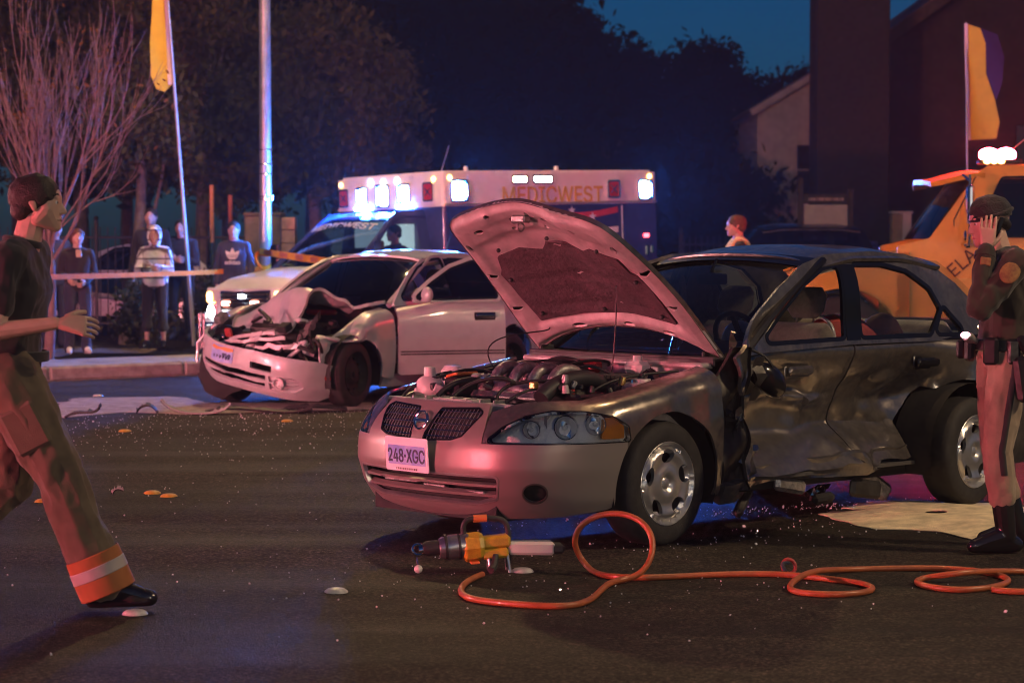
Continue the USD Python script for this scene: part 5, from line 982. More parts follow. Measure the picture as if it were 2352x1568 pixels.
    if hood:
        hh = blob((hp(-.01, 0, .05), .108 * k), (hp(-.05, 0, .0), .105 * k), (hp(-.03, 0, -.09), .09 * k)) - blob((hp(.16, 0, .02), .085 * k), (hp(.16, 0, -.10), .075 * k), (hp(.04, 0, .02), .075 * k), (hp(.03, 0, -.08), .06 * k))
        hm = hh.refine_to_length(.02).to_mesh(); part(tp, 'hood', trimesh.Trimesh(np.array(hm.vert_properties[:, :3], float), np.array(hm.tri_verts)), hood, 50)
        part(tp, 'hood_rim', tube([hp(.065 + .01 * math.cos(a), .082 * math.sin(a), -.02 + .115 * math.cos(a)) for a in np.linspace(-2.7, 2.7, 20)], .016 * k, 8), hood, True)
    # shoes
    for s in 'LR':
        a = j['an' + s]; f = unit(j['fd' + s]); dn = np.array([0, 0, 1.0])
        toe = a + f * .17 * k - dn * .045 * k; heel = a - f * .05 * k - dn * .045 * k
        ms = [blob((heel, .038 * k), (toe, .034 * k), (a + f * .02 * k, .045 * k), (a + f * .09 * k - dn * .02 * k, .040 * k))]
        if boots:
            n = j['kn' + s]; ms.append(limb(a, a + (n - a) * .35, .050, .056)); ms.append(limb(a + (n - a) * .35, a + (n - a) * boots, .056, .064))
        lo = min(toe[2] - .034 * k, heel[2] - .038 * k) + .006
        part(T, 'boot' if boots else 'shoe', fuse(ms, ref * .8, 3, 0, trims=[((0, 0, 1), lo)] if abs(f[2]) < .1 else ()), shoe, True)
    T_ = dict(path=T, j=j, k=k, top=tp, trousers=tr, hp=hp, body=b); return T_

# the firefighter striding past on the left
PF = dict(pel=(-.02, 0, .94), wai=(.0, 0, 1.10), che=(.03, 0, 1.28), nec=(.05, 0, 1.46), hea=(.11, 0, 1.615), shR=(.02, -.19, 1.40), elR=(-.02, -.27, 1.12), wrR=(.21, -.24, 1.15), hdR=(1, .1, -.10), pnR=(0, 1, -.35), shL=(.06, .18, 1.42), elL=(-.12, .26, 1.18), wrL=(-.10, .24, .93),
          hiR=(0, -.09, .93), knR=(.20, -.12, .54), anR=(.385, -.12, .092), fdR=(1, 0, .02), hiL=(-.03, .09, .93), knL=(-.03, .11, .50), anL=(-.34, .11, .22), fdL=(.75, 0, -.65))
runner = person('walking person in black shirt and tan turnout trousers with orange cuffs', (-2.02, 9.12, 0), 4, 1.76, PF, top='black_cloth', bottom='bunker_tan', shoe='boot_black', hair='hair_dark', sleeve='short', near=True, baggy=.03, curl=.45, boots=.35, legs='long', hem=.90)
def cuffs(P):
    j, k = P['j'], P['k']
    for s in 'RL':
        n, a = j['kn' + s], j['an' + s]; u = unit(a - n)
        def ring(d0, d1, r0, r1): m = lathe([(r0, 0), (r0 + .004, .004), (r1 + .004, d1 - d0 - .004), (r1, d1 - d0)], 26); x = unit(np.cross(u, [0, 1, 0])); return orient(m, [x, np.cross(u, x), u], n + u * d0)
        L = np.linalg.norm(a - n)
        c = part(P['trousers'], 'cuff', ring(L - .15, L + .02, .108, .112), 'cuff_orange'); part(c, 'reflective_band', ring(L - .105, L - .055, .1115, .1125), 'cuff_band')
    part(P['trousers'], 'cargo_pocket', mv(cbox(.15, .03, .19, b=.014), (j['hiR'] * .5 + j['knR'] * .5) + np.array([-.015, -.108, 0]), ry=-27, rz=-4), 'bunker_tan')
    part(P['trousers'], 'belt', mv(lathe([(.165, 0), (.172, .004), (.172, .04), (.165, .044)], 30), j['pel'] + np.array([.0, 0, .05])), 'black_cloth')
cuffs(runner)

# the officer on the telephone at the right edge
PO = dict(hea=(.075, -.01, 1.595), nec=(.01, 0, 1.45), shL=(-.0, .19, 1.40), elL=(.20, .24, 1.185), wrL=(.135, .125, 1.455), hdL=(-.10, -.04, 1), pnL=(-.35, -1, 0), cuL=(.25, 0, 0), shR=(-.02, -.19, 1.40), elR=(-.05, -.26, 1.12), wrR=(-.02, -.25, .88), anL=(.02, .13, .085), knL=(.07, .13, .50), hiL=(.0, .10, .93), anR=(-.12, -.12, .085), knR=(.0, -.12, .50), fdL=(1, .12, 0), fdR=(1, -.1, 0))
officer = person('police officer in black beanie and brown jacket talking on a telephone', (2.36, 10.86, 0), 186, 1.72, PO, top='jacket_brown', bottom='trouser_tan', shoe='boot_black', hair='hair_dark', hairstyle='beanie', near=True, legs='boots', boots=.80, pitch=10, yaw=4, hem=.98)
def kit(P):
    j, k = P['j'], P['k']; T = P['path']
    bl = part(T, 'duty_belt', mv(lathe([(.178, 0), (.186, .004), (.186, .05), (.178, .054)], 34), j['pel'] + np.array([0, 0, .03 * k])), 'gloss_black')
    for a, sx, sz in ((20, .05, .10), (-25, .06, .09), (55, .07, .13), (85, .06, .12), (120, .07, .11), (-60, .06, .1)):
        w = math.radians(a); part(bl, 'pouch', mv(cbox(.045, sx, sz, b=.012), j['pel'] + np.array([.20 * math.cos(w), .20 * math.sin(w), .03]), rz=a), 'boot_black')
    w = math.radians(28); part(bl, 'torch', mv(join(lathe([(.001, .03), (.022, .03), (.026, .0), (.015, -.03), (.014, -.16)], 16)), j['pel'] + np.array([.225 * math.cos(w), .225 * math.sin(w), .09]), ry=70, rz=28), 'cast_metal')
    w = math.radians(28); part(bl, 'torch_lens', ball(.024, j['pel'] + np.array([.255 * math.cos(w), .255 * math.sin(w), .105]), (1, 1, .7)), 'torch_glow')
    part(bl, 'holster', join(mv(cbox(.07, .05, .22, b=.02), j['pel'] + np.array([-.02, .215, -.10]), ry=8), mv(cbox(.05, .04, .10, b=.015), j['pel'] + np.array([-.03, .215, .06]), ry=30)), 'boot_black')
    for s, sg in (('L', 1), ('R', -1)):
        h, n, a = j['hi' + s], j['kn' + s], j['an' + s]; e = n + (a - n) * .28
        P_ = np.linspace(0, 1, 9); top = [(h + np.array([0, .103 * sg, .02])) * (1 - t) + (n + np.array([0, .071 * sg, 0])) * t for t in P_] + [n * (1 - t) + e * t + np.array([0, .071 * sg, 0]) for t in P_[1:]]
        V = np.array(top); part(P['trousers'], 'side_stripe', join(tube(V + np.array([.012, 0, 0]), .012, 6), tube(V - np.array([.012, 0, 0]), .012, 6)) if False else mv(tube(V, .017, 8), (0, 0, 0)), 'black_cloth', True)
    sh, e = j['shL'], j['elL']; c = sh * .72 + e * .28; u = unit(e - sh); nrm = unit(np.array([.1, 1, .25]) - u * (np.array([.1, 1, .25]) @ u))
    part(P['top'], 'shoulder_patch', orient(mv(lathe([(.001, .012), (.04, .008), (.046, 0)], 18), s=(1, 1.25, 1)), [np.cross(u, nrm), u, nrm], c + nrm * .066), 'patch_gold', 50)
    w, f = j['wrL'], unit(j['elL'] - j['wrL']); nn = unit(np.array([.2, 1, .1]) - f * (np.array([.2, 1, .1]) @ f))
    part(P['top'], 'sleeve_stripe', orient(cbox(.05, .04, .012, b=.004), [np.cross(f, nn), f, nn], w + f * .07 + nn * .050), 'patch_gold')
    x = unit(np.cross(f, [0, 0, 1])); part(P['top'], 'sleeve_cuff', orient(lathe([(.040, 0), (.050, .003), (.053, .03), (.046, .034)], 18), [x, np.cross(f, x), f], w + f * .0), 'jacket_brown')
    ph = j['wrL'] + np.array([-.035, -.010, .10]); solo_p = ph
    return solo_p
pm('torch_pink', (.5, .5, .5), .2); lamp('torch_glow', (1.0, .45, .55), 5)
kit(officer)
tq = np.array(stage.GetPrimAtPath(officer['path']).GetAttribute('xformOp:translate').Get())
ph = thing('telephone', 'small black telephone held to the ear of the officer', 'telephone', tq + np.array([0, 0, 0]), 186)
hq = officer['hp'](-.005, .098, -.03); part(ph, 'handset', mv(cbox(.022, .014, .12, b=.005), hq, ry=-18), 'gloss_black'); part(ph, 'screen', mv(cbox(.017, .003, .08, b=.001), hq + np.array([0, -.0085, .005]), ry=-18), 'dark_glass')

# man in the reflective vest behind the taupe saloon
vm = person('man in orange reflective vest standing behind the roof of the taupe saloon', (2.50, 25.0, 0), 183, 1.80, dict(), top='black_cloth', bottom='charcoal', hair='hair_brown', yaw=0)
def vest(P):
    j, k = P['j'], P['k']; side = np.array([0, 1, 0]); r = .128 * k
    ms = [blob((j['che'] + side * .085 * k, r), (j['che'] - side * .085 * k, r), (j['wai'] + side * .065 * k, r), (j['wai'] - side * .065 * k, r)), blob((j['shL'] + np.array([0, -.05, .0]), .085 * k), (j['shR'] + np.array([0, .05, 0]), .085 * k), (j['che'], r))]
    m = fuse(ms, .025, 3, .003, 9, 1, [((0, 0, 1), 1.02 * k)]); v = part(P['path'], 'vest', m, 'vest_orange', True)
    for s in (1, -1): part(v, 'reflective_tape', tube([j['che'] + np.array([-.10, .10 * s, .14]), j['che'] + np.array([.02, .105 * s, .215]), j['che'] + np.array([.115, .10 * s, .10]), j['che'] + np.array([.135, .10 * s, -.1])], .022, 8, 4), 'vest_tape', True)
vest(vm)

# bystanders on the pavement
KB = .15
def at(px, Y): return (px - CX) / FPX * Y
def stand(px, Y, rz, label, H, **k): return person(label, (at(px, Y), Y, KB), rz, H, group=None, **k)
FOLD = dict(elL=(.06, .235, 1.13), wrL=(.22, .02, 1.18), hdL=(.3, -1, .1), pnL=(-1, 0, 0), elR=(.06, -.235, 1.13), wrR=(.24, -.04, 1.15), hdR=(.3, 1, .1), pnR=(-1, 0, 0))
teen = stand(356, 29.0, -90, 'teenager in pale checked hooded top and black shorts, hands clasped', 1.55, J=FOLD, top='plaid_hoodie', bottom='black_cloth', shoe='gloss_black', hood='plaid_hoodie', hairstyle='none', legs='shorts', hem=.82)
woman = stand(178, 27.4, -70, 'woman in dark top with auburn hair and white shoes', 1.52, J=dict(wrL=(.12, .10, 1.02), wrR=(.12, -.16, 1.05)), top='black_cloth', bottom='dark_denim', shoe='shoe_white', hair='hair_auburn', hairstyle='long', female=True, hem=.74)
part(woman['top'], 'neckline', mv(cbox(.02, .07, .10, b=.008), woman['j']['che'] + np.array([.108, 0, .10]), ry=-22), 'skin')
man2 = stand(126, 28.6, -50, 'dark haired man half hidden behind the auburn haired woman', 1.64, top='charcoal', bottom='dark_denim', hair='hair_dark')
tall = stand(349, 31.2, -95, 'tall man in black standing behind the hooded teenager', 1.83, top='black_cloth', bottom='charcoal', hair='hair_dark', pitch=-8)
dark = stand(418, 31.4, -100, 'man in black beside the leaning white stake', 1.68, J=FOLD, top='black_cloth', bottom='black_cloth', hair='hair_dark')
adi = stand(538, 29.6, -92, 'young man in navy hooded top with white three leaf emblem', 1.63, top='dark_denim', bottom='charcoal', hair='hair_dark', hem=.84)
def emblem(P):
    j, k = P['j'], P['k']; ls = []
    for a, L in ((0, .15), (40, .145), (-40, .145)):
        t = np.linspace(0, 1, 14); w = .036 * np.sin(PI * t ** .75) ** .9; l = np.r_[np.c_[w, t * L], np.c_[-w[::-1], t[::-1] * L]]; ls.append(affinity.rotate(Polygon(l).buffer(0), -a, origin=(0, 0)))
    U = unary_union(ls); U = U.difference(unary_union([sbox(-.2, z, .2, z + .006) for z in (.020, .036, .052)])); U = affinity.scale(U, k * 1.05, k * 1.05, origin=(0, 0))
    c = j['che'] + np.array([.130, 0, -.06]); R_ = [(0, 1, 0), (0, 0, 1), (1, 0, 0)]
    gs = U.geoms if hasattr(U, 'geoms') else [U]
    part(P['top'], 'emblem', orient(extr(U, .006), R_, c), 'shirt_white', False, kind='stuff'); part(P['top'], 'chest_lettering', orient(text('adidas', .048, .004, True), R_, c + np.array([0, 0, -.045])), 'shirt_white', False, kind='stuff')
emblem(adi)
# driver in the ambulance cab
A0 = np.array([-1.553, 29.88, 0]); cw = lambda x, y: A0 + x * np.array([-.766, -.643, 0]) + y * np.array([.643, -.766, 0])
SIT = dict(knL=(.42, .14, .93), knR=(.42, -.14, .93), anL=(.45, .14, .55), anR=(.45, -.14, .55), elL=(.12, .24, 1.18), elR=(.12, -.24, 1.18), wrL=(.36, .16, 1.22), wrR=(.36, -.16, 1.22))
dl = cw(.30, .42); person('dark haired driver sitting in the ambulance cab', (dl[0], dl[1], .02), 220, 1.72, SIT, top='dark_denim', bottom='charcoal', hair='hair_dark')
# ---------------------------------------------------------------- trees and shrubs
def leafmat(name, c1, c2, tr=.25):
    usdkit.material(stage, M(name), {'g': ('geometry', {}), 'tc': ('texture_coordinate', {}), 'n': ('noise_texture', {'scale': 1.4, 'detail': 2.0}), 'mx': ('mix_float', {'fac': .55}), 'r': ('rgb_ramp', {'ramp': [(.25, c2), (.75, c1)]}), 'd': ('diffuse_bsdf', {}), 't': ('translucent_bsdf', {}), 'm': ('mix_closure', {'fac': tr})},
        [('tc.object', 'n.vector'), ('n.fac', 'mx.a'), ('g.random_per_island', 'mx.b'), ('mx.result', 'r.fac'), ('r.color', 'd.color'), ('r.color', 't.color'), ('d.BSDF', 'm.closure1'), ('t.BSDF', 'm.closure2')], surface='m.closure')
leafmat('olive_leaf', (.24, .20, .085), (.08, .075, .035)); leafmat('dark_leaf', (.03, .04, .028), (.012, .018, .014), .15); leafmat('dry_leaf', (.35, .20, .05), (.2, .09, .03))
pm('bark', (.10, .075, .055), .9, var=.4, vscale=14, bump=.6, bscale=30); pm('twig', (.22, .145, .125), .85, var=.25, vscale=8); pm('bark_pale', (.17, .13, .09), .9, var=.35, vscale=10, bump=.6, bscale=30)
def leaves(C, n, spread, size, r, droop=.0, aspect=.42):
    """n leaf quads about each clump centre of C"""
    P = np.repeat(C, n, 0) + r.normal(0, 1, (len(C) * n, 3)) * spread * np.array([1, 1, .8]); P[:, 2] -= droop * np.abs(r.normal(0, 1, len(P)))
    k = len(P); a = r.normal(0, 1, (k, 3)); a[:, 2] -= droop * 1.5; a /= np.linalg.norm(a, axis=1, keepdims=True); b = np.cross(a, r.normal(0, 1, (k, 3))); b /= np.linalg.norm(b, axis=1, keepdims=True)
    s = size * r.uniform(.6, 1.35, (k, 1)); V = np.stack([P - a * s, P + b * s * aspect, P + a * s, P - b * s * aspect], 1).reshape(-1, 3); i = np.arange(k)[:, None] * 4
    return tm(V, np.vstack([i + [0, 1, 2], i + [0, 2, 3]]))
def crown_centres(c, R, n, r, lobes=7, hollow=.45):
    L = [np.array(c) + np.array(R) * np.array([math.cos(a) * .55, math.sin(a) * .55, r.uniform(-.5, .6)]) for a in np.linspace(0, 2 * PI, lobes, endpoint=False) + r.uniform(0, 6)] + [np.array(c) + np.array([0, 0, R[2] * .55])]
    out = []
    while len(out) < n:
        l = L[r.integers(len(L))]; d = unit(r.normal(0, 1, 3)) * r.uniform(hollow, 1) ; out.append(l + d * np.array(R) * .52)
    return np.array(out)
def tree(name, label, x, y, h, R, cz, seed, leaf='dark_leaf', n=70, per=90, size=.16, spread=.22, trunk=.16, z0=.15, group=None, bark='bark', droop=0.0, lean=0.0, lobes=7):
    r = np.random.default_rng(seed); T = thing(name, label, 'tree', (x, y, z0), group=group)
    C = crown_centres((lean, 0, cz), R, n, r, lobes); part(T, 'crown', leaves(C, per, spread, size, r, droop), leaf, False)
    b = np.array([0, 0, -.05]); f = np.array([lean * .7, 0, cz - R[2] * .55])
    ms = [tube([b, f * .5 + r.normal(0, .06, 3), f, f + np.array([lean * .3, 0, R[2] * .9])], [trunk, trunk * .75, trunk * .6, trunk * .2], 9, 5)]
    for k in range(9): e = C[r.integers(len(C))]; ms.append(tube([f * r.uniform(.75, 1.05), f + (e - f) * .5 + np.array([0, 0, .15]), e], [trunk * .45, trunk * .25, trunk * .08], 6, 4))
    part(T, 'trunk', join(*ms[:1]), bark, 50); part(T, 'limbs', join(*ms[1:]), bark, 50, kind='stuff')
    return T
def bare_tree():
    r = np.random.default_rng(5); X, Y = at(112, 26.2), 26.2; T = thing('bare_tree', 'leafless small tree with upswept reddish twigs at the left edge', 'tree', (X, Y, .14))
    segs, twigs, tips = [], [], []
    def grow(p, d, L, rad, lev):
        pts = [p]; n = 5
        for i in range(n):
            d = unit(d + r.normal(0, .10, 3) + np.array([0, 0, .085 * (lev > 0)])); pts.append(pts[-1] + d * L / n)
        (segs if lev < 2 else twigs).append(tube(pts, [rad, rad * .55], 6 if lev < 2 else 4, 0))
        if lev >= 4: tips.append(pts[-1]); return
        kids = (4, 3, 3, 2)[lev - 1] if lev else 0
        for k in range(kids):
            i = r.integers(2, n + 1) if k else n; ax = unit(np.cross(d, r.normal(0, 1, 3))); a = r.uniform(.18, .42); nd = unit(d * math.cos(a) + ax * math.sin(a)); nd[1] *= .8
            grow(pts[i], nd, L * r.uniform(.58, .86), rad * (.52 if k else .6), lev + 1)
    top = np.array([.0, 0, 1.35]); segs.append(tube([(-.02, 0, -.1), (.03, 0, .7), top], [.065, .055, .05], 10, 5)); tk = segs.pop()
    for a, e in ((78, 5), (44, 160), (38, 60), (24, 200), (20, -20), (10, 90), (30, 240), (46, 190), (34, -40), (16, 130), (52, -10), (28, 20), (40, 175)):
        t, ph = math.radians(a * .62), math.radians(e); grow(top - np.array([0, 0, r.uniform(0, .35)]), np.array([math.sin(t) * math.cos(ph), .7 * math.sin(t) * math.sin(ph), math.cos(t)]), r.uniform(.85, 1.25), .027, 1)
    sq = np.array([.72, .8, 1.0]); tr = part(T, 'trunk', tk, 'twig', 50); part(T, 'limbs', mv(join(*segs), s=sq), 'twig', 50, kind='stuff'); part(T, 'twigs', mv(join(*twigs), s=sq), 'twig', False, kind='stuff')
    tp = np.array(tips) * sq; tp = tp[r.permutation(len(tp))[:70]]; part(T, 'dry_leaves', leaves(tp, 2, .05, .035, r), 'dry_leaf', False, kind='stuff')
bare_tree()
olive = tree('olive_tree', 'olive green tree with hanging foliage left of the street lamp pole', at(470, 37), 37.0, 6, (1.6, 1.4, 2.0), 4.0, 11, 'olive_leaf', 150, 190, .075, .17, .15, bark='bark_pale', droop=.16)
tree('olive_tree', 'olive green tree right of the street lamp pole, shading into blue', at(715, 38.5), 38.5, 6, (1.85, 1.5, 1.75), 3.7, 12, 'olive_leaf', 170, 190, .075, .17, .16, bark='bark_pale', droop=.18)
tree('olive_tree', 'tall dim tree behind the bare tree at the upper left', at(180, 42), 42.0, 7, (2.3, 1.6, 2.3), 4.6, 13, 'olive_leaf', 120, 150, .09, .22, .18, bark='bark_pale', droop=.12)
lt = thing('leaning_trunk', 'slanting bare trunk between the fence and the hooded teenager', 'tree', (at(300, 33.5), 33.5, .1)); part(lt, 'trunk', tube([(-.06, 0, -.1), (.02, 0, .7), (.12, 0, 1.5), (.16, .1, 2.6)], [.13, .10, .085, .07], 10, 6), 'bark_pale', 50); part(lt, 'crown', leaves(crown_centres((.3, .1, 3.3), (.9, .8, .9), 40, np.random.default_rng(3)), 130, .17, .07, np.random.default_rng(4), .15), 'olive_leaf', False); part(lt, 'limb', tube([(.10, 0, 1.3), (.30, 0, 1.7), (.5, .05, 2.6)], [.05, .03, .02], 8, 5), 'bark_pale')
D = [(40, 52, 8.2, 2.9), (300, 56, 9.5, 3.3), (520, 50, 8.6, 2.6), (720, 58, 10.0, 3.3), (930, 52, 8.4, 2.7), (1010, 64, 10.4, 3.2), (1085, 58, 9.8, 2.9)]
words = ['behind the bare tree', 'behind the yellow banner', 'behind the street lamp pole', 'above the ambulance windscreen', 'beside the car park lamp', 'tallest of the dark trees', 'left of the open sky']
for i, (px, Y, h, Rw) in enumerate(D): tree('dark_tree', 'dark tree in the background, ' + words[i], at(px, Y), Y, h, (Rw, 2.2, h * .36), h * .60, 40 + i, 'dark_leaf', 130, 130, .17, .34, .2, group='dark trees against the dusk sky', lobes=9)
Sk = [(1395, 62, 6.9, 1.35, 'dark tree with ragged top just right of the ambulance roof centre'), (1265, 66, 8.6, 1.6, 'tall dark tree whose flank borders the dusk sky'), (1560, 60, 5.9, 1.2, 'lower dark tree left of the round topped one'), (1655, 62, 7.0, 1.45, 'round topped dark tree standing out against the blue sky'), (1790, 66, 6.3, 1.1, 'small dark tree next to the beige gable'), (1860, 70, 6.9, .9, 'dark tree peeping past the chimney stack'), (1480, 64, 5.4, 1.3, 'low dark tree in the dip of the skyline')]
for i, (px, Y, h, Rw, lab) in enumerate(Sk): tree('dark_tree', lab, at(px, Y), Y, h, (Rw, 1.6, h * .34), h * .62, 60 + i, 'dark_leaf', 130, 110, .13, .24, .2, group='dark trees against the dusk sky', lobes=9)
for i, (px, Y, h) in enumerate(((1350, 55, 3.6), (1480, 56, 3.3), (1610, 54, 3.5), (1720, 57, 3.4), (1180, 50, 4.2), (990, 48, 3.6))): tree('dark_bush', ['broad dark bush behind the ambulance roof', 'dark bush right of the ambulance', 'dark bush behind the man in the vest', 'dark bush at the foot of the beige house', 'dark bush behind the upper band of the ambulance', 'dark bush below the car park lamp'][i], at(px, Y), Y, h, (1.9, 1.3, h * .42), h * .48, 80 + i, 'dark_leaf', 80, 110, .15, .3, .12, group='dark bushes along the back')
r_ = np.random.default_rng(9)
for px, Y, w, lab in ((322, 30.2, .34, 'dry tan shrub beside the hooded teenager'), (470, 32.5, .42, 'low shrub behind the leaning banner pole'), (60, 30.5, .5, 'low shrub behind the walking person')):
    T = thing('shrub', lab, 'shrub', (at(px, Y), Y, .15)); part(T, 'foliage', leaves(r_.normal(0, .5, (26, 3)) * np.array([w, w * .7, w]) + np.array([0, 0, w * 1.2]), 40, .09, .05, r_), 'olive_leaf', False); part(T, 'stem', tube([(0, 0, -.05), (.02, 0, w * 1.6)], [.02, .008], 6), 'bark')
# ---------------------------------------------------------------- buildings, poles, fence, signs
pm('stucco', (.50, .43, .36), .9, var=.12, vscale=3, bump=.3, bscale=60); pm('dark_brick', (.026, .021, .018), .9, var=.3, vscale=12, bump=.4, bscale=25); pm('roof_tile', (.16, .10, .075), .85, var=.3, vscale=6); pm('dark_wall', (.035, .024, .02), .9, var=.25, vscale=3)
pm('galvanised', (.52, .51, .50), .38, .7, var=.15, vscale=9); pm('fence_black', (.02, .02, .022), .5); pm('sign_face', (.46, .38, .34), .6, var=.08); pm('wood_dark', (.05, .035, .025), .8, var=.3); pm('banner_yellow', (.62, .42, .03), .75, var=.08, vscale=4); pm('banner_edge', (.66, .52, .50), .7); pm('banner_purple', (.03, .012, .08), .75); pm('tape_orange', (.80, .17, .01), .75, spec=.1, var=.12, vscale=5); pm('tape_mark', (.50, .15, .03), .4); pm('tape_yellow', (.80, .45, .05), .7, spec=.1, var=.1, vscale=6); pm('cabinet_tan', (.24, .18, .12), .7, var=.2); pm('cabinet_pale', (.55, .33, .26), .7, var=.2); pm('stake_green', (.04, .06, .045), .6); pm('stake_orange', (.62, .22, .08), .6); pm('pale_metal', (.42, .40, .38), .5)
def house():
    Y = 55.0; x0, x1, ze = at(1738, Y), at(2120, Y), 4.75; xm = (x0 + x1) / 2; zr = ze + (xm - x0) * .60
    T = thing('beige_house', 'beige two storey gable end left of the dark chimney stack', 'house', (0, Y, 0))
    wl = part(T, 'wall', orient(extr(Polygon([(x0, 0), (x1, 0), (x1, ze), (xm, zr), (x0, ze)]), 9), [(1, 0, 0), (0, 0, 1), (0, 1, 0)], (0, 0, 0)), 'stucco', False)
    for s, xa, xb in ((1, x0 - .18, xm), (-1, x1 + .18, xm)):
        sl = .60; za, zb = ze - .18 * sl, zr; n = 5
        L = math.hypot(xb - xa, zb - za); ang = math.degrees(math.atan2(zb - za, xb - xa))
        part(T, 'roof', mv(cbox(L, 9.4, .12, b=.02), ((xa + xb) / 2, 4.5, (za + zb) / 2 + .07), ry=-ang), 'roof_tile', False)
        part(T, 'fascia', mv(cbox(L, .05, .16, b=.01), ((xa + xb) / 2, -.22, (za + zb) / 2 + .02), ry=-ang), 'stucco', False)
    for px, z, w, h in ((1852, 3.3, .5, 1.2), (1852, 1.3, .5, 1.1)):
        wn = part(T, 'window', join(cbox(w + .14, .08, .07, (at(px, Y), -.02, z + h / 2 + .03), .01), cbox(w + .14, .10, .07, (at(px, Y), -.03, z - h / 2 - .03), .01), cbox(.07, .08, h, (at(px, Y) - w / 2 - .03, -.02, z), .01), cbox(.07, .08, h, (at(px, Y) + w / 2 + .03, -.02, z), .01)), 'stucco', False); part(wn, 'pane', box(w, .02, h, (at(px, Y), -.005, z)), 'dark_glass', False); part(wn, 'glazing_bar', box(w, .03, .03, (at(px, Y), -.02, z)), 'stucco', False)
    Y2 = 46.0; x0, ze = at(2035, Y2), 5.65
    T2 = thing('dark_house', 'dark brown gabled house with sloping eaves at the upper right', 'house', (0, Y2, 0)); x1 = x0 + 9; xm = (x0 + x1) / 2; zr = ze + (xm - x0) * .72
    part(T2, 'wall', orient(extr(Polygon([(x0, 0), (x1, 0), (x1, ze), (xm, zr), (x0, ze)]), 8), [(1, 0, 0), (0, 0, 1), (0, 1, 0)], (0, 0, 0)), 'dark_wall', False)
    for xa, xb in ((x0 - .25, xm), (x1 + .25, xm)):
        za = ze - .25 * .72; L = math.hypot(xb - xa, zr - za); ang = math.degrees(math.atan2(zr - za, xb - xa)); part(T2, 'roof', mv(cbox(L, 8.6, .14, b=.02), ((xa + xb) / 2, 3.9, (za + zr) / 2 + .08), ry=-ang), 'roof_tile', False); part(T2, 'fascia', mv(cbox(L, .06, .22, b=.01), ((xa + xb) / 2, -.44, (za + zr) / 2 + .0), ry=-ang), 'wood_dark', False)
    part(T2, 'window', cbox(1.2, .06, 1.2, (x0 + 3.2, -.02, 3.3), .02), 'gloss_black')
    Y3 = 44.5; xc = (at(1870, Y3) + at(2035, Y3)) / 2; w = at(2035, Y3) - at(1870, Y3)
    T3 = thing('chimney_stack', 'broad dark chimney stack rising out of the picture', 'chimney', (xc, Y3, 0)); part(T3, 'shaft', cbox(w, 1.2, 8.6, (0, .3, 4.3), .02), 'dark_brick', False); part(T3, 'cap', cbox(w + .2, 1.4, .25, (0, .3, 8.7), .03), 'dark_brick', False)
house()
# the street lamp whose pole stands behind the ambulance bonnet
lamp('lamp_glow', (1.0, .66, .28), 2300); lamp('lamp_glow_near', (1.0, .62, .28), 520)
def street_lamp(label, base, arm, h, r0, r1, bands=(), lit='lamp_glow', shade=False):
    T = thing('street_lamp', label, 'street lamp', base); a = np.array([*arm, 0.0]); part(T, 'pole', lathe([(r0 * 1.0, 0), (r0, .3), (r1, h), (.001, h + .02)], 20), 'galvanised', 40); part(T, 'base_plate', cbox(.36, .36, .03, (0, 0, .015), .01), 'galvanised')
    part(T, 'arm', tube([(0, 0, h - .3), tuple(a * .3 + np.array([0, 0, h + .15])), tuple(a + np.array([0, 0, h + .2]))], [.05, .035], 8, 6), 'galvanised')
    hd = part(T, 'lamp_head', mv(ball(1, sc=(.36, .17, .10), sub=3), tuple(a + np.array([0, 0, h + .22])), rz=math.degrees(math.atan2(a[1], a[0]))), 'galvanised'); part(hd, 'lamp_lens', mv(ball(1, sc=(.24, .14, .12), sub=2), tuple(a + np.array([0, 0, h + .09])), rz=math.degrees(math.atan2(a[1], a[0]))), lit)
    if shade: part(hd, 'shade', mv(lathe([(.16, .26), (.34, .20), (.345, -.10), (.335, -.10), (.33, .18), (.16, .24)], 28), tuple(a + np.array([0, 0, h]))), 'galvanised')
    for z in bands: part(T, 'strap', mv(trimesh.creation.torus(r0 * .93, .008, 20, 6), (0, 0, z)), 'chrome'); part(T, 'strap_buckle', cbox(.03, .03, .03, (r0 * .95, -.02, z), .006), 'chrome')
    return T
PX, PY = at(611, 30.5), 30.5
street_lamp('tall grey street lamp pole wound with caution tape', (PX, PY, .12), (1.2, -3.6), 9.0, .088, .062, [1.46 + (565 - y) / 170.5 - .12 for y in (345, 378, 400, 452, 458)])
lamp('lamp_glow_front', (1.0, .70, .42), 5000)
street_lamp('street lamp standing beyond the right edge of the view', (12.6, 8.2, 0), (-2.6, -.4), 8.2, .09, .06, lit='lamp_glow_front', shade=True)
LAMP2 = street_lamp('street lamp whose arm reaches over the taupe saloon from the right', (7.2, 15.2, 0), (-4.9, -1.5), 8.6, .09, .06, lit='lamp_glow_near')
# car park lamp far behind
T = thing('area_light', 'grey car park lamp post with box head above the ambulance cab', 'lamp post', (at(905, 52), 52, 0)); part(T, 'pole', lathe([(.075, 0), (.07, 4.9), (.001, 4.92)], 14), 'galvanised'); part(T, 'head', cbox(.28, .34, .22, (0, -.05, 4.82), .03), 'galvanised')
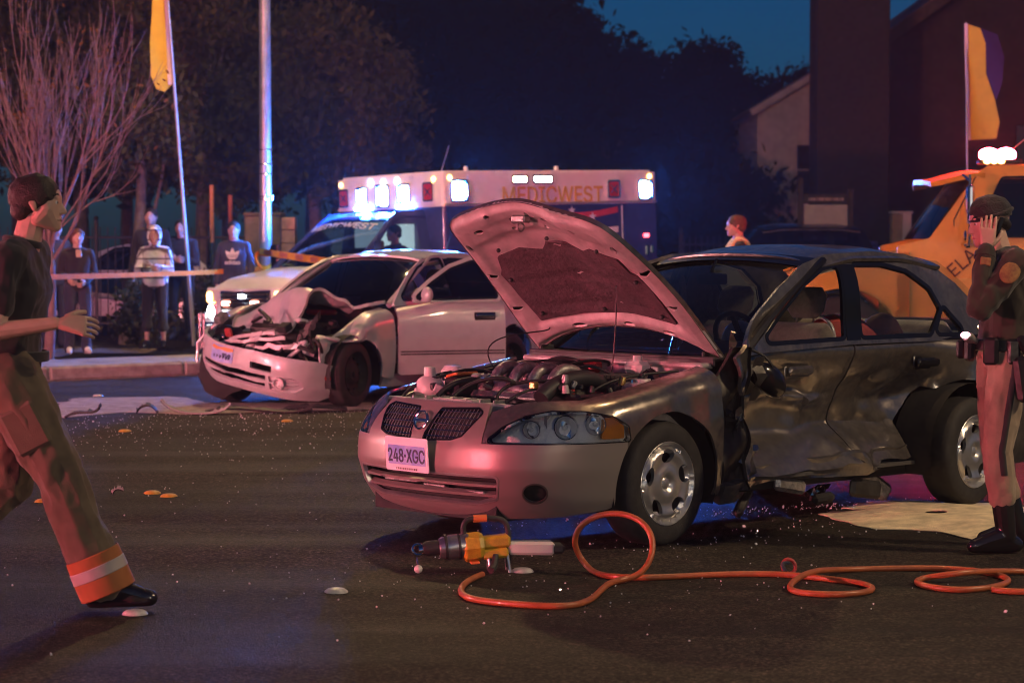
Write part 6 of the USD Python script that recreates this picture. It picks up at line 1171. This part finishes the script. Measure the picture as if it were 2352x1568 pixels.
# banners
def banner(label, foot, top, Y, sail, mats, zf, pole=.014):
    p0, p1 = pix(*foot, Y), pix(*top, Y); p0[2] = zf; T = thing('feather_banner', label, 'banner', tuple(p0)); d = p1 - p0; part(T, 'pole', tube([(0, 0, 0), tuple(d * .5), tuple(d)], [pole * 1.3, pole * .7], 8, 4), 'pale_metal', 50)
    for outl, m, off in sail:
        Q = np.array([pix(x, y, Y) - p0 for x, y in outl]); P = Polygon(Q[:, [0, 2]]).buffer(0)
        part(T, 'sail' if m == mats[0] else 'sail_panel', panel(P, lambda x, z: np.stack([x, off + .05 * np.sin(z * 2.2 + x * 5) + 0 * x, z], -1), .09, .006, closed=True), m, 60)
    return T
banner('tall yellow feather banner on a leaning white pole', (446, 786), (378, -90), 30.0, [([(352, -90), (345, 100), (348, 175), (360, 205), (380, 212), (394, 195), (388, 60), (380, -90)], 'banner_yellow', .0), ([(372, -90), (380, 60), (387, 195), (396, 195), (390, 60), (380, -90)], 'banner_edge', -.012)], ['banner_yellow'], .14, .022)
banner('feather banner in yellow and purple above the tow truck', (2226, 700), (2219, 52), 33.0, [([(2218, 55), (2250, 66), (2262, 100), (2264, 170), (2285, 230), (2296, 280), (2290, 318), (2226, 322)], 'banner_yellow', 0), ([(2250, 66), (2290, 80), (2305, 130), (2300, 190), (2287, 232), (2266, 172), (2262, 100)], 'banner_purple', -.008), ([(2214, 55), (2222, 55), (2230, 322), (2224, 322)], 'banner_edge', -.012)], ['banner_yellow'], 0.0)
for px, y0, y1, lab in ((488, 425, 640, 'orange topped tree stake beside the young man in navy'), (531, 448, 640, 'short orange stake behind the head of the young man in navy')):
    Y = 33.0; p0, p1 = pix(px, 800, Y), pix(px - 2, y0, Y); p0[2] = .15; T = thing('tree_stake', lab, 'stake', tuple(p0)); d = p1 - p0; part(T, 'shaft', rod((0, 0, 0), tuple(d * .62), .030, 8), 'stake_green'); part(T, 'painted_top', rod(tuple(d * .62), tuple(d), .032, 8), 'stake_orange')
# caution tape
def tape(label, pts, w, m, marks=0, mm='tape_mark', twist=()):
    P = spline(np.array(pts, float), 14); n = len(P); a = np.interp(np.arange(n), [0, *[int(q[0] * n) for q in twist], n - 1], [0.1, *[q[1] for q in twist], .15]) if twist else np.full(n, .1)
    d = np.stack([0 * a, np.sin(a), np.cos(a)], -1) * w / 2; V = np.vstack([P + d, P - d]); F = [f for i in range(n - 1) for f in ((i, i + 1, n + i), (i + 1, n + i + 1, n + i))]
    T = thing('caution_tape', label, 'tape', (0, 0, 0)); rb = part(T, 'ribbon', tm(V, F), m, True)
    for k in range(marks):
        i0 = int((k + .25) / marks * (n - 1)); i1 = int((k + .8) / marks * (n - 1)); ii = np.arange(i0, i1 + 1); o = np.array([0, -.004, 0]); k_ = len(ii)
        if k_ > 1: part(rb, 'printed_block', tm(np.vstack([P[ii] + d[ii] * .72 + o, P[ii] - d[ii] * .72 + o]), [f for i in range(k_ - 1) for f in ((i, i + 1, k_ + i), (i + 1, k_ + i + 1, k_ + i))]), mm, True)
    return T
tape('orange caution tape stretched from the pole past the bystanders', [pix(600, 617, 30.4), pix(500, 624, 29.4), pix(350, 630, 28.0), pix(115, 636, 25.6), pix(-150, 641, 23.6)], .062, 'tape_orange')
tape('yellow caution tape running from the pole to the silver saloon', [pix(596, 577, 30.38), pix(640, 584, 29.6), pix(720, 596, 26.6), pix(800, 610, 23.6), pix(850, 620, 22.6)], .085, 'tape_yellow', 7)
T = thing('caution_tape', 'loop of caution tape knotted round the street lamp pole', 'tape', (PX, PY, 0)); w = np.linspace(0, 2 * PI, 20)
part(T, 'upper_wrap', tm(*(lambda P: (np.vstack([P + [0, 0, .045], P - [0, 0, .045]]), [f for i in range(19) for f in ((i, i + 1, 20 + i), (i + 1, 21 + i, 20 + i))]))(np.stack([.094 * np.cos(w), .094 * np.sin(w), 1.40 - .05 * np.sin(w / 2) - .02 * np.cos(w)], -1))), 'tape_orange', True)
part(T, 'lower_wrap', tm(*(lambda P: (np.vstack([P + [0, 0, .055], P - [0, 0, .045]]), [f for i in range(19) for f in ((i, i + 1, 20 + i), (i + 1, 21 + i, 20 + i))]))(np.stack([.096 * np.cos(w), .096 * np.sin(w), 1.17 + .03 * np.cos(w * 2)], -1))), 'tape_yellow', True)
part(T, 'loose_end', tube([(-.10, -.02, 1.38), (-.13, -.06, 1.30), (-.10, -.10, 1.22), (-.04, -.10, 1.15)], [.02, .028, .02], 6, 5), 'tape_orange')
# fences
def fence(label, p0, p1, h, z, every=.115):
    p0, p1 = np.array(p0), np.array(p1); L = np.linalg.norm(p1 - p0); a = math.degrees(math.atan2(*(p1 - p0)[::-1])); T = thing('iron_fence', label, 'fence', (*p0, z), a)
    for zz in (.14, h - .16): part(T, 'rail', cbox(L, .03, .035, (L / 2, 0, zz), .006), 'fence_black', False)
    pk = cbox(.018, .018, h, b=.004)
    for k in range(int(L / every)): part(T, 'picket', mv(pk, ((k + .5) * every, 0, h / 2)), 'fence_black', False)
    for k in range(int(L / 2.3) + 1): part(T, 'fence_post', join(cbox(.06, .06, h + .1, (k * 2.3, 0, h / 2 + .05), .01), ball(.04, (k * 2.3, 0, h + .13), sub=1)), 'fence_black')
fence('black iron picket fence behind the bystanders', (-8.6, 34.2), (-3.4, 34.6), 1.60, .15)
fence('black iron picket fence in front of the beige house', (3.2, 43.0), (6.2, 43.2), 1.6, .05)
# cabinet, sign, pedestal
Y = 34.5; x0, x1, x2 = at(562, Y), at(644, Y), at(678, Y); T = thing('utility_cabinet', 'tan utility cabinet behind the street lamp pole', 'cabinet', (x0, Y, .1)); part(T, 'body', cbox(x1 - x0, .7, 1.82, ((x1 - x0) / 2, .35, .91), .02), 'cabinet_tan'); part(T, 'door', cbox(x1 - x0 - .08, .02, 1.6, ((x1 - x0) / 2, -.012, .92), .008), 'cabinet_tan'); part(T, 'lid', cbox(x1 - x0 + .04, .76, .05, ((x1 - x0) / 2, .35, 1.845), .015), 'cabinet_tan')
T = thing('block_pier', 'pale block pier right of the street lamp pole', 'pier', (x1 + .01, Y, .1))
for k in range(9): part(T, 'block', cbox(x2 - x1 - .01, .3, .192, ((x2 - x1) / 2, .15, .1 + .2 * k), .012), 'cabinet_pale', False)
Y = 38.0; T = thing('notice_sign', 'pale notice board in a dark timber frame by the chimney stack', 'sign', (at(1895, Y), Y, 0)); w = at(1946, Y) - at(1845, Y); zb, zt = pix(0, 552, Y)[2], pix(0, 470, Y)[2]
part(T, 'board', cbox(w, .05, zt - zb, (0, 0, (zb + zt) / 2), .012), 'sign_face')
for s, hh in ((-1, zt + .40), (1, zt + .22)): part(T, 'post', join(cbox(.09, .09, hh, (s * (w / 2 + .05), 0, hh / 2), .01), mv(cbox(.11, .11, .06, b=.03), (s * (w / 2 + .05), 0, hh + .02))), 'wood_dark')
part(T, 'header', cbox(w + .02, .06, .16, (0, 0, zt + .10), .012), 'wood_dark')
hl = part(T, 'header_lettering', orient(join(*[box(0.034 * (.6 + .4 * (q % 3 > 0)), 0.05, 0.004, ((q - 6.5) * 0.043, 0, 0.002)) for q in range(14)]), [(1, 0, 0), (0, 0, 1), (0, -1, 0)], (0, -.034, zt + .09)), 'cabinet_pale', False)
Y = 40.0; T = thing('utility_pedestal', 'pale metal utility box left of the tow truck bonnet', 'cabinet', (at(2068, Y), Y, 0)); part(T, 'left_door', cbox(.18, .3, 2.02, (-.09, 0, 1.01), .01), 'cabinet_tan'); part(T, 'right_door', cbox(.16, .3, 2.03, (.082, -.01, 1.015), .01), 'pale_metal'); part(T, 'top', cbox(.38, .34, .04, (0, 0, 2.05), .01), 'pale_metal')
# parked cars
parked('parked_car', 'white car parked behind the iron fence on the left', 'white_paint', (at(120, 38), 38.0, .12), 172)
parked('parked_van', 'dark van parked right of the ambulance', 'gloss_black', (at(1560, 38), 38.0, 0), 185, 1.86, 1.05, True)
parked('parked_car', 'dark car with pale lit roof parked before the beige house', 'navy_paint', (at(1700, 41), 41.5, .0), 178, 1.62, 1.0)
# ---------------------------------------------------------------- on the road
pm('dot_white', (.62, .60, .55), .3, var=.25, vscale=25, coat=.3); pm('dot_yellow', (.62, .36, .05), .3, var=.25, vscale=25, coat=.3); pm('sand', (.72, .60, .40), .95, var=.3, vscale=9, bump=.6, bscale=120); pm('sand_pale', (.42, .34, .30), .95, var=.35, vscale=7, bump=.5, bscale=100)
pm('shard', (.85, .86, .86), .06, coat=1.0, spec=1.0); pm('debris_dark', (.035, .028, .03), .6, var=.3); pm('debris_silver', (.4, .36, .36), .5, var=.3)
dot = lathe([(.001, .019), (.02, .0185), (.036, .015), (.047, .008), (.052, 0)], 24)
for px, py, c, lab in ((310, 1408, 'white', 'nearest white lane dot by the boot of the walking person'), (772, 1358, 'white', 'white lane dot alone in the left foreground'), (1200, 1311, 'white', 'white lane dot beside the yellow rescue tool'), (100, 1151, 'yellow', 'yellow lane dot left of the walking person'), (350, 1132, 'yellow', 'left of a pair of yellow lane dots'), (388, 1139, 'yellow', 'right of a pair of yellow lane dots'), (287, 990, 'yellow', 'yellow lane dot near the curved bumper scrap'), (660, 967, 'yellow', 'farthest yellow lane dot below the silver saloon'), (225, 909, 'white', 'far white lane dot near the kerb')):
    p = gnd(px, py, .004); T = thing('lane_marker', lab, 'road marker', (p[0], p[1], .002), float(rng.uniform(0, 90)), group='round markers set on the road'); part(T, 'dome', dot, 'dot_' + c, 60)
    if rng.random() < .7: part(T, 'glue_pad', mv(lathe([(.001, .003), (.058, .002), (.062, 0)], 14), (.012, .008, 0)), 'soot')
def spill(name, label, outl, mat, h=.015, seed=0, holes=(), cell=.05):
    P = Polygon([gnd(x, y)[:2] for x, y in outl]).buffer(.12, 6).buffer(-.12, 6); H = [ellipse(a, b, gnd(x, y)[:2], rot) for x, y, a, b, rot in holes]
    nf = lambda x, y: meshkit.fbm(np.stack([x * 4, y * 4, 0 * x + seed], -1), 3, seed)
    def lift(x, y):
        d = shapely.distance(shapely.points(x, y), P.exterior); return np.stack([x, y, .005 + h * ss(d, 0, .35) * (.4 + .9 * nf(x, y)) + .05 * h * np.sin(x * 9 + y * 5)], -1)
    ed = np.array(P.exterior.segmentize(.06).coords); n_ = meshkit.fbm(np.stack([ed[:, 0] * 6, ed[:, 1] * 6, 0 * ed[:, 0]], -1), 3, seed + 5) - .5; c = ed.mean(0); ed = ed + (ed - c) * (n_ * .22)[:, None]
    P2 = Polygon(ed).buffer(0); P2 = max(P2.geoms, key=lambda g: g.area) if hasattr(P2, 'geoms') else P2
    if H: P2 = P2.difference(unary_union(H))
    return solo(name, panel(P2, lift, cell, .004), mat, label, 'sand', kind='stuff', smooth=True)
spill('sand_spill', 'tan absorbent sand strewn beside the rear wheel of the taupe saloon', [(1880, 1182), (1985, 1152), (2100, 1148), (2290, 1160), (2420, 1175), (2400, 1222), (2290, 1250), (2160, 1222), (2010, 1215), (1960, 1200)], 'sand', .03, 3, [(1925, 1171, .08, .11, 20), (2150, 1187, .06, .06, 0)], .035)
spill('sand_streak', 'pinkish powder streaked over the road before the silver saloon', [(120, 935), (180, 914), (420, 912), (470, 925), (840, 925), (860, 940), (420, 952), (300, 946), (160, 958), (90, 950)], 'sand_pale', .008, 7, (), .10)
def shards():
    r = np.random.default_rng(17); P = []
    def field(n, c, s, rot=0.0):
        q = r.normal(0, 1, (n, 2)) * s; a = math.radians(rot); P.append(np.array(c[:2]) + q @ np.array([[math.cos(a), math.sin(a)], [-math.sin(a), math.cos(a)]]))
    field(420, gnd(360, 985), (1.2, 1.6), 35); field(260, gnd(620, 985), (1.6, 1.0), 35); field(130, gnd(640, 1120), (1.5, 1.2)); field(160, gnd(1780, 1225), (1.0, .25), 30); field(90, gnd(1450, 1345), (.9, .5)); field(300, gnd(1850, 1168), (.9, .10), 25); field(500, gnd(760, 945), (1.3, .5), 30); field(60, gnd(500, 1330), (1.2, .8))
    P = np.vstack(P); k = len(P); base = trimesh.creation.icosahedron(); bv, bf = np.array(base.vertices), np.array(base.faces)[::1]
    s = r.uniform(.0016, .0048, (k, 1, 1)) * (1 + 1.0 * (r.random((k, 1, 1)) < .06)); J = bv[None] * s * r.uniform(.5, 1.3, (k, 12, 3)); V = J + np.c_[P, np.full(k, .005)][:, None]
    return tm(V.reshape(-1, 3), (bf[None] + 12 * np.arange(k)[:, None, None]).reshape(-1, 3))
solo('glass_fragments', shards(), 'shard', 'crumbs of broken glass scattered over the road', 'glass', kind='stuff', smooth=False)
def scrap(name, label, px, py, pts, w, mat, seed, rz=0, z=.0, th=.012):
    r = np.random.default_rng(seed); P = spline(np.array(pts, float), 6); n = len(P); W = np.stack([0 * P[:, 0], np.interp(np.linspace(0, 1, n), [0, .5, 1], [w * .6, w, w * .7]), 0 * P[:, 0]], -1); R_ = np.stack([r.normal(0, .006, n), r.normal(0, .01, n), np.abs(r.normal(0, .012, n))], -1)
    top = np.vstack([P, P + W + R_]); V = np.vstack([top, top - np.array([0, 0, th])]); m = 2 * n; F = []
    for i in range(n - 1): F += [(i, i + 1, n + i), (i + 1, n + i + 1, n + i), (m + i, m + n + i, m + i + 1), (m + i + 1, m + n + i, m + n + i + 1), (i, m + i, i + 1), (i + 1, m + i, m + i + 1), (n + i, n + i + 1, m + n + i), (n + i + 1, m + n + i + 1, m + n + i)]
    g = gnd(px, py); T = thing(name, label, 'debris', (g[0], g[1], z), rz); part(T, 'shell', tm(V, F), mat, 25); part(T, 'inner_rib', tube(P + W * .5 - np.array([0, 0, th]), .008, 5), 'soot'); return T
scrap('bumper_scrap', 'curved piece of torn bumper lying left of the silver saloon', 450, 953, [(-.30, 0, .14), (-.18, 0, .05), (.0, 0, .02), (.18, 0, .03), (.30, 0, .10)], .16, 'debris_silver', 1, 8)
scrap('trim_scrap', 'long strip of dark trim under the silver bumper', 590, 950, [(-.45, 0, .02), (-.15, 0, .05), (.2, 0, .02), (.48, 0, .05)], .10, 'debris_dark', 2, 5)
scrap('lamp_scrap', 'small dark humped fragment left of the curved bumper piece', 336, 950, [(-.09, 0, .015), (-.03, 0, .075), (.04, 0, .07), (.09, 0, .015)], .10, 'debris_dark', 3)
scrap('plastic_scrap', 'dark broken plastic next to the walking person', 190, 962, [(-.16, 0, .02), (-.03, 0, .06), (.09, 0, .07), (.14, 0, .12)], .10, 'debris_dark', 4, -6)
scrap('shell_scrap', 'small pale curled fragment beside the pair of yellow dots', 272, 1136, [(-.035, 0, .01), (-.02, 0, .035), (.0, 0, .04), (.03, 0, .03)], .03, 'debris_silver', 5, 10, th=.005)
scrap('floor_scrap', 'dark strip of torn plastic by the silver front wheel', 720, 946, [(-.3, 0, .02), (0, 0, .05), (.3, 0, .02)], .12, 'debris_dark', 8, 12)
r7 = np.random.default_rng(70)
for k, (px, py) in enumerate(((1868, 1135), (1880, 1128))):
    g = gnd(px, py + 12); T = thing('foil_scrap', ['crumpled shiny foil scrap under the crushed sill', 'smaller shiny foil scrap right beside the first'][k], 'debris', (g[0], g[1], .03)); m = trimesh.creation.icosphere(1, .05 - .012 * k); m.vertices = m.vertices * r7.uniform(.5, 1.3, (len(m.vertices), 1)); part(T, 'foil', m, 'chrome', False); part(T, 'flap', mv(cbox(.06, .004, .04, b=.001), (.04, 0, .03), rz=30, rx=40), 'chrome')
# hydraulic rescue tool
def tool():
    g = gnd(1105, 1312); T = thing('rescue_tool', 'yellow and steel hydraulic rescue spreader with carrying handle', 'rescue tool', (g[0], g[1], 0), 8)
    ax = lambda m, x, z=.115: mv(m, (x, 0, z), ry=-5)
    part(T, 'pump_body', ax(lathe([(.001, .02), (.055, .02), (.066, .0), (.066, -.06), (.05, -.075), (.001, -.075)], 8, 'x'), -.01), 'tool_yellow', 25)
    part(T, 'yellow_housing', join(ax(cbox(.15, .085, .055, b=.012), .055, .135), ax(cbox(.12, .09, .045, b=.01), .06, .085)), 'tool_yellow')
    cy = part(T, 'steel_cylinder', ax(lathe([(.001, .075), (.048, .075), (.055, .06), (.056, -.02), (.050, -.035), (.050, -.055), (.042, -.07), (.001, -.07)], 26, 'x'), -.12), 'tool_steel', 35)
    for x in (-.16, -.10): part(cy, 'ring_groove', ax(lathe([(.057, -.006), (.0585, 0), (.057, .006)], 26, 'x'), x), 'tool_black')
    part(T, 'control_grip', ax(lathe([(.001, .05), (.030, .045), (.034, .02), (.034, -.04), (.022, -.06), (.001, -.06)], 18, 'x'), -.205, .112), 'tool_black', 40)
    part(T, 'coupling', join(ax(lathe([(.001, .03), (.022, .03), (.024, -.02), (.001, -.02)], 16, 'x'), -.262, .105), mv(trimesh.creation.torus(.024, .007, 18, 8), (-.285, -.01, .105), rx=80)), 'chrome', 40)
    part(T, 'cap_chain', tube([(-.285, -.01, .08), (-.29, -.015, .055), (-.285, -.02, .035)], .004, 5, 4), 'chrome'); part(T, 'dust_cap', ball(.019, (-.285, -.02, .020)), 'bottle_white')
    hd = part(T, 'carrying_handle', tube([(-.075, 0, .15), (-.078, 0, .215), (-.05, 0, .238), (.05, 0, .24), (.105, 0, .225), (.125, 0, .16), (.125, 0, .02)], .0125, 10, 5), 'tool_black', True); part(hd, 'orange_grip', tube([(-.035, 0, .239), (.025, 0, .241)], .017, 12), 'grip_orange')
    for y in (.028, -.028): part(T, 'spreader_arm', mv(cbox(.21, .03, .060, b=.012), (.225, y, .105), rz=4 * np.sign(y), ry=1), 'bottle_white' if y < 0 else 'tool_steel')
    for y in (.03, -.03): part(T, 'arm_tip', mv(cbox(.06, .028, .045, b=.014), (.345, y * 1.1, .100)), 'tool_black')
    for x in (.03, .115):
        for y in (.03, -.03): part(T, 'stand_foot', rod((x, y, .08), (x + .01, y * 1.6, .0), .008), 'tool_steel')
    part(T, 'hose_coupling', tube([(.06, -.04, .08), (.05, -.07, .04), (.03, -.10, .02)], [.014, .018], 8, 4), 'tool_black'); part(T, 'red_label', ax(cbox(.04, .09, .01, b=.003), -.03, .045), 'grip_orange')
tool()
hp = lambda px, py, z=.014: gnd(px, py, z)
path = [hp(1108, 1318), hp(1085, 1328), hp(1062, 1346), hp(1078, 1372), hp(1180, 1386), hp(1320, 1388), pix(1410, 1366, 9.72), pix(1470, 1315, 9.80), pix(1499, 1250, 9.88), pix(1470, 1196, 9.95), pix(1400, 1179, 10.02), pix(1338, 1204, 10.08), pix(1321, 1250, 10.12), pix(1343, 1293, 10.12), hp(1400, 1322), hp(1500, 1325), hp(1640, 1319), hp(1790, 1318), hp(1880, 1326), hp(1970, 1338), hp(2003, 1352), hp(1950, 1363), hp(1850, 1361), hp(1815, 1345), hp(1850, 1318, .04), hp(1950, 1307), hp(2100, 1304), hp(2230, 1309), hp(2310, 1326), hp(2290, 1345), hp(2200, 1353), hp(2120, 1343), hp(2120, 1328), hp(2200, 1316, .04), hp(2350, 1312), hp(2480, 1325), hp(2470, 1352), hp(2350, 1358), hp(2280, 1353)]
path = [np.maximum(p, [-99, -99, .014]) for p in path]
T = thing('hydraulic_hose', 'orange hydraulic hose looping across the road from the rescue tool', 'hose', (0, 0, 0)); part(T, 'hose', tube(path, .0135, 10, 8), 'hose_orange', True)
g = gnd(1812, 1318); part(T, 'strap', mv(trimesh.creation.torus(.032, .009, 16, 6), (g[0], g[1], .035), rx=75, rz=20), 'wire_red', True, 'red strap knotted round the hose'); part(T, 'strap_tail', tube([(g[0], g[1], .05), (g[0] - .03, g[1] - .02, .05), (g[0] - .02, g[1] - .05, .02)], .008, 6, 4), 'dark_denim')
# red jacket and bag on the rear bench of the taupe saloon
C0 = np.array([.204, 11.58, 0]); a_ = math.radians(223); cl = lambda x, y, z: C0 + np.array([x * math.cos(a_) - y * math.sin(a_), x * math.sin(a_) + y * math.cos(a_), z])
p = cl(-2.1, .15, .60); T = thing('red_jacket', 'bundled red jacket with pale reflective bands on the rear seat', 'jacket', tuple(p), 223)
sl = spline([(.22, .02, .34), (.10, .05, .36), (-.05, .08, .34), (-.18, .10, .28)], 6); part(T, 'sleeve', tube(sl, [.08, .11, .12, .09], 14), 'bag_red', True)
for i, m in ((3, 'reflective_tape'), (6, 'trouser_tan'), (8, 'reflective_tape')): part(T, 'reflective_band', tube(sl[i:i + 2], np.interp(i, [0, 6, 12, 18], [.08, .11, .12, .09]) + .006, 16), m, True)
part(T, 'bundle', fuse([blob(((-.1, .0, .12), .16), ((.15, 0, .12), .15)), blob(((.1, .05, .25), .1), ((-.15, .05, .22), .1))], .03, 4, .02, 9, 3), 'bag_red', True); part(T, 'hood', fuse([blob(((-.30, .10, .36), .12), ((-.36, .10, .26), .12)) - blob(((-.26, .24, .28), .10), ((-.36, .26, .24), .10))], .02, 3, .008, 9, 3), 'bag_orange', True)
# ---------------------------------------------------------------- the fire engine out of frame on the left, its lamps lit
lamp('engine_red', (1.0, .10, .16), 9800); lamp('engine_white', (1.0, .60, .62), 3300); lamp('engine_beacon', (1.0, .06, .10), 300)
def fire_engine():
    T = thing('fire_engine', 'red fire engine with lamps lit, parked left of the view', 'fire engine', (-15.6, 1.6, 0), 38)
    part(T, 'body', join(cbox(6.0, 2.4, 2.2, (-4.2, 0, 1.6), .08), cbox(2.2, 2.4, 2.0, (.0, 0, 1.5), .12)), 'red_print'); part(T, 'windscreen', cbox(.04, 2.0, .8, (1.11, 0, 2.0), .02), 'dark_glass'); part(T, 'bumper', cbox(.3, 2.4, .35, (1.25, 0, .55), .05), 'chrome')
    for y in (.9, .45, 0, -.45, -.9): b = part(T, 'beacon', cbox(.22, .36, .16, (.6, y, 2.62), .03), 'engine_beacon')
    for y in (.85, -.85): part(T, 'headlamp', cbox(.05, .26, .2, (1.13, y, .78), .03), 'engine_white')
    for y in (.45, .15, -.15, -.45): part(T, 'grille_flasher', cbox(.05, .22, .14, (1.13, y, .82), .02), 'engine_red')
    for x in (-.1, -5.2):
        for s in (1, -1): make_wheel(T, 'wheel', (x, s * 1.18, .5), s, 'plain', R=.5, W=.3)
fire_engine()
# a work light on a stand, out of frame behind the photographer
lamp('work_glow', (1.0, .76, .52), 550)
T = thing('work_light', 'work light on a tripod standing behind the photographer', 'work light', (4.2, -.6, 0), 112)
part(T, 'mast', rod((0, 0, .3), (0, 0, 2.2), .025), 'alloy'); part(T, 'lamp_housing', cbox(.14, .42, .32, (.0, 0, 2.35), .03), 'gloss_black'); part(T, 'lit_glass', cbox(.02, .36, .26, (.08, 0, 2.35), .01), 'work_glow')
for k in range(3): part(T, 'leg', rod((0, 0, .9), (.6 * math.cos(k * 2.1), .6 * math.sin(k * 2.1), .02), .016), 'alloy')
# a patrol car out of frame on the left with its roof bar flashing
lamp('patrol_red', (1.0, .36, .38), 4600)
PC = parked('patrol_car', 'patrol car with lit roof bar standing left of the view', 'gloss_black', (-10.4, 16.2, 0), 42)
bar = part(PC, 'light_bar', cbox(.26, 1.1, .05, (-1.75, 0, 1.43), .015), 'gloss_black')
for y in (-.38, -.13, .13, .38): part(bar, 'flasher', cbox(.22, .22, .11, (-1.75, y, 1.51), .025), 'patrol_red')
# ---------------------------------------------------------------- the evening air
usdkit.material(stage, M('haze_air'), {'v': ('principled_volume', {'color': (.92, .94, 1.0), 'density': .00055, 'anisotropy': .4})}, [], volume='v.volume')
solo('haze', box(330, 310, 14.2, (0, 80, 6.0)), 'haze_air', 'thin evening haze glowing round the emergency lamps', 'haze', kind='stuff', smooth=False)
